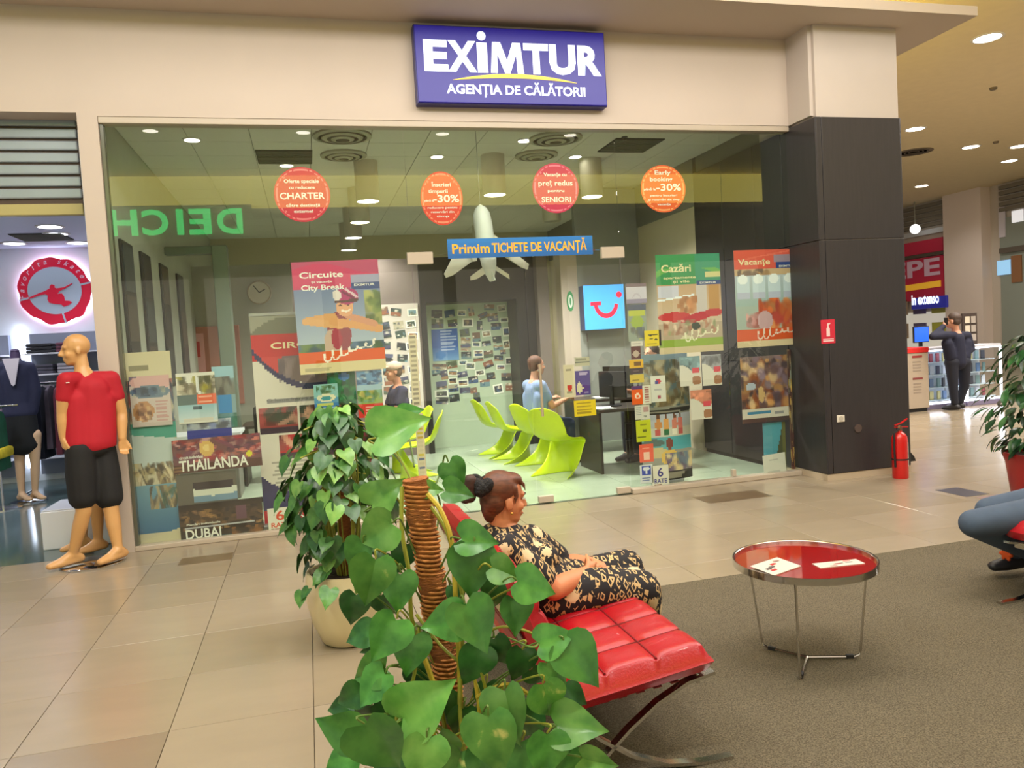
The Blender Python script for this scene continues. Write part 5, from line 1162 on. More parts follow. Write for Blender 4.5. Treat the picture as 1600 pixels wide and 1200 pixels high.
cv = Canvas(36, 48, (110, 80, 70)); cv.vgrad(.2, 1, (150, 90, 60), (130, 110, 110)); cv.mottle(0, .2, 1, 1, [(96, 70, 76), (190, 140, 90), (130, 110, 130), (214, 180, 140), (70, 56, 66), (150, 80, 50)], 110, .11, 101); cv.ell(.42, .42, .07, .12, (206, 170, 120)).ell(.2, .55, .1, .06, (180, 190, 210)); cv.rect(0, .07, 1, .2, (214, 206, 196)).rect(.1, .12, .62, .16, (70, 130, 170)).rect(0, 0, 1, .07, (84, 66, 66)).lines(.7, .1, .92, .15, 1, (120, 120, 130), .7)
post('craft_photo_poster', 'brown photo poster with a white caption band low beside the pillar', (1158, 556, 1231, 659), cv, depth=.02)
cv = Canvas(20, 30, (84, 86, 62)); cv.put(cv.X < .9 - .55 * (1 - cv.Y), (88, 160, 180)); cv.rect(.85, 0, 1, 1, (110, 110, 70))
post('teal_poster', 'teal and olive poster under the brown photo poster', (1193, 660, 1228, 748), cv, depth=.06)
cv = Canvas(18, 24, (224, 222, 214)); cv.lines(.3, .75, .75, .82, 1, (170, 170, 170), .7); cv.lines(.15, .1, .85, .35, 4, (180, 180, 178), .6)
post('white_notice', 'white paper notice leaning at the foot of the glass beside the pillar', (1194, 710, 1229, 749), cv, 'notice', depth=.0, tilt=.06)
cv = Canvas(8, 60, (90, 60, 60)); cv.mottle(0, 0, 1, 1, [(120, 60, 60), (140, 160, 150), (90, 70, 60), (180, 160, 120), (70, 40, 50), (206, 170, 90)], 40, .5, 103, asp=.12)
post('narrow_poster', 'narrow dark red poster strip beside the pillar', (1233, 545, 1247, 745), cv, depth=.05)
# ================================================================== RED LEATHER BENCH
red_l = M('red_leather', (168, 14, 28), .34, noise=.08, nscale=8, bump=.12, bscale=120, coat=.15)
red_d = M('red_leather_strap', (120, 10, 20), .4)
BY0, BY1 = 2.50, 3.84
def tufted(P0, U, V, N, lu, lv, nu, nv, th, puff, name, parent, seam=.010):
    """cushion of nu x nv puffed squares; P0 corner, U/V edge directions, N upper normal"""
    U, V, N, P0 = Vector(U).normalized(), Vector(V).normalized(), Vector(N).normalized(), Vector(P0)
    k = 10; gu, gv = nu * k, nv * k
    def prof(t, n):
        f = (t * n) % 1.0; d = min(f, 1 - f) * 2
        return d
    top = []; bot = []
    for j in range(gv + 1):
        for i in range(gu + 1):
            u, v = i / gu, j / gv
            du, dv = prof(u, nu), prof(v, nv)
            if i in (0, gu): du = 0
            if j in (0, gv): dv = 0
            hgt = puff * (1 - (1 - du) ** 5) * (1 - (1 - dv) ** 5)
            e = min(u * lu, (1 - u) * lu, v * lv, (1 - v) * lv); rd = .042
            drop = (rd - math.sqrt(max(0, rd * rd - (rd - e) ** 2))) if e < rd else 0
            top.append(P0 + U * (u * lu) + V * (v * lv) + N * (th / 2 + hgt - drop * 1.0))
            bot.append(P0 + U * (u * lu) + V * (v * lv) - N * (th / 2 - drop * .8))
    n1 = gu + 1; b = MB(); off = len(top)
    f = [(j * n1 + i, j * n1 + i + 1, (j + 1) * n1 + i + 1, (j + 1) * n1 + i) for j in range(gv) for i in range(gu)]
    fb = [tuple(off + q for q in reversed(p)) for p in f]
    ring = [i for i in range(gu)] + [j * n1 + gu for j in range(gv)] + [gv * n1 + i for i in range(gu, 0, -1)] + [j * n1 for j in range(gv, 0, -1)]
    # rounded side: an extra bulging ring
    base = 2 * off; mid = []; C_ = P0 + U * (lu / 2) + V * (lv / 2)
    for q in ring:
        m = (top[q] + bot[q]) / 2; o_ = m - C_; o_ -= N * o_.dot(N); mid.append(m + o_.normalized() * .012)
    k_ = len(ring); side = []
    for q in range(k_):
        a, c = ring[q], ring[(q + 1) % k_]; ma, mc = base + q, base + (q + 1) % k_
        side += [(a, ma, mc, c), (ma, off + a, off + c, mc)]
    b.add(top + bot + mid, f + fb + side)
    cu_ = b.build(name, red_l, parent, True)
    pip = M('red_piping', (112, 8, 18), .45)
    def lift(u, v): return P0 + U * (u * lu) + V * (v * lv) + N * (th / 2 + .001)
    for i in range(1, nu):
        m = MB(); m.tube([lift(i / nu, .02 + .96 * t / 20) for t in range(21)], .0042, 6); m.build('seam', pip, cu_, True)
    for j in range(1, nv):
        m = MB(); m.tube([lift(.04 + .92 * t / 12, j / nv) for t in range(13)], .0042, 6); m.build('seam', pip, cu_, True)
    return cu_
bench = thing('red_bench', (1.0, (BY0 + BY1) / 2, .008), 'red tufted leather two seat lounge bench on crossed chrome legs', 'bench')
sdir = Vector((.60, 0, .075)); sn = Vector((-.075, 0, .60))
tufted((.74, BY0, .335), sdir, (0, 1, 0), sn, .60, BY1 - BY0, 3, 7, .10, .017, 'seat_cushion', bench)
bdir = Vector((-.155, 0, .44)); bn = Vector((.44, 0, .155))
tufted((.765, BY0 - .01, .375), bdir, (0, 1, 0), bn, .455, BY1 - BY0 + .02, 3, 7, .085, .017, 'back_cushion', bench)
for Y in (BY0 + .04, BY1 - .04):
    c1 = [(.545, Y, .79), (.60, Y, .66), (.655, Y, .53), (.72, Y, .405), (.80, Y, .285), (.90, Y, .18), (1.02, Y, .095), (1.16, Y, .035), (1.30, Y, .014), (1.42, Y, .014)]
    b = MB(); b.flatbar(c1, (0, 1, 0), .035, .012); b.build('back_leg_bar', chrome, bench, True)
    c2 = [(1.36, Y, .345), (1.25, Y, .325), (1.13, Y, .27), (1.02, Y, .195), (.93, Y, .12), (.84, Y, .055), (.74, Y, .016), (.66, Y, .014)]
    b = MB(); b.flatbar(c2, (0, 1, 0), .035, .012); b.build('seat_leg_bar', chrome, bench, True)
for x, z in ((.60, .66), (.80, .27), (1.30, .325)):
    b = MB(); b.box(x - .006, x + .006, BY0 + .04, BY1 - .04, z - .016, z + .016); b.build('cross_bar', chrome, bench)
for k in range(8):
    t = k / 7; x = .565 + .17 * t; z = .74 - .37 * t; b = MB(); b.flatbar([(x, BY0 + .05, z), (x, BY1 - .05, z)], (-.17, 0, .37), .032, .005); b.build('back_strap', red_d, bench)
for k in range(8):
    t = k / 7; x = .80 + .48 * t; z = .285 + .045 * t; b = MB(); b.flatbar([(x, BY0 + .05, z), (x, BY1 - .05, z)], (1, 0, .09), .032, .005); b.build('seat_strap', red_d, bench)
# ================================================================== ROUND RED TABLE
tc_ = Vector((2.20, 3.175, .008)); TZ = .465
tb = thing('round_side_table', tuple(tc_), 'round red glass side table with a chrome rim on thin wire legs', 'table')
b = MB(); b.lathe([(.001, TZ), (.316, TZ), (.316, TZ + .008), (.001, TZ + .008)], tuple(tc_), 56); b.build('glass_top', M('red_back_painted_glass', (150, 8, 14), .06, coat=1.0), tb, True)
b = MB(); b.lathe([(.316, TZ - .008), (.326, TZ - .008), (.326, TZ + .024), (.322, TZ + .024), (.316, TZ + .020), (.316, TZ - .008)], tuple(tc_), 56); b.build('rim', chrome, tb, True)
ft = [at(1250, 1062, Z=.015), at(1191, 1010, Z=.015), at(1345, 1026, Z=.015)]
for p in ft:
    d = Vector((p.x - tc_.x, p.y - tc_.y, 0)).normalized(); u = tc_ + Vector((0, 0, .012)); o_ = Vector((tc_.x, tc_.y, 0)) + d * .285
    lo = Vector((p.x, p.y, .016)); 
    b = MB(); b.tube([(o_.x, o_.y, TZ - .01 + .008), lo + Vector((0, 0, .03)), lo + Vector((0, 0, .01)) - d * .006, lo - d * .03, (tc_.x, tc_.y, .016)], .006, 8); b.build('wire_leg', chrome, tb, True)
    b = MB(); q = lo - d * .05; b.box(-.018, .018, -.008, .008, .0005, .02, .003, mat=Matrix.Translation(Vector((q.x, q.y, .007))) @ Matrix.Rotation(math.atan2(d.y, d.x), 4, 'Z')); b.build('rubber_foot', M('dark_rubber'), tb)
def leaflet(px, py, rz, w, h, label, seed, fold):
    p = at(px, py, Z=TZ + .02); t = thing('leaflet', (p.x, p.y, TZ + .0165), label, 'leaflet', rz=rz)
    b = MB(); b.box(-w / 2, w / 2, -h / 2, h / 2, 0, .0025); b.build('paper', M('leaflet_paper', (196, 188, 176), .6), t, local=True)
    if fold: 
        b = MB(); b.add([(-w / 2, -h / 2, .003), (w / 2, -h / 2, .003), (w / 2, h / 2, .018), (-w / 2, h / 2, .018), (-w / 2, -h / 2, .004), (w / 2, -h / 2, .004), (w / 2, h / 2, .019), (-w / 2, h / 2, .019)], [(0, 1, 2, 3), (4, 5, 6, 7), (0, 1, 5, 4), (2, 3, 7, 6), (0, 3, 7, 4), (1, 2, 6, 5)]); b.build('folded_flap', M('leaflet_paper'), t, local=True)
    q = np.random.RandomState(seed); z = .0026 if not fold else .0
    for k in range(5):
        x = q.uniform(-w * .4, w * .25); y = q.uniform(-h * .4, h * .3); zz = (.0027 if not fold else .0042 + .015 * (y + h / 2) / h)
        b = MB(); b.box(x, x + w * .16, y, y + h * .12, zz, zz + .0006 + (.0018 if fold else 0)); b.build('printed_block', M('leaflet_ink_%d' % (k % 3), [(190, 40, 40), (90, 80, 80), (150, 120, 110)][k % 3], .6), t, local=True)
leaflet(1212, 887, .35, .20, .13, 'creased white leaflet with red print on the left of the red table', 3, True)
leaflet(1310, 880, -.12, .22, .075, 'long folded white leaflet on the right of the red table', 8, False)
# ================================================================== LEAFY PLANTS
def leaf_mat(name, c0, c1, var=None, rough=.32):
    m = M(name, c0, rough, spec=.5)
    nt = m.node_tree; b = nt.nodes['Principled BSDF']
    tc = nt.nodes.new('ShaderNodeTexCoord'); n = nt.nodes.new('ShaderNodeTexNoise'); n.inputs['Scale'].default_value = 2.5; n.inputs['Detail'].default_value = 5
    oi = nt.nodes.new('ShaderNodeObjectInfo'); ad = nt.nodes.new('ShaderNodeVectorMath'); ad.operation = 'ADD'
    nt.links.new(tc.outputs['Object'], ad.inputs[0]); nt.links.new(oi.outputs['Location'], ad.inputs[1]); nt.links.new(ad.outputs[0], n.inputs['Vector'])
    cr = nt.nodes.new('ShaderNodeValToRGB'); e = cr.color_ramp.elements
    e[0].position = .35; e[0].color = (*lin(c0), 1); e[1].position = .65; e[1].color = (*lin(c1), 1)
    if var: q = e.new(.76); q.color = (*lin(var), 1)
    nt.links.new(n.outputs['Fac'], cr.inputs['Fac'])
    hs = nt.nodes.new('ShaderNodeHueSaturation'); mr = nt.nodes.new('ShaderNodeMapRange'); mr.inputs['To Min'].default_value = .75; mr.inputs['To Max'].default_value = 1.3
    nt.links.new(oi.outputs['Random'], mr.inputs['Value']); nt.links.new(mr.outputs['Result'], hs.inputs['Value']); nt.links.new(cr.outputs['Color'], hs.inputs['Color'])
    nt.links.new(hs.outputs['Color'], b.inputs['Base Color'])
    b.inputs['Subsurface Weight'].default_value = 0.0
    return m
def leaf_mesh(name, mat, kind='heart', fold=.25, droop=.2, seed=0, hi=False):
    q = random.Random(seed)
    if kind == 'heart':
        R_ = [(-.11, .22), (-.05, .36), (.08, .45), (.22, .47), (.38, .43), (.54, .34), (.70, .22), (.85, .10), (1.0, .0)]
    else:
        R_ = [(0, .02), (.12, .14), (.3, .22), (.5, .23), (.7, .17), (.87, .08), (1.0, .0)]
    cols = [0, .35, .7, 1] if hi else [0, .55, 1]
    asym = q.uniform(-.06, .06); V = []; F = []
    for i, (v, w) in enumerate(R_):
        row = []
        for s_ in [-c for c in cols[::-1]] + cols[1:]:
            x = w * s_ * (1 + asym * (1 if s_ > 0 else -1)); a = abs(s_)
            vv = v
            if kind == 'heart' and i < 2: vv = v + (.13 - v * .2) * (1 - a) ** 1.3 if i == 0 else v + .09 * (1 - a)
            if i == 0 and kind == 'heart' and a == 0: vv = .035
            z = abs(x) * fold * 1.4 - abs(x) ** 2 * .6 * fold - droop * max(0, vv) ** 2 + .025 * math.sin(9 * vv + (2 if s_ > 0 else 0)) * a
            row.append((x, vv, z))
        V += row
    n = len(cols) * 2 - 1
    for i in range(len(R_) - 1):
        for j in range(n - 1): F.append((i * n + j, i * n + j + 1, (i + 1) * n + j + 1, (i + 1) * n + j))
    b = MB(); b.add(V, F); me = b.mesh(name, mat, True, merge=True)
    return me
lm = [leaf_mat('pothos_leaf', (52, 112, 46), (82, 146, 64), None), leaf_mat('pothos_leaf_light', (82, 140, 62), (116, 168, 84), None), leaf_mat('pothos_leaf_variegated', (64, 126, 52), (100, 156, 70), (206, 208, 126)), leaf_mat('pothos_leaf_deep', (36, 86, 42), (58, 112, 54), None)]
big = [leaf_mesh('leaf', lm[k % 4], 'heart', .16 + .1 * (k % 3), .12 + .12 * (k % 4), k, True) for k in range(8)]
CR = Vector(ROT[:, 0]); CU = Vector(ROT[:, 1]); CB = Vector(ROT[:, 2])      # picture right, up and towards the viewer, as directions in the room
def put_leaf(parent, meshes, base, tip_dir, normal, size, name='leaf', mi=None):
    y = Vector(tip_dir).normalized(); z = Vector(normal); z = (z - y * z.dot(y)).normalized(); x = y.cross(z)
    me = meshes[mi if mi is not None else random.randrange(len(meshes))]
    o = bpy.data.objects.new(name, me); COL.objects.link(o); o.parent = parent
    m = Matrix.Identity(4); b0 = Vector(base) - world_loc(parent)
    for r in range(3): m[r][0], m[r][1], m[r][2], m[r][3] = x[r] * size, y[r] * size, z[r] * size, b0[r]
    o.matrix_local = m
    return o
stem_m = M('pothos_stem', (158, 160, 60), .5, noise=.15, nscale=20)
stem_g = M('pothos_stem_green', (104, 132, 60), .5, noise=.15, nscale=20)
stem_y = M('pothos_stem_yellow', (196, 170, 54), .5, noise=.15, nscale=20)
coir = M('coir_fibre', (170, 102, 52), .95, noise=.35, nscale=40, bump=1.0, bscale=90, stretch=(1, 1, 5))
# ---- nearest plant
pole_t = at(649, 748, Y=1.72); pole_m = at(683, 935, Y=1.72); pole_b = pole_m + (pole_m - pole_t) * 1.9
pole_b.z = .30
fp = thing('potted_climber', (pole_b.x, pole_b.y, .008), 'nearest pothos climber with big heart shaped leaves on a coir pole', 'potted plant', 'potted climbers')
b = MB(); pts = [pole_b.lerp(pole_t, k / 40) for k in range(41)]
b.tube(pts, [.029 + .0035 * math.sin(k * 2.1) + .0025 * math.sin(k * 5.3) for k in range(41)], 18); cp = b.build('coir_pole', coir, fp, True)
b = MB(); hel = []
for k in range(620):
    t = k / 619; a = k * .8; c = pole_b.lerp(pole_t, .18 + .81 * t); hel.append(c + (CR * math.cos(a) + CB * math.sin(a)) * (.0315 + .0025 * math.sin(k * 1.7)))
b.tube(hel, .0032, 4); b.build('fibre_winding', M('coir_cord', (196, 128, 72), .95, noise=.25, nscale=60), cp, True)
b = MB(); b.lathe([(.001, 0), (.17, 0), (.20, .04), (.225, .16), (.22, .30), (.205, .36), (.19, .36), (.19, .32), (.001, .32)], (pole_b.x, pole_b.y, .008), 36); b.build('pot', M('cream_pot', (222, 206, 166), .4, noise=.03), fp, True)
b = MB(); b.lathe([(.001, .33), (.186, .33), (.186, .325), (.001, .325)], (pole_b.x, pole_b.y, .008), 24); b.build('soil', M('soil', (54, 40, 30), .95, noise=.3, nscale=40, bump=1, bscale=60), fp)
def axis_at(z):
    t = (z - pole_b.z) / (pole_t.z - pole_b.z); return pole_b.lerp(pole_t, max(0, min(1, t)))
def vine(pts, r, mat, parent=fp, name='vine'):
    q = [Vector(p) for p in pts]; out = []
    for i in range(len(q) - 1):      # smooth through the points
        p0 = q[max(0, i - 1)]; p1 = q[i]; p2 = q[i + 1]; p3 = q[min(len(q) - 1, i + 2)]
        for k in range(6):
            t = k / 6; out.append(.5 * ((2 * p1) + (p2 - p0) * t + (2 * p0 - 5 * p1 + 4 * p2 - p3) * t * t + (3 * p1 - p0 - 3 * p2 + p3) * t ** 3))
    out.append(q[-1]); b = MB(); b.tube(out, r, 6); return b.build(name, mat, parent, True)
def px_path(lst, r, mat):
    vine([at(x, y, Y=d) for x, y, d in lst], r, mat)
px_path([(668, 772, 1.69), (690, 800, 1.66), (706, 850, 1.64), (712, 940, 1.63), (718, 1050, 1.63), (722, 1200, 1.64)], .0055, stem_y)
px_path([(672, 790, 1.70), (698, 830, 1.67), (716, 900, 1.66), (724, 960, 1.65), (718, 1100, 1.62), (730, 1200, 1.6)], .0045, stem_m)
px_path([(628, 760, 1.71), (628, 830, 1.69), (640, 900, 1.68), (646, 980, 1.68), (690, 1110, 1.66), (700, 1200, 1.66)], .005, stem_m)
px_path([(660, 1020, 1.66), (676, 1065, 1.64), (684, 1105, 1.63), (672, 1160, 1.62), (640, 1200, 1.62)], .006, stem_y)
px_path([(650, 960, 1.67), (690, 1010, 1.64), (740, 1060, 1.62), (760, 1140, 1.6), (758, 1200, 1.6)], .0035, stem_m)
px_path([(745, 1090, 1.6), (770, 1075, 1.58), (800, 1070, 1.58), (830, 1090, 1.58), (840, 1130, 1.6)], .0045, stem_y)
px_path([(735, 1200, 1.6), (748, 1120, 1.6), (742, 1060, 1.62), (738, 1010, 1.64)], .004, stem_y)
px_path([(680, 1200, 1.64), (700, 1160, 1.62), (735, 1140, 1.6), (790, 1150, 1.58)], .003, stem_m)
px_path([(760, 1200, 1.6), (764, 1110, 1.6), (752, 1050, 1.61)], .004, stem_m)
px_path([(745, 1000, 1.6), (780, 980, 1.58), (820, 985, 1.58), (850, 1000, 1.58)], .003, stem_m)
px_path([(600, 1200, 1.62), (620, 1120, 1.62), (646, 1060, 1.63), (655, 980, 1.66)], .004, stem_m)
# leaf list: (picture x, y, length in px, direction of the tip in degrees clockwise from right, depth, mesh)
L = [(622, 668, 84, -25, 1.74, 1), (640, 645, 40, -20, 1.80, 0), (712, 741, 46, 60, 1.78, 0), (716, 770, 46, 10, 1.74, 4), (676, 765, 30, 0, 1.70, 5), (601, 772, 62, -42, 1.74, 1),
     (746, 844, 58, 5, 1.60, 4), (738, 892, 78, 92, 1.60, 0), (790, 894, 50, 20, 1.56, 5), (836, 916, 64, 20, 1.52, 0), (742, 978, 76, 62, 1.56, 4), (694, 973, 66, 168, 1.60, 0), (805, 962, 56, 85, 1.54, 4), (868, 998, 56, -15, 1.50, 0), (906, 1036, 76, 48, 1.48, 4), (868, 1054, 46, 50, 1.50, 1),
     (856, 1096, 62, 75, 1.50, 2), (796, 1118, 76, 78, 1.50, 5), (902, 1136, 72, -8, 1.46, 1), (770, 1164, 84, 80, 1.46, 6), (852, 1180, 66, 95, 1.46, 4), (934, 1192, 50, 10, 1.44, 5), (740, 1042, 60, 110, 1.60, 3), (690, 1110, 62, 150, 1.66, 3), (812, 1040, 50, 100, 1.56, 3), (780, 1020, 48, 70, 1.60, 3),
     (586, 832, 70, 150, 1.66, 1), (556, 868, 50, 120, 1.70, 0), (580, 908, 72, 100, 1.62, 2), (624, 925, 58, 92, 1.66, 0), (552, 952, 48, 100, 1.68, 7), (560, 992, 46, 165, 1.68, 7), (602, 998, 68, 120, 1.62, 4), (642, 1022, 60, 100, 1.62, 0), (577, 1052, 58, 160, 1.64, 2), (582, 1076, 60, 130, 1.62, 0), (530, 1140, 64, 200, 1.60, 0), (662, 1100, 92, -38, 1.54, 1), (594, 1166, 90, 60, 1.50, 4), (545, 1090, 44, 150, 1.68, 7),
     (620, 1110, 60, 100, 1.66, 3), (600, 1130, 50, 110, 1.68, 3), (640, 1150, 64, 90, 1.62, 0), (560, 1170, 50, 140, 1.66, 3), (700, 1170, 60, 60, 1.56, 5), (660, 1190, 70, 100, 1.52, 1), (820, 1130, 54, 120, 1.58, 3), (880, 1170, 50, 60, 1.52, 3), (810, 1190, 60, 100, 1.50, 0),
     (628, 870, 46, 110, 1.74, 3), (600, 950, 46, 80, 1.74, 3), (656, 1060, 44, 60, 1.72, 3), (610, 800, 40, 100, 1.78, 7), (646, 820, 34, 130, 1.76, 7), (716, 930, 40, 60, 1.70, 7), (770, 930, 44, 100, 1.66, 7), (760, 1090, 44, 90, 1.66, 7), (588, 1010, 40, 150, 1.72, 7), (720, 1130, 46, 100, 1.62, 3), (530, 1105, 36, 170, 1.72, 7), (900, 1090, 40, 30, 1.56, 3), (838, 1060, 36, 60, 1.6, 7), (570, 1120, 46, 120, 1.72, 7), (756, 1200, 60, 90, 1.5, 4), (710, 1205, 60, 110, 1.54, 2), (610, 1205, 60, 100, 1.56, 3), (530, 1195, 50, 150, 1.66, 0), (890, 1205, 56, 80, 1.5, 0)]
for k, (x, y, ln, ang, dep, mi) in enumerate(L):
    q = random.Random(k + 5)
    a = math.radians(ang); c = at(x, y, Y=dep); dist = (c - Vector((0, 0, CAMH))).length; size = ln * dist / FPX * 1.06
    td = CR * math.cos(a) - CU * math.sin(a) + CB * q.uniform(-.25, .45); nn = CB + CU * q.uniform(.0, .7) + CR * q.uniform(-.45, .45)
    base = c - td.normalized() * size * .45
    put_leaf(fp, big, base, td, nn, size, mi=mi)
    ax = axis_at(c.z - .05 - q.uniform(0, .12)); ax = ax + (c - ax).normalized() * .028
    m1 = base.lerp(ax, .45) + Vector((0, 0, .012)) - CB * .03
    vine([base, base - td.normalized() * .018, m1, ax], .0022, stem_g if k % 4 else stem_m, name='petiole')
# ---- second plant behind it
pb = Vector((.125, 4.36, 0))
sp = thing('potted_climber', tuple(pb), 'bushy pothos climber in a cream pot between the door and the nearest plant', 'potted plant', 'potted climbers')
b = MB(); b.lathe([(.001, 0), (.13, 0), (.155, .015), (.20, .12), (.225, .24), (.225, .34), (.215, .40), (.2, .40), (.2, .36), (.001, .36)], tuple(pb), 40); b.build('pot', M('cream_pot'), sp, True)
b = MB(); b.lathe([(.001, .372), (.198, .372), (.198, .365), (.001, .365)], tuple(pb), 24); b.build('soil', M('soil'), sp)
b = MB(); b.tube([pb + Vector((0, 0, .36)), pb + Vector((.02, .0, 1.22))], [.035, .03], 12); b.build('coir_pole', coir, sp, True)
lm2 = [leaf_mat('pothos_small_leaf', (56, 104, 46), (84, 132, 60), None), leaf_mat('pothos_small_light', (96, 146, 66), (128, 168, 86), None), leaf_mat('pothos_small_deep', (34, 76, 38), (56, 100, 48), None)]
small = [leaf_mesh('leaf', lm2[(0, 2, 1, 0, 2)[k]], 'heart', .2, .2, 20 + k) for k in range(5)]
for k in range(299):
    q = random.Random(900 + k); z = .40 + .90 * q.random() ** .9; a = q.uniform(0, 2 * PI)
    R_ = (.15 + .13 * math.sin((z - .35) / .95 * PI) ** .8) * (1 if z < 1.15 else .7); r = R_ * q.uniform(.55, 1.1)
    if z < .5: r = q.uniform(.16, .30); z += -.1 * (r > .24)
    d = Vector((math.cos(a), math.sin(a), 0)); c = pb + d * r + Vector((0, 0, z)); s_ = q.uniform(.07, .12)
    td = d * q.uniform(.3, .9) + Vector((0, 0, -q.uniform(.4, 1.1))) + Vector((q.uniform(-.3, .3), q.uniform(-.3, .3), 0)); nn = d + Vector((0, 0, .5)) + Vector((q.uniform(-.4, .4), q.uniform(-.4, .4), 0))
    put_leaf(sp, small, c, td, nn, s_)
for k in range(36):
    q = random.Random(300 + k); a = q.uniform(0, 2 * PI); h = q.uniform(.5, 1.2); d = Vector((math.cos(a), math.sin(a), 0))
    vine([pb + d * .05 + Vector((0, 0, .37)), pb + d * .10 + Vector((0, 0, .4 + h * .4)), pb + d * .09 + Vector((0, 0, .3 + h * .75)), pb + d * q.uniform(.15, .24) + Vector((0, 0, .25 + h * .8))], .004, stem_m, sp)
# ================================================================== FIGURES
def skin_mat(name, c=(206, 150, 124), rough=.5): return M(name, c, rough, noise=.05, nscale=9)
def head_chains(c, f, u, k=1.0, neck=None, nose=1.0):
    f = Vector(f).normalized(); u = Vector(u); s_ = u.cross(f).normalized(); u = f.cross(s_)
    Rm = Matrix((f, s_, u)).transposed(); c = Vector(c)
    L_ = lambda a, b, d: c + (f * a + s_ * b + u * d) * k
    E_ = lambda a, b, d, ra, rb, rd: [(*L_(a, b, d), 1.0, (ra * k, rb * k, rd * k), Rm)]
    ch = [E_(-.012, 0, .03, .098, .077, .092), E_(.028, 0, -.035, .062, .062, .082), E_(.055, 0, -.098, .03, .034, .024), E_(.03, 0, -.085, .05, .05, .035),
          E_(.078, 0, .022, .02, .048, .016), E_(.082, 0, -.068, .017, .026, .008), E_(.080, 0, -.080, .016, .024, .008),
          E_(-.008, .079, -.018, .02, .008, .031), E_(-.008, -.079, -.018, .02, .008, .031), E_(.058, .034, -.035, .03, .026, .026), E_(.058, -.034, -.035, .03, .026, .026)]
    n0 = L_(.088, 0, .012); n1 = L_(.108 + .008 * nose, 0, -.034)
    ch.append([(*n0, .010 * k), (*n1, .0135 * k)])
    ch.append(E_(.098, .011, -.04, .011, .008, .008)); ch.append(E_(.098, -.011, -.04, .011, .008, .008))
    if neck is not None: ch.append([(*L_(-.025, 0, -.06), .05 * k), (*neck, .056 * k)])
    return ch, L_, (f, s_, u)
def face_bits(parent, L_, fr, k=1.0, brow=(60, 44, 36), eye=True):
    f, s_, u = fr; Rm = Matrix((f, s_, u)).transposed()
    for sd in (-1, 1):
        b = MB(); b.ball(L_(.084, .031 * sd, .0), .0105 * k, 10, 8, (.8, 1.2, .7), Rm); e = b.build('eye', M('eye_white', (226, 220, 212), .3), parent, True)
        b = MB(); b.ball(L_(.0905, .031 * sd, .0), .0055 * k, 8, 6, (.6, 1, 1), Rm); b.build('iris', M('iris_brown', (50, 36, 28), .3), e, True)
        b = MB(); b.tube([L_(.094, .014 * sd, .022), L_(.094, .03 * sd, .027), L_(.084, .047 * sd, .021)], [.0035 * k, .004 * k, .002 * k], 6); b.build('eyebrow', M('brow_%d_%d_%d' % brow, brow, .8), parent, True)
    b = MB(); b.ball(L_(.0945, 0, -.0735), .02 * k, 10, 6, (.35, 1.05, .2), Rm); b.build('mouth', M('lip', (150, 76, 66), .5), parent, True)
def hand_chains(w, d, pn, k=1.0, curl=.5, side=1):
    """palm and five fingers: w wrist, d along the hand, pn out of the palm side"""
    w = Vector(w); d = Vector(d).normalized(); pn = Vector(pn); pn = (pn - d * pn.dot(d)).normalized(); l = d.cross(pn) * side
    ch = [[(*(w), .026 * k), (*(w + d * .03 * k), .028 * k)], [(*(w + d * .045 * k + l * .018 * k), .02 * k), (*(w + d * .085 * k + l * .026 * k), .0155 * k)], [(*(w + d * .045 * k - l * .018 * k), .02 * k), (*(w + d * .08 * k - l * .026 * k), .0145 * k)], [(*(w + d * .04 * k), .022 * k), (*(w + d * .085 * k), .017 * k)]]
    for i, (o_, Ls) in enumerate(((.030, .066), (.010, .075), (-.010, .07), (-.029, .056))):
        p = w + d * .088 * k + l * o_ * k; a = .25 + curl * .5; pts = [(*p, .0092 * k)]; r_ = .0092
        for seg, fr in enumerate((.45, .32, .23)):
            p = p + (d * math.cos(a) + pn * math.sin(a)) * Ls * fr * k; r_ -= .0007; pts.append((*p, r_ * k)); a += curl * .75
        ch.append(pts)
    p = w + d * .028 * k + l * .026 * k; pts = [(*p, .015 * k)]; a = (d * .78 + l * .5 + pn * .4 * curl).normalized()
    p = p + a * .034 * k; pts.append((*p, .0115 * k)); a = (d * .85 + l * .25 + pn * .6 * curl).normalized(); p = p + a * .03 * k; pts.append((*p, .0098 * k)); p = p + a * .02 * k; pts.append((*p, .0085 * k)); ch.append(pts)
    return ch
def foot_chains(an, d, k=1.0, flat=.0):
    an = Vector(an); d = Vector(d); d.z = 0; d.normalize(); z0 = flat
    h = Vector((an.x, an.y, z0)) - d * .045 * k; t = Vector((an.x, an.y, z0)) + d * .16 * k
    s_ = Vector((-d.y, d.x, 0))
    return [[(*an, .036 * k), (h.x, h.y, z0 + .034 * k, .034 * k)], [(*an, .036 * k), (*(an.lerp(t, .45) + Vector((0, 0, -.005))), .034 * k), (t.x, t.y, z0 + .022 * k, .022 * k)], [(h.x, h.y, z0 + .03 * k, .03 * k), (*(h.lerp(t, .6) + s_ * .012 * k + Vector((0, 0, .024 * k))), .027 * k), (*(t + s_ * .012 * k + Vector((0, 0, .02 * k))), .02 * k)], [(*(h.lerp(t, .7) - s_ * .016 * k + Vector((0, 0, .022 * k))), .024 * k), (*(t - s_ * .016 * k - d * .01 + Vector((0, 0, .02 * k))), .02 * k)]]
def V3(px, py, Y): return at(px, py, Y=Y)
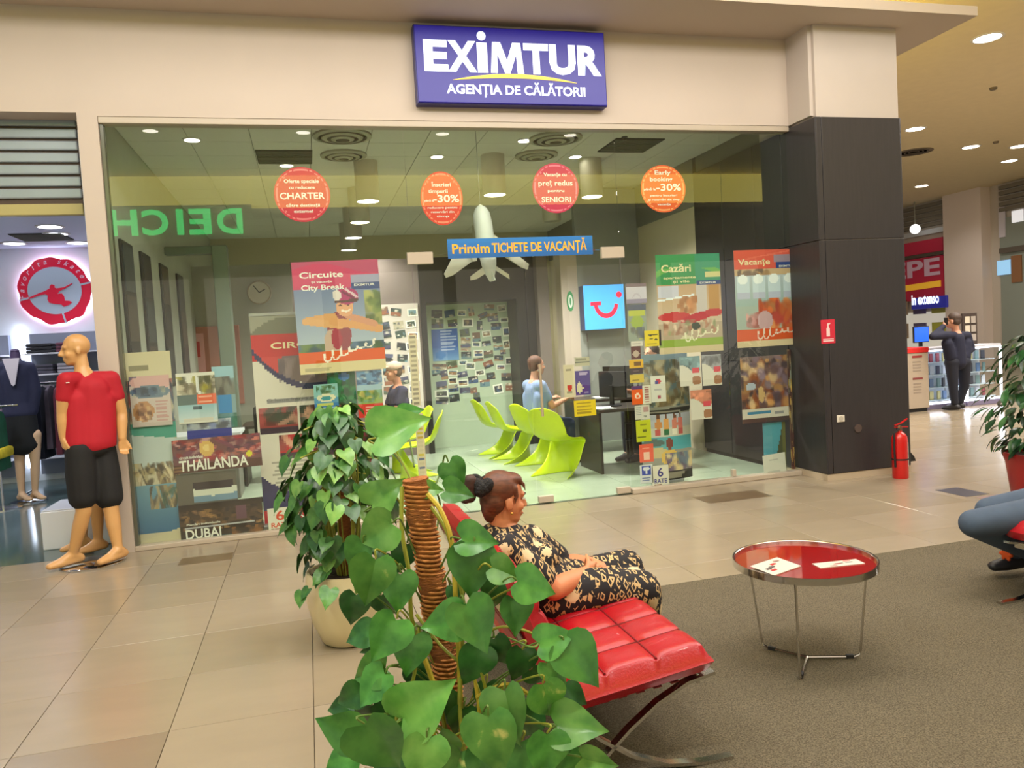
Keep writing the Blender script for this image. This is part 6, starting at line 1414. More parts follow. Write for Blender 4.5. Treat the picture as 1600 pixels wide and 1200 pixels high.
# ---------------------------------------------------------------- woman on the bench
skin_w = skin_mat('skin_warm', (206, 132, 92)); hairm = M('auburn_hair', (98, 54, 34), .5, noise=.45, nscale=30, stretch=(1, 1, 3)); hair_k = M('black_scrunchie', (18, 14, 16), .8, noise=.3, nscale=50, bump=1, bscale=80)
def dress_mat():
    m = M('patterned_dress', (24, 20, 26), .8); nt = m.node_tree; b = nt.nodes['Principled BSDF']; N = nt.nodes.new; K = nt.links.new
    tc = N('ShaderNodeTexCoord')
    def vor(scale, metric, rnd, vec):
        v = N('ShaderNodeTexVoronoi'); v.distance = metric; v.inputs['Scale'].default_value = scale; v.inputs['Randomness'].default_value = rnd; K(vec, v.inputs['Vector']); return v
    def band(sock, lo, hi):
        a = N('ShaderNodeMath'); a.operation = 'GREATER_THAN'; K(sock, a.inputs[0]); a.inputs[1].default_value = lo
        c = N('ShaderNodeMath'); c.operation = 'LESS_THAN'; K(sock, c.inputs[0]); c.inputs[1].default_value = hi
        q = N('ShaderNodeMath'); q.operation = 'MULTIPLY'; K(a.outputs[0], q.inputs[0]); K(c.outputs[0], q.inputs[1]); return q.outputs[0]
    def rings(rot, off):
        mp = N('ShaderNodeMapping'); mp.inputs['Rotation'].default_value = rot; mp.inputs['Scale'].default_value = (1, .5, .56); mp.inputs['Location'].default_value = off
        K(tc.outputs['Object'], mp.inputs['Vector']); v = vor(38, 'CHEBYCHEV', .55, mp.outputs['Vector']); return band(v.outputs['Distance'], .20, .34)
    r1 = rings((0, .6, 0), (0, 0, 0)); r2 = rings((0, -.5, 0), (.37, .2, .1))
    sel = N('ShaderNodeTexNoise'); sel.inputs['Scale'].default_value = 9; K(tc.outputs['Object'], sel.inputs['Vector'])
    mixr = N('ShaderNodeMix'); mixr.data_type = 'FLOAT'; g = N('ShaderNodeMath'); g.operation = 'GREATER_THAN'; g.inputs[1].default_value = .5; K(sel.outputs['Fac'], g.inputs[0]); K(g.outputs[0], mixr.inputs[0]); K(r1, mixr.inputs[2]); K(r2, mixr.inputs[3])
    fl = vor(9.0, 'EUCLIDEAN', .8, tc.outputs['Object']); pet = N('ShaderNodeTexNoise'); pet.inputs['Scale'].default_value = 75; K(tc.outputs['Object'], pet.inputs['Vector'])
    sm = N('ShaderNodeMath'); sm.operation = 'MULTIPLY_ADD'; K(pet.outputs['Fac'], sm.inputs[0]); sm.inputs[1].default_value = .40; K(fl.outputs['Distance'], sm.inputs[2])
    fb = band(sm.outputs[0], -1, .455); cent = band(fl.outputs['Distance'], -1, .035)
    c1 = N('ShaderNodeMix'); c1.data_type = 'RGBA'; c1.inputs[6].default_value = (*lin((24, 20, 26)), 1); c1.inputs[7].default_value = (*lin((200, 168, 118)), 1); K(mixr.outputs[0], c1.inputs[0])
    c2 = N('ShaderNodeMix'); c2.data_type = 'RGBA'; c2.inputs[7].default_value = (*lin((214, 190, 150)), 1); K(c1.outputs[2], c2.inputs[6]); K(fb, c2.inputs[0])
    c3 = N('ShaderNodeMix'); c3.data_type = 'RGBA'; c3.inputs[7].default_value = (*lin((130, 84, 50)), 1); K(c2.outputs[2], c3.inputs[6]); K(cent, c3.inputs[0])
    K(c3.outputs[2], b.inputs['Base Color']); return m
WY = 3.30
hc = V3(788, 778, WY); fw = Vector((.96, .18, -.10)); neckb = V3(783, 826, WY)
hch, LW, FW = head_chains(hc, fw, (0.12, 0, 1), .93, neckb, .3)
def arm(sh, el, wr, hd, pn, r=(.05, .042, .028), k=.92, curl=.6, side=1): return [[(*sh, r[0]), (*Vector(sh).lerp(Vector(el), .5), r[0] * .96), (*el, r[1]), (*Vector(el).lerp(Vector(wr), .35), r[1] * 1.02), (*wr, r[2])]] + hand_chains(wr, hd, pn, k, curl, side)
nsh, nel, nwr = V3(790, 858, 3.12), V3(866, 921, 3.09), V3(914, 896, 3.20)
fsh, fel, fwr = V3(828, 842, 3.48), V3(884, 882, 3.52), V3(922, 880, 3.40)
nkn = V3(1003, 922, 3.18); fkn = V3(978, 886, 3.46); nan = Vector((1.20, 3.2, .09)); fan = Vector((1.20, 3.42, .09))
body = hch + arm(nsh, nel, nwr, (V3(940, 880, 3.30) - nwr), Vector((.2, .9, .1)), (.056, .047, .031), .92, 1.15, 1) + arm(fsh, fel, fwr, (V3(940, 886, 3.30) - fwr), Vector((.2, -.7, -.6)), (.056, .047, .031), .92, 1.15, -1)
body += [[(*V3(866, 930, 3.2), .085), (*nkn, .058), (*nkn.lerp(nan, .35), .052), (*nan, .034)], [(*V3(872, 915, 3.42), .085), (*fkn, .058), (*fkn.lerp(fan, .35), .052), (*fan, .034)], [(*neckb, .055), (*V3(800, 852, WY), .09), (*V3(838, 894, WY), .11), (*V3(866, 928, WY), .11)]]
body += foot_chains(nan, (1, -.1, 0), .92, .016) + foot_chains(fan, (1, .1, 0), .92, .016)
wo = remesh_blob('person', body, .0055, skin_w, None, origin=(1.0, WY, .008), smooth_it=3)
tag(wo, 'person in a black patterned dress reclining on the red bench with hands clasped', 'person')
face_bits(wo, LW, FW, .93)
dr = [[(*neckb + Vector((-.03, 0, -.03)), .075, (1, 1.25, .8)), (*V3(795, 858, WY), .118, (1, 1.45, 1)), (*V3(822, 884, WY), .128, (1, 1.45, 1)), (*V3(846, 908, WY), .138, (1, 1.4, 1)), (*V3(862, 926, WY), .13, (1, 1.5, 1))],
      [(*V3(848, 874, 3.22), .075), (*V3(846, 868, 3.38), .075)],
      [(*nsh, .07), (*nsh.lerp(nel, .72), .066)], [(*fsh, .07), (*fsh.lerp(fel, .72), .066)],
      [(*V3(866, 930, 3.2), .115), (*V3(935, 922, 3.18), .10), (*nkn, .088)], [(*V3(872, 915, 3.42), .11), (*V3(930, 900, 3.44), .098), (*fkn, .086)], [(*V3(930, 925, 3.3), .085), (*V3(992, 912, 3.32), .08)],
      [(*nkn, .088), (*V3(1010, 945, 3.2), .072), (*V3(1006, 985, 3.22), .066)], [(*fkn, .086), (*V3(995, 925, 3.44), .07), (*V3(996, 968, 3.42), .066)], [(*V3(1000, 925, 3.32), .07), (*V3(1004, 975, 3.32), .06)]]
remesh_blob('dress', dr, .009, dress_mat(), wo, smooth_it=4)
# hair
hr = [[(*LW(-.032, 0, .047), 1.0, (.092, .082, .082), Matrix(FW).transposed())], [(*LW(-.06, 0, -.005), 1.0, (.056, .077, .07), Matrix(FW).transposed())], [(*LW(.022, 0, .092), 1.0, (.056, .06, .03), Matrix(FW).transposed())], [(*LW(.055, -.028, .09), .014), (*LW(.078, -.043, .068), .008), (*LW(.083, -.048, .04), .004)], [(*LW(.055, .028, .09), .014), (*LW(.078, .043, .068), .008), (*LW(.083, .048, .04), .004)], [(*LW(.02, -.064, .055), .016), (*LW(.032, -.072, .02), .008), (*LW(.02, -.076, -.015), .004)], [(*LW(.02, .064, .055), .016), (*LW(.032, .072, .02), .008), (*LW(.02, .076, -.015), .004)], [(*LW(-.068, 0, -.045), .045), (*LW(-.07, 0, -.085), .028)]]
ha = remesh_blob('hair', hr, .006, hairm, wo, smooth_it=2)
bn = []
for k in range(14):
    a = k * 2.4; bn.append([(*(LW(-.125, 0, .062) + (Vector(FW[1]) * math.cos(a) * .045 + Vector(FW[2]) * math.sin(a * 1.3) * .06 + Vector(FW[0]) * math.sin(a) * .035)), .03)])
remesh_blob('scrunchie', bn, .006, hair_k, wo, smooth_it=1)
bn = [[(*(LW(-.185, 0, .045) + (Vector(FW[1]) * math.cos(k * 2.1) * .03 + Vector(FW[2]) * math.sin(k * 1.7) * .04)), .03)] for k in range(8)]
remesh_blob('hair_bun', bn, .006, M('bun_hair', (58, 32, 24), .6, noise=.4, nscale=40), wo, smooth_it=1)
b = MB(); b.ball(LW(.002, -.084, -.058), .006, 8, 6); b.build('earring', M('gold', (220, 180, 90), .25, metal=1.0), wo, True)
# ---------------------------------------------------------------- mannequin in the red shirt
mann_m = M('mannequin_tan', (206, 156, 100), .35, noise=.04, nscale=4)
MY = 6.93
mh = V3(118, 546, MY); mneck = V3(129, 580, MY)
mch, LM, FM = head_chains(mh, (-.93, -.36, -.05), (0.02, 0, 1), 1.03, mneck, .8)
shL, elL, wrL = V3(103, 594, MY - .14), V3(98, 645, MY - .12), V3(99, 682, MY - .12)
shR, elR, wrR = V3(174, 592, MY + .06), V3(190, 646, MY + .08), V3(191, 684, MY + .02)
hipL, knL, anL = V3(124, 706, MY - .08), V3(131, 798, MY - .10), V3(114, 866, MY - .06)
hipR, knR, anR = V3(160, 706, MY + .06), V3(174, 798, MY - .02), V3(185, 862, MY - .06)
toeL = Vector((-.8, -.55, 0)); toeR = Vector((-.55, -.75, 0)); fz = .024
parts = mch + [[(*mneck, .062), (*V3(137, 612, MY), .115, (1.35, 1, 1)), (*V3(140, 650, MY), .11, (1.3, 1, 1)), (*V3(141, 700, MY), .095, (1.25, 1, 1))]]
for sh_, el_, wr_, sd, d_ in ((shL, elL, wrL, 1, (0, 0, -1)), (shR, elR, wrR, -1, (.02, -.05, -1))): parts += arm(sh_, el_, wr_, Vector(d_), Vector((.4, -.9, 0)) if sd < 0 else Vector((.8, .4, 0)), (.062, .045, .033), 1.0, .55, sd)
for h_, k_, a_, t_ in ((hipL, knL, anL, toeL), (hipR, knR, anR, toeR)):
    a2 = Vector((a_.x, a_.y, fz + .08)); parts += [[(*h_, .095), (*h_.lerp(k_, .5), .082), (*k_, .06), (*k_.lerp(a2, .35), .058), (*a2, .037)]] + foot_chains(a2, t_, 1.12, fz)
mq = remesh_blob('mannequin', parts, .009, mann_m, None, origin=(mh.x - .05, MY, .004), smooth_it=3)
tag(mq, 'bald tan mannequin in a red t shirt and black shorts by the white jamb', 'mannequin')
hemz = V3(140, 701, MY).z
ts = [[(*mneck + Vector((.02, 0, -.045)), .07, (1.2, 1, .7)), (*V3(138, 608, MY), .128, (1.3, .95, 1)), (*V3(140, 645, MY), .13, (1.3, .95, 1)), (*V3(141, 690, MY), .142, (1.32, 1.02, 1))], [(*mneck + Vector((0, 0, -.06)), .06), (*shL, .066), (*shL.lerp(elL, .52), .064)], [(*mneck + Vector((0, 0, -.06)), .06), (*shR, .068), (*shR.lerp(elR, .5), .066)], [(*V3(118, 625, MY - .06), .1), (*V3(122, 690, MY - .06), .11)], [(*V3(160, 625, MY + .02), .1), (*V3(160, 690, MY + .02), .11)]]
remesh_blob('t_shirt', ts, .011, M('red_jersey', (176, 14, 36), .75, noise=.06, nscale=5), mq, smooth_it=6, fn=lambda a: np.column_stack([a[:, 0], a[:, 1], np.maximum(a[:, 2], hemz - .02 * np.cos((a[:, 0] - mh.x) * 8))]))
b = MB(); p = V3(106, 598, MY - .2); b.box(p.x - .012, p.x + .012, p.y - .01, p.y, p.z - .004, p.z + .004, .002, mat=None); b.build('chest_mark', M('white_mark', (230, 226, 220), .5), mq)
so = [[(*V3(141, 700, MY), .13, (1.3, 1.0, .7))], [(*hipL, .108), (*hipL.lerp(knL, .4), .115), (*hipL.lerp(knL, .76), .108)], [(*hipR, .108), (*hipR.lerp(knR, .4), .115), (*hipR.lerp(knR, .76), .108)]]
remesh_blob('shorts', so, .011, M('black_jersey', (20, 18, 20), .8, noise=.08), mq, smooth_it=4)
b = MB(); cxy = V3(146, 874, MY); b.lathe([(.001, 0), (.24, 0), (.24, .008), (.235, .012), (.001, .012)], (cxy.x, MY - .02, .002), 40); b.build('base_plate', M('chrome_plate', (210, 210, 212), .08, metal=1.0), mq, True)
# lower half of a second mannequin behind it
LYm = 7.30
lb = thing('half_mannequin', (V3(152, 866, LYm).x, LYm, .004), 'tan half mannequin in black shorts mostly hidden behind the red shirt mannequin', 'mannequin')
hx = V3(149, 720, LYm); ax = V3(154, 850, LYm); ax.z = .1
hx2 = hx + Vector((-.13, .16, 0)); ax2 = ax + Vector((-.16, .16, 0))
remesh_blob('legs', [[(*hx, .085), (*hx.lerp(ax, .5), .06), (*hx.lerp(ax, .62), .056), (*ax, .036)], [(*hx2, .085), (*hx2.lerp(ax2, .5), .06), (*ax2, .036)], [(*hx, .085), (*hx2, .085)]] + foot_chains(ax, (-.8, -.5, 0), 1.05, .02) + foot_chains(ax2, (-.8, -.5, 0), 1.05, .02), .011, mann_m, lb)
remesh_blob('shorts', [[(*hx, .105), (*hx.lerp(ax, .4), .09)], [(*hx2, .105), (*hx2.lerp(ax2, .4), .09)], [(*hx, .105), (*hx2, .105)]], .013, M('black_jersey'), lb)
# ---------------------------------------------------------------- blazer mannequin in the shop
BYm = 10.6; Q = lambda px, py: V3(px, py, BYm)
bz = thing('mannequin', tuple(Vector((Q(40, 760).x, BYm, .003))), 'headless mannequin in a navy blazer and black skirt inside the clothes shop', 'mannequin')
nk = Q(24, 556); ch_ = Q(27, 585); wa = Q(30, 630); hp = Q(32, 660)
lg = []
for hx_, fx_ in ((22, 33), (46, 54)):
    h_ = Q(hx_ + 6, 680); k_ = Q(hx_ + 9, 722); a_ = Vector((Q(fx_, 762).x, BYm, .1)); lg += [[(*h_, .09), (*k_, .055), (*k_.lerp(a_, .4), .05), (*a_, .033)]] + foot_chains(a_, (.75, -.65, 0), 1.05, .02)
fa = [[(*Q(20, 648), .03), (*Q(36, 650), .034), (*Q(52, 648), .028)]]
remesh_blob('legs', lg, .011, M('mannequin_pale', (214, 176, 140), .4), bz); remesh_blob('forearm', fa, .011, M('mannequin_pale'), bz)
remesh_blob('skirt', [[(*Q(32, 652), .15, (1.2, .9, 1)), (*Q(34, 695), .165, (1.25, .9, .8))]], .014, M('black_skirt', (18, 18, 22), .85), bz, smooth_it=3)
jk = [[(*Q(25, 572), .11, (1.4, .9, .7)), (*ch_, .15, (1.3, .9, 1)), (*wa, .135, (1.2, .9, 1)), (*Q(31, 645), .155, (1.25, .9, .7))], [(*Q(6, 574), .075), (*Q(2, 610), .065), (*Q(14, 643), .055)], [(*Q(46, 575), .075), (*Q(56, 610), .065), (*Q(52, 642), .055)]]
remesh_blob('blazer', jk, .013, M('navy_blazer', (32, 34, 62), .85, noise=.1), bz, smooth_it=3)
p = Q(26, 574); b = MB(); b.prism([(-.09, .11), (.09, .11), (.02, -.2), (0, -.22), (-.02, -.2)], frame_fn((p.x, BYm - .15, p.z), (1, 0, 0), (0, 0, 1)), .02); b.build('shirt_front', M('pale_shirt', (196, 186, 196), .8), bz)
b = MB(); b.tube([nk + Vector((0, 0, -.08)), nk, nk + Vector((0, 0, .05))], [.06, .055, .05], 16); b.ball(nk + Vector((0, 0, .06)), .05, 14, 8, (1, 1, .5)); b.build('neck_cap', M('neck_cap', (70, 52, 86), .5), bz, True)
b = MB(); b.lathe([(.001, 0), (.2, 0), (.2, .01), (.001, .012)], (Q(44, 760).x, BYm, .002), 30); b.build('base_plate', M('chrome_plate'), bz, True)
# ---------------------------------------------------------------- clothed figures farther away
def figure(name_label, J, f, top_m, leg_m, hair_c, skin, sitz=None, vox=.014, toe=None, group=None, short=False, cap=None, hk=1.0):
    """J: joints hd nk shL elL wrL shR elR wrR hpL knL anL hpR knR anR as points"""
    J = {k: Vector(v) for k, v in J.items()}
    hch_, L_, F_ = head_chains(J['hd'], f, (0, 0, 1), hk, J['nk'])
    toe = Vector(toe or f); ch = hch_
    for s_, sd in (('L', 1), ('R', -1)):
        d_ = (J['wr' + s_] - J['el' + s_]).normalized()
        ch += [[(*J['sh' + s_], .05), (*J['el' + s_], .042), (*J['wr' + s_], .03)]] + hand_chains(J['wr' + s_], d_, Vector(f) * .5 + Vector((0, 0, -.3)), 1.0, .6, sd)
        ch += [[(*J['hp' + s_], .08), (*J['kn' + s_], .055), (*J['kn' + s_].lerp(J['an' + s_], .35), .05), (*J['an' + s_], .036)]] + foot_chains(J['an' + s_], toe, 1.05, max(0.012, J['an' + s_].z - .08))
    hpm = (J['hpL'] + J['hpR']) / 2; shm = (J['shL'] + J['shR']) / 2
    ch += [[(*J['nk'], .055), (*shm, .09), (*hpm, .11)]]
    o = remesh_blob('person', ch, vox * .8, skin, None, origin=(hpm.x, hpm.y, min(J['anL'].z, J['anR'].z) - .08 if True else 0), smooth_it=2)
    tag(o, name_label, 'person', group)
    sx = (J['shL'] - J['shR']).length / 2
    t_ = [[(*J['shL'], .07), (*J['shR'], .07)], [(*(shm + Vector((0, 0, -.06))), .125), (*shm.lerp(hpm, .5), .13), (*hpm, .135)], [(*J['shL'].lerp(J['hpL'], .3), .09), (*J['hpL'].lerp(J['shL'], .2), .1)], [(*J['shR'].lerp(J['hpR'], .3), .09), (*J['hpR'].lerp(J['shR'], .2), .1)]]
    for s_ in 'LR':
        e_ = J['sh' + s_].lerp(J['el' + s_], .6) if short else J['el' + s_]
        t_.append([(*J['sh' + s_], .072), (*e_, .06)] + ([] if short else [(*J['wr' + s_].lerp(J['el' + s_], .06), .045)]))
    remesh_blob('shirt', t_, vox, top_m, o, smooth_it=3)
    l_ = [[(*J['hpL'], .115), (*J['hpR'], .115)]]
    for s_ in 'LR': l_.append([(*J['hp' + s_], .11), (*J['kn' + s_], .078), (*J['an' + s_].lerp(J['kn' + s_], .12), .06)])
    remesh_blob('trousers', l_, vox, leg_m, o, smooth_it=3)
    sh = []
    for s_ in 'LR': sh += [[(p_[0], p_[1], p_[2], p_[3] * 1.12) for p_ in c_] for c_ in foot_chains(J['an' + s_] + Vector((0, 0, -.01)), toe, 1.12, max(0.012, J['an' + s_].z - .08))]
    remesh_blob('shoes', sh, .011, M('dark_shoe', (34, 32, 38), .5), o, smooth_it=2)
    hm_ = M('hair_%d_%d_%d' % hair_c, hair_c, .6, noise=.3, nscale=30); Fm = Matrix(F_).transposed()
    remesh_blob('hair', [[(*L_(-.024, 0, .045), 1.0, (.1 * hk, .085 * hk, .088 * hk), Fm)], [(*L_(-.05, 0, -.01), 1.0, (.065 * hk, .08 * hk, .07 * hk), Fm)]], .011, hm_, o, smooth_it=1)
    face_bits(o, L_, F_, hk)
    if cap: 
        remesh_blob('cap', [[(*L_(-.012, 0, .062), 1.0, (.112 * hk, .092 * hk, .075 * hk), Fm)], [(*L_(.10, 0, .058), 1.0, (.07 * hk, .06 * hk, .01 * hk), Fm)]], .01, cap, o, smooth_it=1)
    return o
# man on the phone
PYm = 10.75; Q = lambda px, py, d=0: V3(px, py, PYm + d)
navy = M('dark_navy_cloth', (24, 26, 48), .85, noise=.1)
ph_ = figure('person in dark navy clothes on the phone at the lit display cases', dict(hd=Q(1489, 501), nk=Q(1493, 516), shL=Q(1477, 524, -.05), shR=Q(1511, 524, .05), elL=Q(1457, 526, -.05), wrL=Q(1475, 509, .05), elR=Q(1518, 545, .05), wrR=Q(1506, 556, -.05), hpL=Q(1487, 566), hpR=Q(1506, 566), knL=Q(1489, 602), knR=Q(1507, 602, .05), anL=Vector((Q(1492, 636).x, PYm, .085)), anR=Vector((Q(1508, 636).x, PYm + .12, .085))), (-.5, .85, 0), navy, M('dark_trousers', (26, 28, 42), .85), (70, 54, 46), skin_mat('skin_light', (206, 150, 124)), vox=.016, hk=1.08)
p = Q(1478, 502, .05); b = MB(); b.box(p.x - .015, p.x + .015, p.y - .03, p.y + .03, p.z - .06, p.z + .06, .006); tag(b.build('mobile_phone', screen_m), 'dark phone held to the ear beside the lit display cases', 'phone')
# customer in the blue shirt on the second lime chair
def seated(label, hx, hy, f, hz, top, leg, hair_c, skin, lean=0.0, short=True, cap=None, seat=.43, hk=1.0, spread=.1, arms=.35):
    f = Vector(f).normalized(); s_ = Vector((-f.y, f.x, 0)); h = Vector((hx, hy, seat + .11)); up = Vector((0, 0, 1))
    sm = h + f * lean + up * (hz - seat - .11 - .28)
    J = dict(hd=sm + up * .25 + f * .05, nk=sm + up * .06, shL=sm + s_ * .17, shR=sm - s_ * .17, hpL=h + s_ * .09, hpR=h - s_ * .09, knL=h + f * .42 + s_ * spread - up * .02, knR=h + f * .42 - s_ * spread - up * .02)
    J['anL'] = Vector((*(J['knL'] + f * .03).xy, .09)); J['anR'] = Vector((*(J['knR'] + f * .02).xy, .09))
    J['elL'] = J['shL'] + f * .12 - up * .26 + s_ * .04; J['elR'] = J['shR'] + f * .12 - up * .26 - s_ * .04
    J['wrL'] = J['elL'] + f * .22 + up * .06 - s_ * .05; J['wrR'] = J['elR'] + f * .22 + up * .06 + s_ * .05
    return figure(label, J, f, top, leg, hair_c, skin, short=short, cap=cap, hk=hk)
denim = M('grey_blue_denim', (72, 84, 100), .85, noise=.12, nscale=14)
seated('customer in a pale blue shirt sitting on a lime chair with back to the door', 2.72, 9.35, (.97, .25, 0), 1.31, M('pale_blue_shirt', (128, 146, 190), .8, noise=.06), M('dark_denim', (52, 60, 84), .85), (84, 48, 32), skin_mat('skin_light'))
seated('person in a beige cap and dark shirt sitting at the left desk', 1.10, 10.05, (-.97, -.2, 0), 1.33, M('navy_check_shirt', (46, 44, 70), .8, noise=.4, nscale=18), M('wine_trousers', (110, 34, 40), .85), (90, 70, 56), skin_mat('skin_tan', (190, 130, 100)), cap=M('beige_cap', (190, 160, 140), .8))
seated('agency clerk in dark clothes sitting behind the right desk', 4.3, 9.2, (-.95, -.3, 0), 1.36, M('charcoal_top', (52, 48, 48), .8), M('dark_trousers'), (60, 44, 36), skin_mat('skin_light'), seat=.50)
# ---------------------------------------------------------------- second bench and its sitter, right edge
bench2 = copy_tree(bench); bench2.location = (3.98, 2.76, .008); bench2.rotation_euler = (0, 0, PI)
tag(bench2, 'red leather lounge bench cut by the right edge of the picture', 'bench')
jean = M('slate_jeans', (70, 84, 104), .85, noise=.1, nscale=12)
kA = V3(1521, 818, 3.52); kB = V3(1546, 798, 3.64); sho = V3(1592, 866, 3.74)
aB = Vector((sho.x, sho.y, sho.z)); hA = Vector((4.12, 3.20, .545)); hB = Vector((4.12, 3.38, .55))
upz = Vector((0, 0, 1))
pe = figure('person in grey blue jeans sitting at the right edge with orange shoe laces', dict(hd=(4.40, 3.28, 1.22), nk=(4.38, 3.27, 1.04), shL=(4.36, 3.09, .97), shR=(4.36, 3.46, .97), elL=(4.3, 3.0, .72), elR=(4.3, 3.54, .72), wrL=(4.12, 3.12, .68), wrR=(4.12, 3.42, .68), hpL=hA, hpR=hB, knL=kA, knR=kB, anL=Vector((sho.x + .10, sho.y - .16, max(.1, sho.z - .02))), anR=aB), (-1, -.15, 0), M('grey_sweater', (120, 116, 112), .85), jean, (50, 40, 34), skin_mat('skin_light'), toe=(-.95, .1, 0), vox=.011)
print('SHOE', sho, kA, kB)
fl = at(1572, 866, Y=sho.y - .06)
bow = []
for k in range(6):
    a = k * PI / 3; bow.append([(fl.x, fl.y, fl.z, .012), (fl.x + .0, fl.y + .035 * math.cos(a), fl.z + .03 * math.sin(a), .012)])
remesh_blob('orange_laces', bow, .006, M('orange_lace', (226, 90, 30), .7), pe, smooth_it=1)
# ================================================================== RIGHT SIDE: PILLAR DETAILS, KIOSK, FAR SHOPS, PLANT
PF = PY - .001
p = at(1292, 518, Y=PF); q0 = at(1282, 500, Y=PF); q1 = at(1305, 536, Y=PF)
es = thing('extinguisher_sign', (p.x, PF, q1.z), 'red fire extinguisher sign on the dark pillar', 'sign')
fr = frame_fn((q0.x, PF, q1.z), (1, 0, 0), (0, 0, 1)); w, h = q1.x - q0.x, q0.z - q1.z
b = MB(); b.prism([(0, 0), (w, 0), (w, h), (0, h)], fr, .004); b.build('sign_plate', M('safety_red', (206, 44, 66), .4), es)
pw_ = M('pictogram_white', (238, 206, 206), .5)
b = MB(); b.prism([(w * .38, h * .3), (w * .62, h * .3), (w * .62, h * .62), (w * .55, h * .7), (w * .55, h * .78), (w * .68, h * .82), (w * .66, h * .86), (w * .45, h * .84), (w * .45, h * .7), (w * .38, h * .62)], fr, .006); b.build('extinguisher_pictogram', pw_, es)
for z0, z1 in ((.08, .14), (.17, .2)):
    b = MB(); b.prism([(w * .12, h * z0), (w * .88, h * z0), (w * .88, h * z1), (w * .12, h * z1)], fr, .006); b.build('caption_line', pw_, es)
p = at(1313, 654, Y=PF); so_ = thing('wall_socket', (p.x, PF, p.z - .04), 'white wall socket low on the dark pillar', 'socket')
b = MB(); b.box(p.x - .045, p.x + .045, PF - .012, PF, p.z - .035, p.z + .035, .005); b.build('cover', M('socket_white', (222, 214, 200), .4), so_)
b = MB(); b.tube([(p.x, PF - .0125, p.z), (p.x, PF - .0155, p.z)], .026, 18); b.build('outlet', M('socket_inner', (190, 182, 168), .5), so_, True)
p = at(1340, 669, Y=PF); b = MB(); b.tube([(p.x, PF, p.z), (p.x, PF - .012, p.z)], .042, 24); tag(b.build('round_cover', M('cover_brown', (84, 70, 66), .5), smooth=True), 'round brown cover plate right of the wall socket', 'cover plate')
# fire extinguisher
e0 = at(1405, 746, Z=0); ex = thing('fire_extinguisher', (e0.x, e0.y - .02, 0.0), 'red fire extinguisher standing in front of the dark pillar', 'fire extinguisher')
c = (e0.x, e0.y - .02, 0); erd = M('extinguisher_red', (206, 26, 24), .3, coat=.3)
b = MB(); b.lathe([(.001, .0), (.072, .0), (.076, .01), (.076, .385), (.07, .42), (.05, .45), (.028, .465), (.024, .48), (.001, .48)], c, 32); b.build('cylinder', erd, ex, True)
b = MB(); b.lathe([(.0765, .185), (.0785, .185), (.0785, .2), (.0765, .2)], c, 32); b.build('strap_band', M('dark_rubber'), ex, True)
b = MB(); b.lathe([(.001, .48), (.026, .48), (.026, .515), (.018, .53), (.001, .53)], c, 18); b.build('valve', M('brass_dark', (120, 84, 60), .4, metal=.6), ex, True)
for dz, a in ((.535, .16), (.515, -.02)):
    b = MB(); b.flatbar([(c[0] - .05, c[1], dz), (c[0] + .03, c[1], dz + a * .12), (c[0] + .10, c[1], dz + a * .35)], (0, 1, 0), .022, .008); b.build('lever', erd, ex)
b = MB(); lab = []
for k in range(7):
    a = math.radians(-82 + k * 12 + 20); lab.append((c[0] + .0775 * math.cos(a), c[1] + .0775 * math.sin(a)))
b.add([(x, y, z) for z in (.12, .36) for x, y in lab], [(k, k + 1, 8 + k, 7 + k) for k in range(6)]); b.build('label_sheet', M('extinguisher_label', (226, 206, 196), .5, noise=.3, nscale=40), ex)
b = MB(); b.tube([(c[0] - .02, c[1] - .02, .5), (c[0] - .085, c[1] - .03, .46), (c[0] - .09, c[1] - .03, .3), (c[0] - .084, c[1] - .03, .12)], .010, 8); b.build('hose', M('dark_rubber'), ex, True)
# ---- kiosk: grey cabinet, monitor, lit display cases
kg = M('kiosk_grey', (176, 160, 142), .5, noise=.03); led = M('white_led', (245, 248, 255), .4, emit=7, emit_col=(232, 240, 255)); kfr = M('kiosk_frame', (196, 196, 206), .35)
KY = 10.95
a0 = at(1418, 648, Y=KY).x; a1 = at(1453, 645, Y=KY).x
kc = thing('kiosk_cabinet', ((a0 + a1) / 2, KY + .3, 0), 'grey cabinet with printed panels at the left end of the display cases', 'cabinet')
b = MB(); b.box(a0, a1, KY, KY + .6, .06, 1.0, .008); b.build('body', kg, kc)
b = MB(); b.box(a0 + .02, a1 - .02, KY + .03, KY + .58, 0, .06); b.build('plinth', M('dark_rubber'), kc)
b = MB(); b.box(a0 - .01, a1 + .01, KY - .01, KY + .62, 1.0, 1.09, .01); b.build('red_top', M('kiosk_red', (206, 40, 36), .4), kc)
for z, cc in ((.92, (150, 50, 50)), (.55, (130, 60, 60))):
    b = MB(); b.box((a0 + a1) / 2 - .1, (a0 + a1) / 2 + .1, KY - .004, KY, z, z + .035); b.build('printed_heading', M('kiosk_print_%d' % (z * 100), cc, .5), kc)
    for k in range(4):
        b = MB(); b.box((a0 + a1) / 2 - .09, (a0 + a1) / 2 + .07, KY - .003, KY, z - .08 - k * .05, z - .06 - k * .05); b.build('printed_line', M('kiosk_line', (150, 136, 122), .5), kc)
xm = at(1438, 512, Y=KY + .3).x
mn = thing('kiosk_monitor', (xm, KY + .3, 1.09), 'blue screened monitor standing on the red topped cabinet', 'monitor')
b = MB(); b.box(xm - .16, xm + .16, KY + .28, KY + .31, 1.16, 1.44, .006); b.build('housing', screen_m, mn)
b = MB(); b.box(xm - .145, xm + .145, KY + .276, KY + .28, 1.175, 1.425); b.build('screen', M('blue_screen', (40, 90, 220), .3, emit=.9, emit_col=(40, 90, 220)), mn)
b = MB(); b.box(xm - .03, xm + .03, KY + .29, KY + .32, 1.09, 1.2); b.build('stand', screen_m, mn)
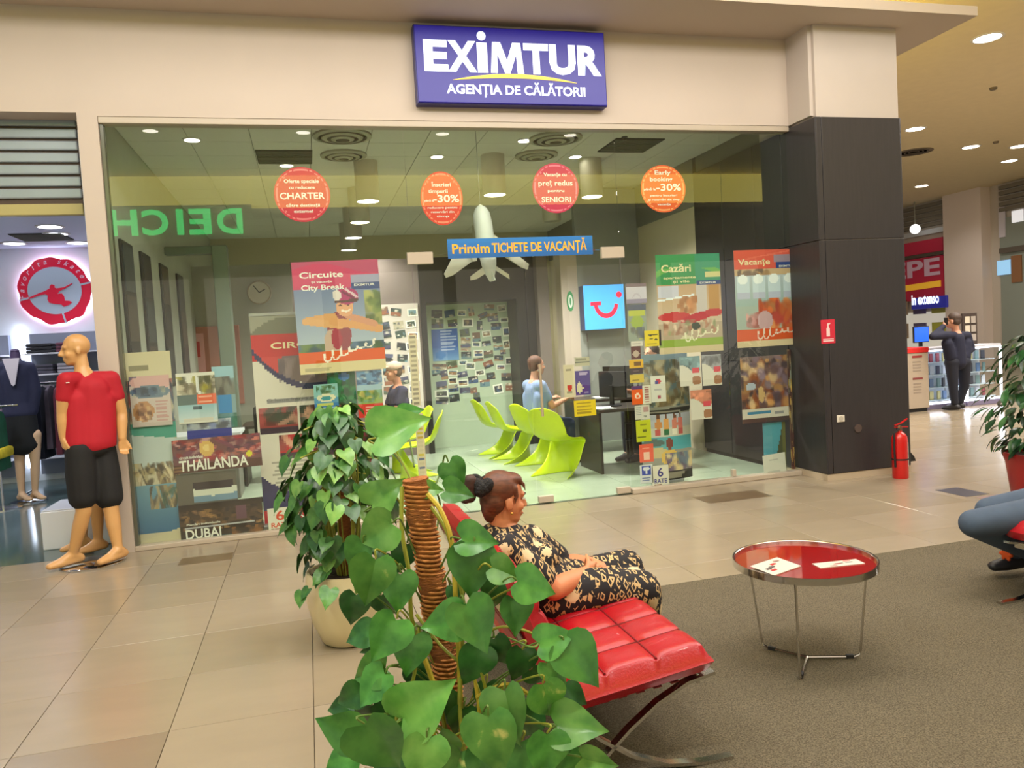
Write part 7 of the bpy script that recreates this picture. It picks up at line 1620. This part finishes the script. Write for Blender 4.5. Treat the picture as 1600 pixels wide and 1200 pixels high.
gl2 = glass_mat('case_glass', (.97, .98, .99), 1.45)
pk = [M('package_%d' % k, c_, .5) for k, c_ in enumerate(((206, 212, 224), (70, 74, 96), (150, 60, 70), (90, 120, 160), (190, 180, 120), (40, 44, 56), (120, 150, 150), (222, 226, 234)))]
pkb = MB(); pkb.box(-.035, .035, -.012, .012, 0, .15, .004)
pkm = [pkb.mesh('package', m_) for m_ in pk]
def case(x0, x1, y0, label, which):
    t = thing('display_case', ((x0 + x1) / 2, y0 + .25, 0), label, 'display case', 'lit display cases of the kiosk')
    b = MB(); b.box(x0, x1, y0, y0 + .5, .0, .09, .006); b.build('base', M('case_base', (120, 112, 140), .4), t)
    b = MB(); b.box(x0, x1, y0 + .47, y0 + .5, .09, 1.02); b.build('back_panel', M('case_back', (196, 206, 216), .5), t)
    b = MB(); b.box(x0, x1, y0, y0 + .5, 1.02, 1.06, .004); b.build('top_panel', kfr, t)
    b = MB(); b.box(x0 + .02, x1 - .02, y0 + .004, y0 + .01, .1, 1.02); b.build('front_glass', gl2, t)
    for x in (x0 + .012, x1 - .012): 
        b = MB(); b.box(x - .016, x + .016, y0 - .004, y0 + .02, .09, 1.02); b.build('led_post', led, t)
    b = MB(); b.box(x0, x1, y0 - .004, y0 + .016, .09, .125); b.build('led_strip', led, t)
    b = MB(); b.box(x0, x1, y0 + .05, y0 + .08, .995, 1.02); b.build('led_strip', led, t)
    for k in range(4):
        z = .14 + k * .22; b = MB(); b.box(x0 + .02, x1 - .02, y0 + .12, y0 + .46, z - .012, z - .002); b.build('shelf', M('case_shelf', (190, 206, 210), .2), t)
        n = max(3, int((x1 - x0 - .1) / .13))
        for q in range(n):
            ci = random.randrange(len(pkm)); o = bpy.data.objects.new('package', pkm[ci]); COL.objects.link(o); o.location = (x0 + .09 + q * .13 + random.uniform(-.02, .02), y0 + .25, z - .001); o.rotation_euler = (0, 0, random.uniform(-.3, .3))
            tag(o, '%s package, %s from left on the %s shelf of the %s' % (('pale', 'slate', 'wine', 'blue', 'straw', 'black', 'teal', 'white')[ci], ('first', 'second', 'third', 'fourth', 'fifth', 'sixth', 'seventh', 'eighth', 'ninth')[q], ('bottom', 'second', 'third', 'top')[k], which), 'package', 'packages in the %s, %s shelf' % (which, ('bottom', 'second', 'third', 'top')[k]))
cx0 = at(1455, 640, Y=KY + .02).x; cx1 = at(1517, 634, Y=KY + .02).x; cx2 = at(1519, 634, Y=KY + .02).x; cx3 = at(1574, 628, Y=KY + .02).x
case(cx0, cx1, KY + .12, 'lit glass display case behind the person on the phone', 'left lit case'); case(cx2, cx3, KY + .12, 'lit glass display case right of the person on the phone', 'right lit case')
# small poster stand behind the phone person
p = at(1514, 505, Y=KY + .5); t = thing('card_rack', (p.x, KY + .5, 1.06), 'dark card rack on top of the display case behind the person on the phone', 'rack')
b = MB(); b.box(p.x - .16, p.x + .16, KY + .48, KY + .51, 1.06, 1.62, .004); b.build('back_board', M('rack_dark', (58, 46, 40), .5), t)
for k in range(6):
    b = MB(); x = p.x - .11 + (k % 2) * .13; z = 1.12 + (k // 2) * .16; b.box(x, x + .1, KY + .47, KY + .48, z, z + .12); b.build('card', M('card_pale_%d' % (k % 2), [(190, 180, 160), (150, 140, 130)][k % 2], .5), t)
# ---- far shop front (along X = FX)
FX = 20.0
def fq(px, py): p_ = at(px, py, X=FX); return p_.y, p_.z
def fbox(name, x0, y0, x1, y1, mat, par, t0=.0, t1=.06, skew=True):
    (ya, za), (yb, zb) = fq(x0, (y0[0] + y1[0]) / 2), fq(x1, (y0[1] + y1[1]) / 2)
    zt = fq(x0, y0[0])[1], fq(x1, y0[1])[1]; zl = fq(x0, y1[0])[1], fq(x1, y1[1])[1]
    zt_, zl_ = sum(zt) / 2, sum(zl) / 2
    b = MB(); b.box(FX - t1, FX - t0, min(ya, yb), max(ya, yb), zl_, zt_); return b.build(name, mat, par)
mb = MB(); mb.box(FX, FX + .3, 10, 30, 0, 5.35)
struct(mb.build('wall_far', M('far_wall', (190, 178, 164), .7), origin=(FX, 20, 0)), 'row of shop fronts at the far right')
mb = MB(); mb.box(6.2, FX, 29.4, 29.6, 0, 5.35)
struct(mb.build('wall_end', M('far_wall'), origin=(13, 29.5, 0)), 'end wall of the corridor')
yl, yr = fq(1489, 400)[0], fq(1549, 400)[0]
mb = MB(); mb.box(FX - .35, FX, yr, yl, 0, 5.35)
struct(mb.build('wall_pilaster', M('pilaster_paint', (222, 206, 196), .6), origin=(FX - .2, (yl + yr) / 2, 0)), 'pale pilaster between two far shop fronts')
fs = thing('far_shutter', (FX - .1, fq(1450, 340)[0], 4.3), 'grey slatted shutter above the red far shop front', 'shutter')
for k in range(4):
    y_ = 333 + k * 8; fbox('slat', 1404, (y_, y_ - 0), 1488, (y_ + 5 - 26 + 26, y_ + 5), M('far_slat', (112, 104, 90), .5), fs, .0, .1 + .02 * (k % 2)) if False else None
zt = 5.3
for k in range(5):
    b = MB(); b.box(FX - .1, FX, yl, yl + 5.2, zt - .13 - k * .16, zt - .02 - k * .16, .01); b.build('slat', M('far_slat', (118, 110, 96), .5), fs)
b = MB(); b.box(FX - .16, FX, yl, yl + 5.2, zt - 1.02, zt - .86); b.build('bottom_rail', M('far_rail', (196, 200, 206), .4), fs)
fs2 = thing('far_shutter', (FX - .1, yr - 2, 4.3), 'grey slatted shutter at the right edge, right of the pale pilaster', 'shutter')
for k in range(5):
    b = MB(); b.box(FX - .12, FX - .02, yr - 5.2, yr - .4, zt - .13 - k * .16, zt - .02 - k * .16, .01); b.build('slat', M('far_slat'), fs2)
b = MB(); b.box(FX - .14, FX - .02, yr - 5.2, yr - .4, zt - 1.98, zt - 1.83); b.build('cross_beam', M('far_beam', (92, 82, 72), .5), fs2)
# red sign panels
ya = fq(1477, 400)[0]; yb = ya + 4.2
rs = thing('red_shop_sign', (FX - .1, (ya + yb) / 2, 2.2), 'red shop banner with pale letters and a yellow arrow at the far shop', 'sign')
redp = M('far_red', (176, 36, 62), .5, emit=.12)
z1, z2 = fq(1477, 370)[1], fq(1477, 391)[1]; b = MB(); b.box(FX - .1, FX, ya, yb, z2, z1); b.build('upper_panel', redp, rs)
z3 = fq(1477, 397)[1]; b = MB(); b.box(FX - .18, FX, yl, yb, z3, z2 - .02); b.build('beam', M('far_beam'), rs)
z4 = fq(1477, 466)[1]; b = MB(); b.box(FX - .09, FX, ya, yb, z4, z3 - .02); b.build('lower_panel', redp, rs)
frF = frame_fn((FX - .1, ya, 0), (0, -1, 0), (0, 0, 1)); zl = fq(1470, 428)[1]
lettering(rs, frF, 'PEPE', -1.55, zl, .55, M('far_letter', (206, 170, 186), .5, emit=.1), .02, .03, 2.9)
zy = fq(1460, 444)[1]; b = MB(); b.prism([(-3.3, zy - .18), (-2.9, zy + .02), (-.1, zy + .1), (-.1, zy - .1), (-2.9, zy - .18)], frF, .03); b.build('yellow_arrow', M('far_yellow', (236, 176, 50), .5, emit=.3), rs)
ix0, ix1 = fq(1440, 470)[0], fq(1496, 470)[0]; zi0, zi1 = fq(1468, 481)[1], fq(1468, 463)[1]
ie = thing('blue_shop_sign', (FX - .25, (ix0 + ix1) / 2, zi0), 'dark blue lit sign with white lower case lettering under the red banner', 'sign')
b = MB(); b.box(FX - .42, FX - .1, ix1, ix0, zi0, zi1, .02); b.build('sign_box', M('inext_blue', (44, 44, 130), .4, emit=.35, emit_col=(40, 44, 150)), ie)
frI = frame_fn((FX - .42, 0, 0), (0, -1, 0), (0, 0, 1)); lettering(ie, frI, 'in extenso', -(ix0 + ix1) / 2 - .12, zi0 + .16, .34, M('inext_white', (240, 248, 255), .4, emit=1.4, emit_col=(225, 240, 255)), .02, .03, abs(ix0 - ix1) * .78)
# lit interior below the sign, with shelves of goods
zf = zi0 - .1
b = MB(); b.box(FX - .06, FX, yl, yl + 4.6, .1, zf)
win = struct(b.build('window_20', M('far_window', (206, 200, 186), .5, emit=.45, emit_col=(225, 220, 205))), 'lit far shop window')
for k in range(10):
    b = MB(); y_ = yl + .3 + (k % 5) * .8; z_ = .9 + (k // 5) * .8; b.box(FX - .09, FX - .06, y_, y_ + .55, z_, z_ + .5); b.build('display_panel', M('far_goods_%d' % (k % 5), [(190, 190, 80), (110, 100, 140), (170, 150, 130), (90, 96, 120), (214, 210, 200)][k % 5], .6), win)
b = MB(); b.box(FX - .05, FX, yr - 6, yr - .35, .1, zt - .95)
win2 = struct(b.build('window_21', M('far_window_dim', (140, 146, 136), .3)), 'grey green far shop window right of the pilaster')
for (x0, x1, y0, y1, nm, cc) in ((1561, 1582, 408, 428, 'light_panel', (150, 200, 240)), (1583, 1600, 400, 440, 'brown_panel', (140, 96, 62)), (1563, 1574, 325, 370, 'pale_panel', (206, 200, 210)), (1584, 1602, 330, 345, 'lamp_panel', (240, 240, 244))):
    (y_a, z_a), (y_b, z_b) = fq(x0, y0), fq(x1, y1); b = MB(); b.box(FX - .08, FX - .05, y_b, y_a, z_b, z_a); b.build(nm, M('far_' + nm, cc, .5, emit=.6 if nm in ('light_panel', 'lamp_panel') else 0), win2)
p = at(1430, 358, X=FX - .6); b = MB(); b.ball(p, .16, 16, 10); tag(b.build('globe_lamp', M('globe_glow', (240, 240, 236), .4, emit=1.6), smooth=True), 'small white globe lamp in front of the far shutter', 'lamp')
b = MB(); b.tube([(p.x, p.y, p.z + .15), (p.x, p.y, 5.35)], .02, 8); o = b.build('globe_lamp_cable', M('wire'), None); o.parent = bpy.data.objects['globe_lamp']; o.location = Vector(o.location) - Vector(bpy.data.objects['globe_lamp'].location); o.name = 'cable'
# ---- plant at the right edge
rp = Vector((5.74, 5.05, 0))
pr_ = thing('potted_fig', tuple(rp), 'leafy green plant in a red pot at the right edge behind the sitter', 'potted plant')
b = MB(); b.lathe([(.001, 0), (.17, 0), (.19, .02), (.235, .36), (.25, .40), (.25, .44), (.225, .44), (.225, .4), (.001, .4)], tuple(rp), 36); b.build('pot', M('red_pot', (160, 20, 28), .35), pr_, True)
b = MB(); b.lathe([(.001, .412), (.22, .412), (.22, .405), (.001, .405)], tuple(rp), 24); b.build('soil', M('soil'), pr_)
lm3 = [leaf_mat('fig_leaf', (26, 64, 30), (44, 92, 44), None), leaf_mat('fig_leaf_deep', (18, 46, 26), (30, 66, 34), None), leaf_mat('fig_leaf_light', (60, 110, 60), (90, 136, 80), None)]
fg = [leaf_mesh('leaf', lm3[k % 3], 'oval', .2, .3, 40 + k) for k in range(5)]
for k in range(7):
    q = random.Random(700 + k); a = q.uniform(0, 2 * PI); d_ = Vector((math.cos(a), math.sin(a), 0)); vine([rp + Vector((0, 0, .4)) + d_ * .04, rp + d_ * .12 + Vector((0, 0, .75)), rp + d_ * q.uniform(.15, .3) + Vector((0, 0, q.uniform(.95, 1.25)))], .009, M('fig_stem', (96, 84, 56), .7), pr_, 'branch')
for k in range(290):
    q = random.Random(1200 + k); z = .42 + 1.0 * q.random(); a = q.uniform(0, 2 * PI); d_ = Vector((math.cos(a), math.sin(a), 0)); r = (.18 + .19 * math.sin((z - .35) / 1.0 * PI)) * q.uniform(.4, 1.1)
    td = d_ * q.uniform(.5, 1) + Vector((q.uniform(-.3, .3), q.uniform(-.3, .3), -q.uniform(.1, .7))); put_leaf(pr_, fg, rp + d_ * r + Vector((0, 0, z)), td, Vector((0, 0, 1)) + d_ * .5, q.uniform(.10, .16))
b = MB()
fo = remesh_blob('orange_flower', [[(*(rp + Vector((-.17, -.19, .50)) + Vector((math.cos(k) * .03, math.sin(k) * .03, .012 * (k % 3)))), .02)] for k in range(6)], .008, M('orange_flower', (214, 120, 70), .7), pr_, smooth_it=1)
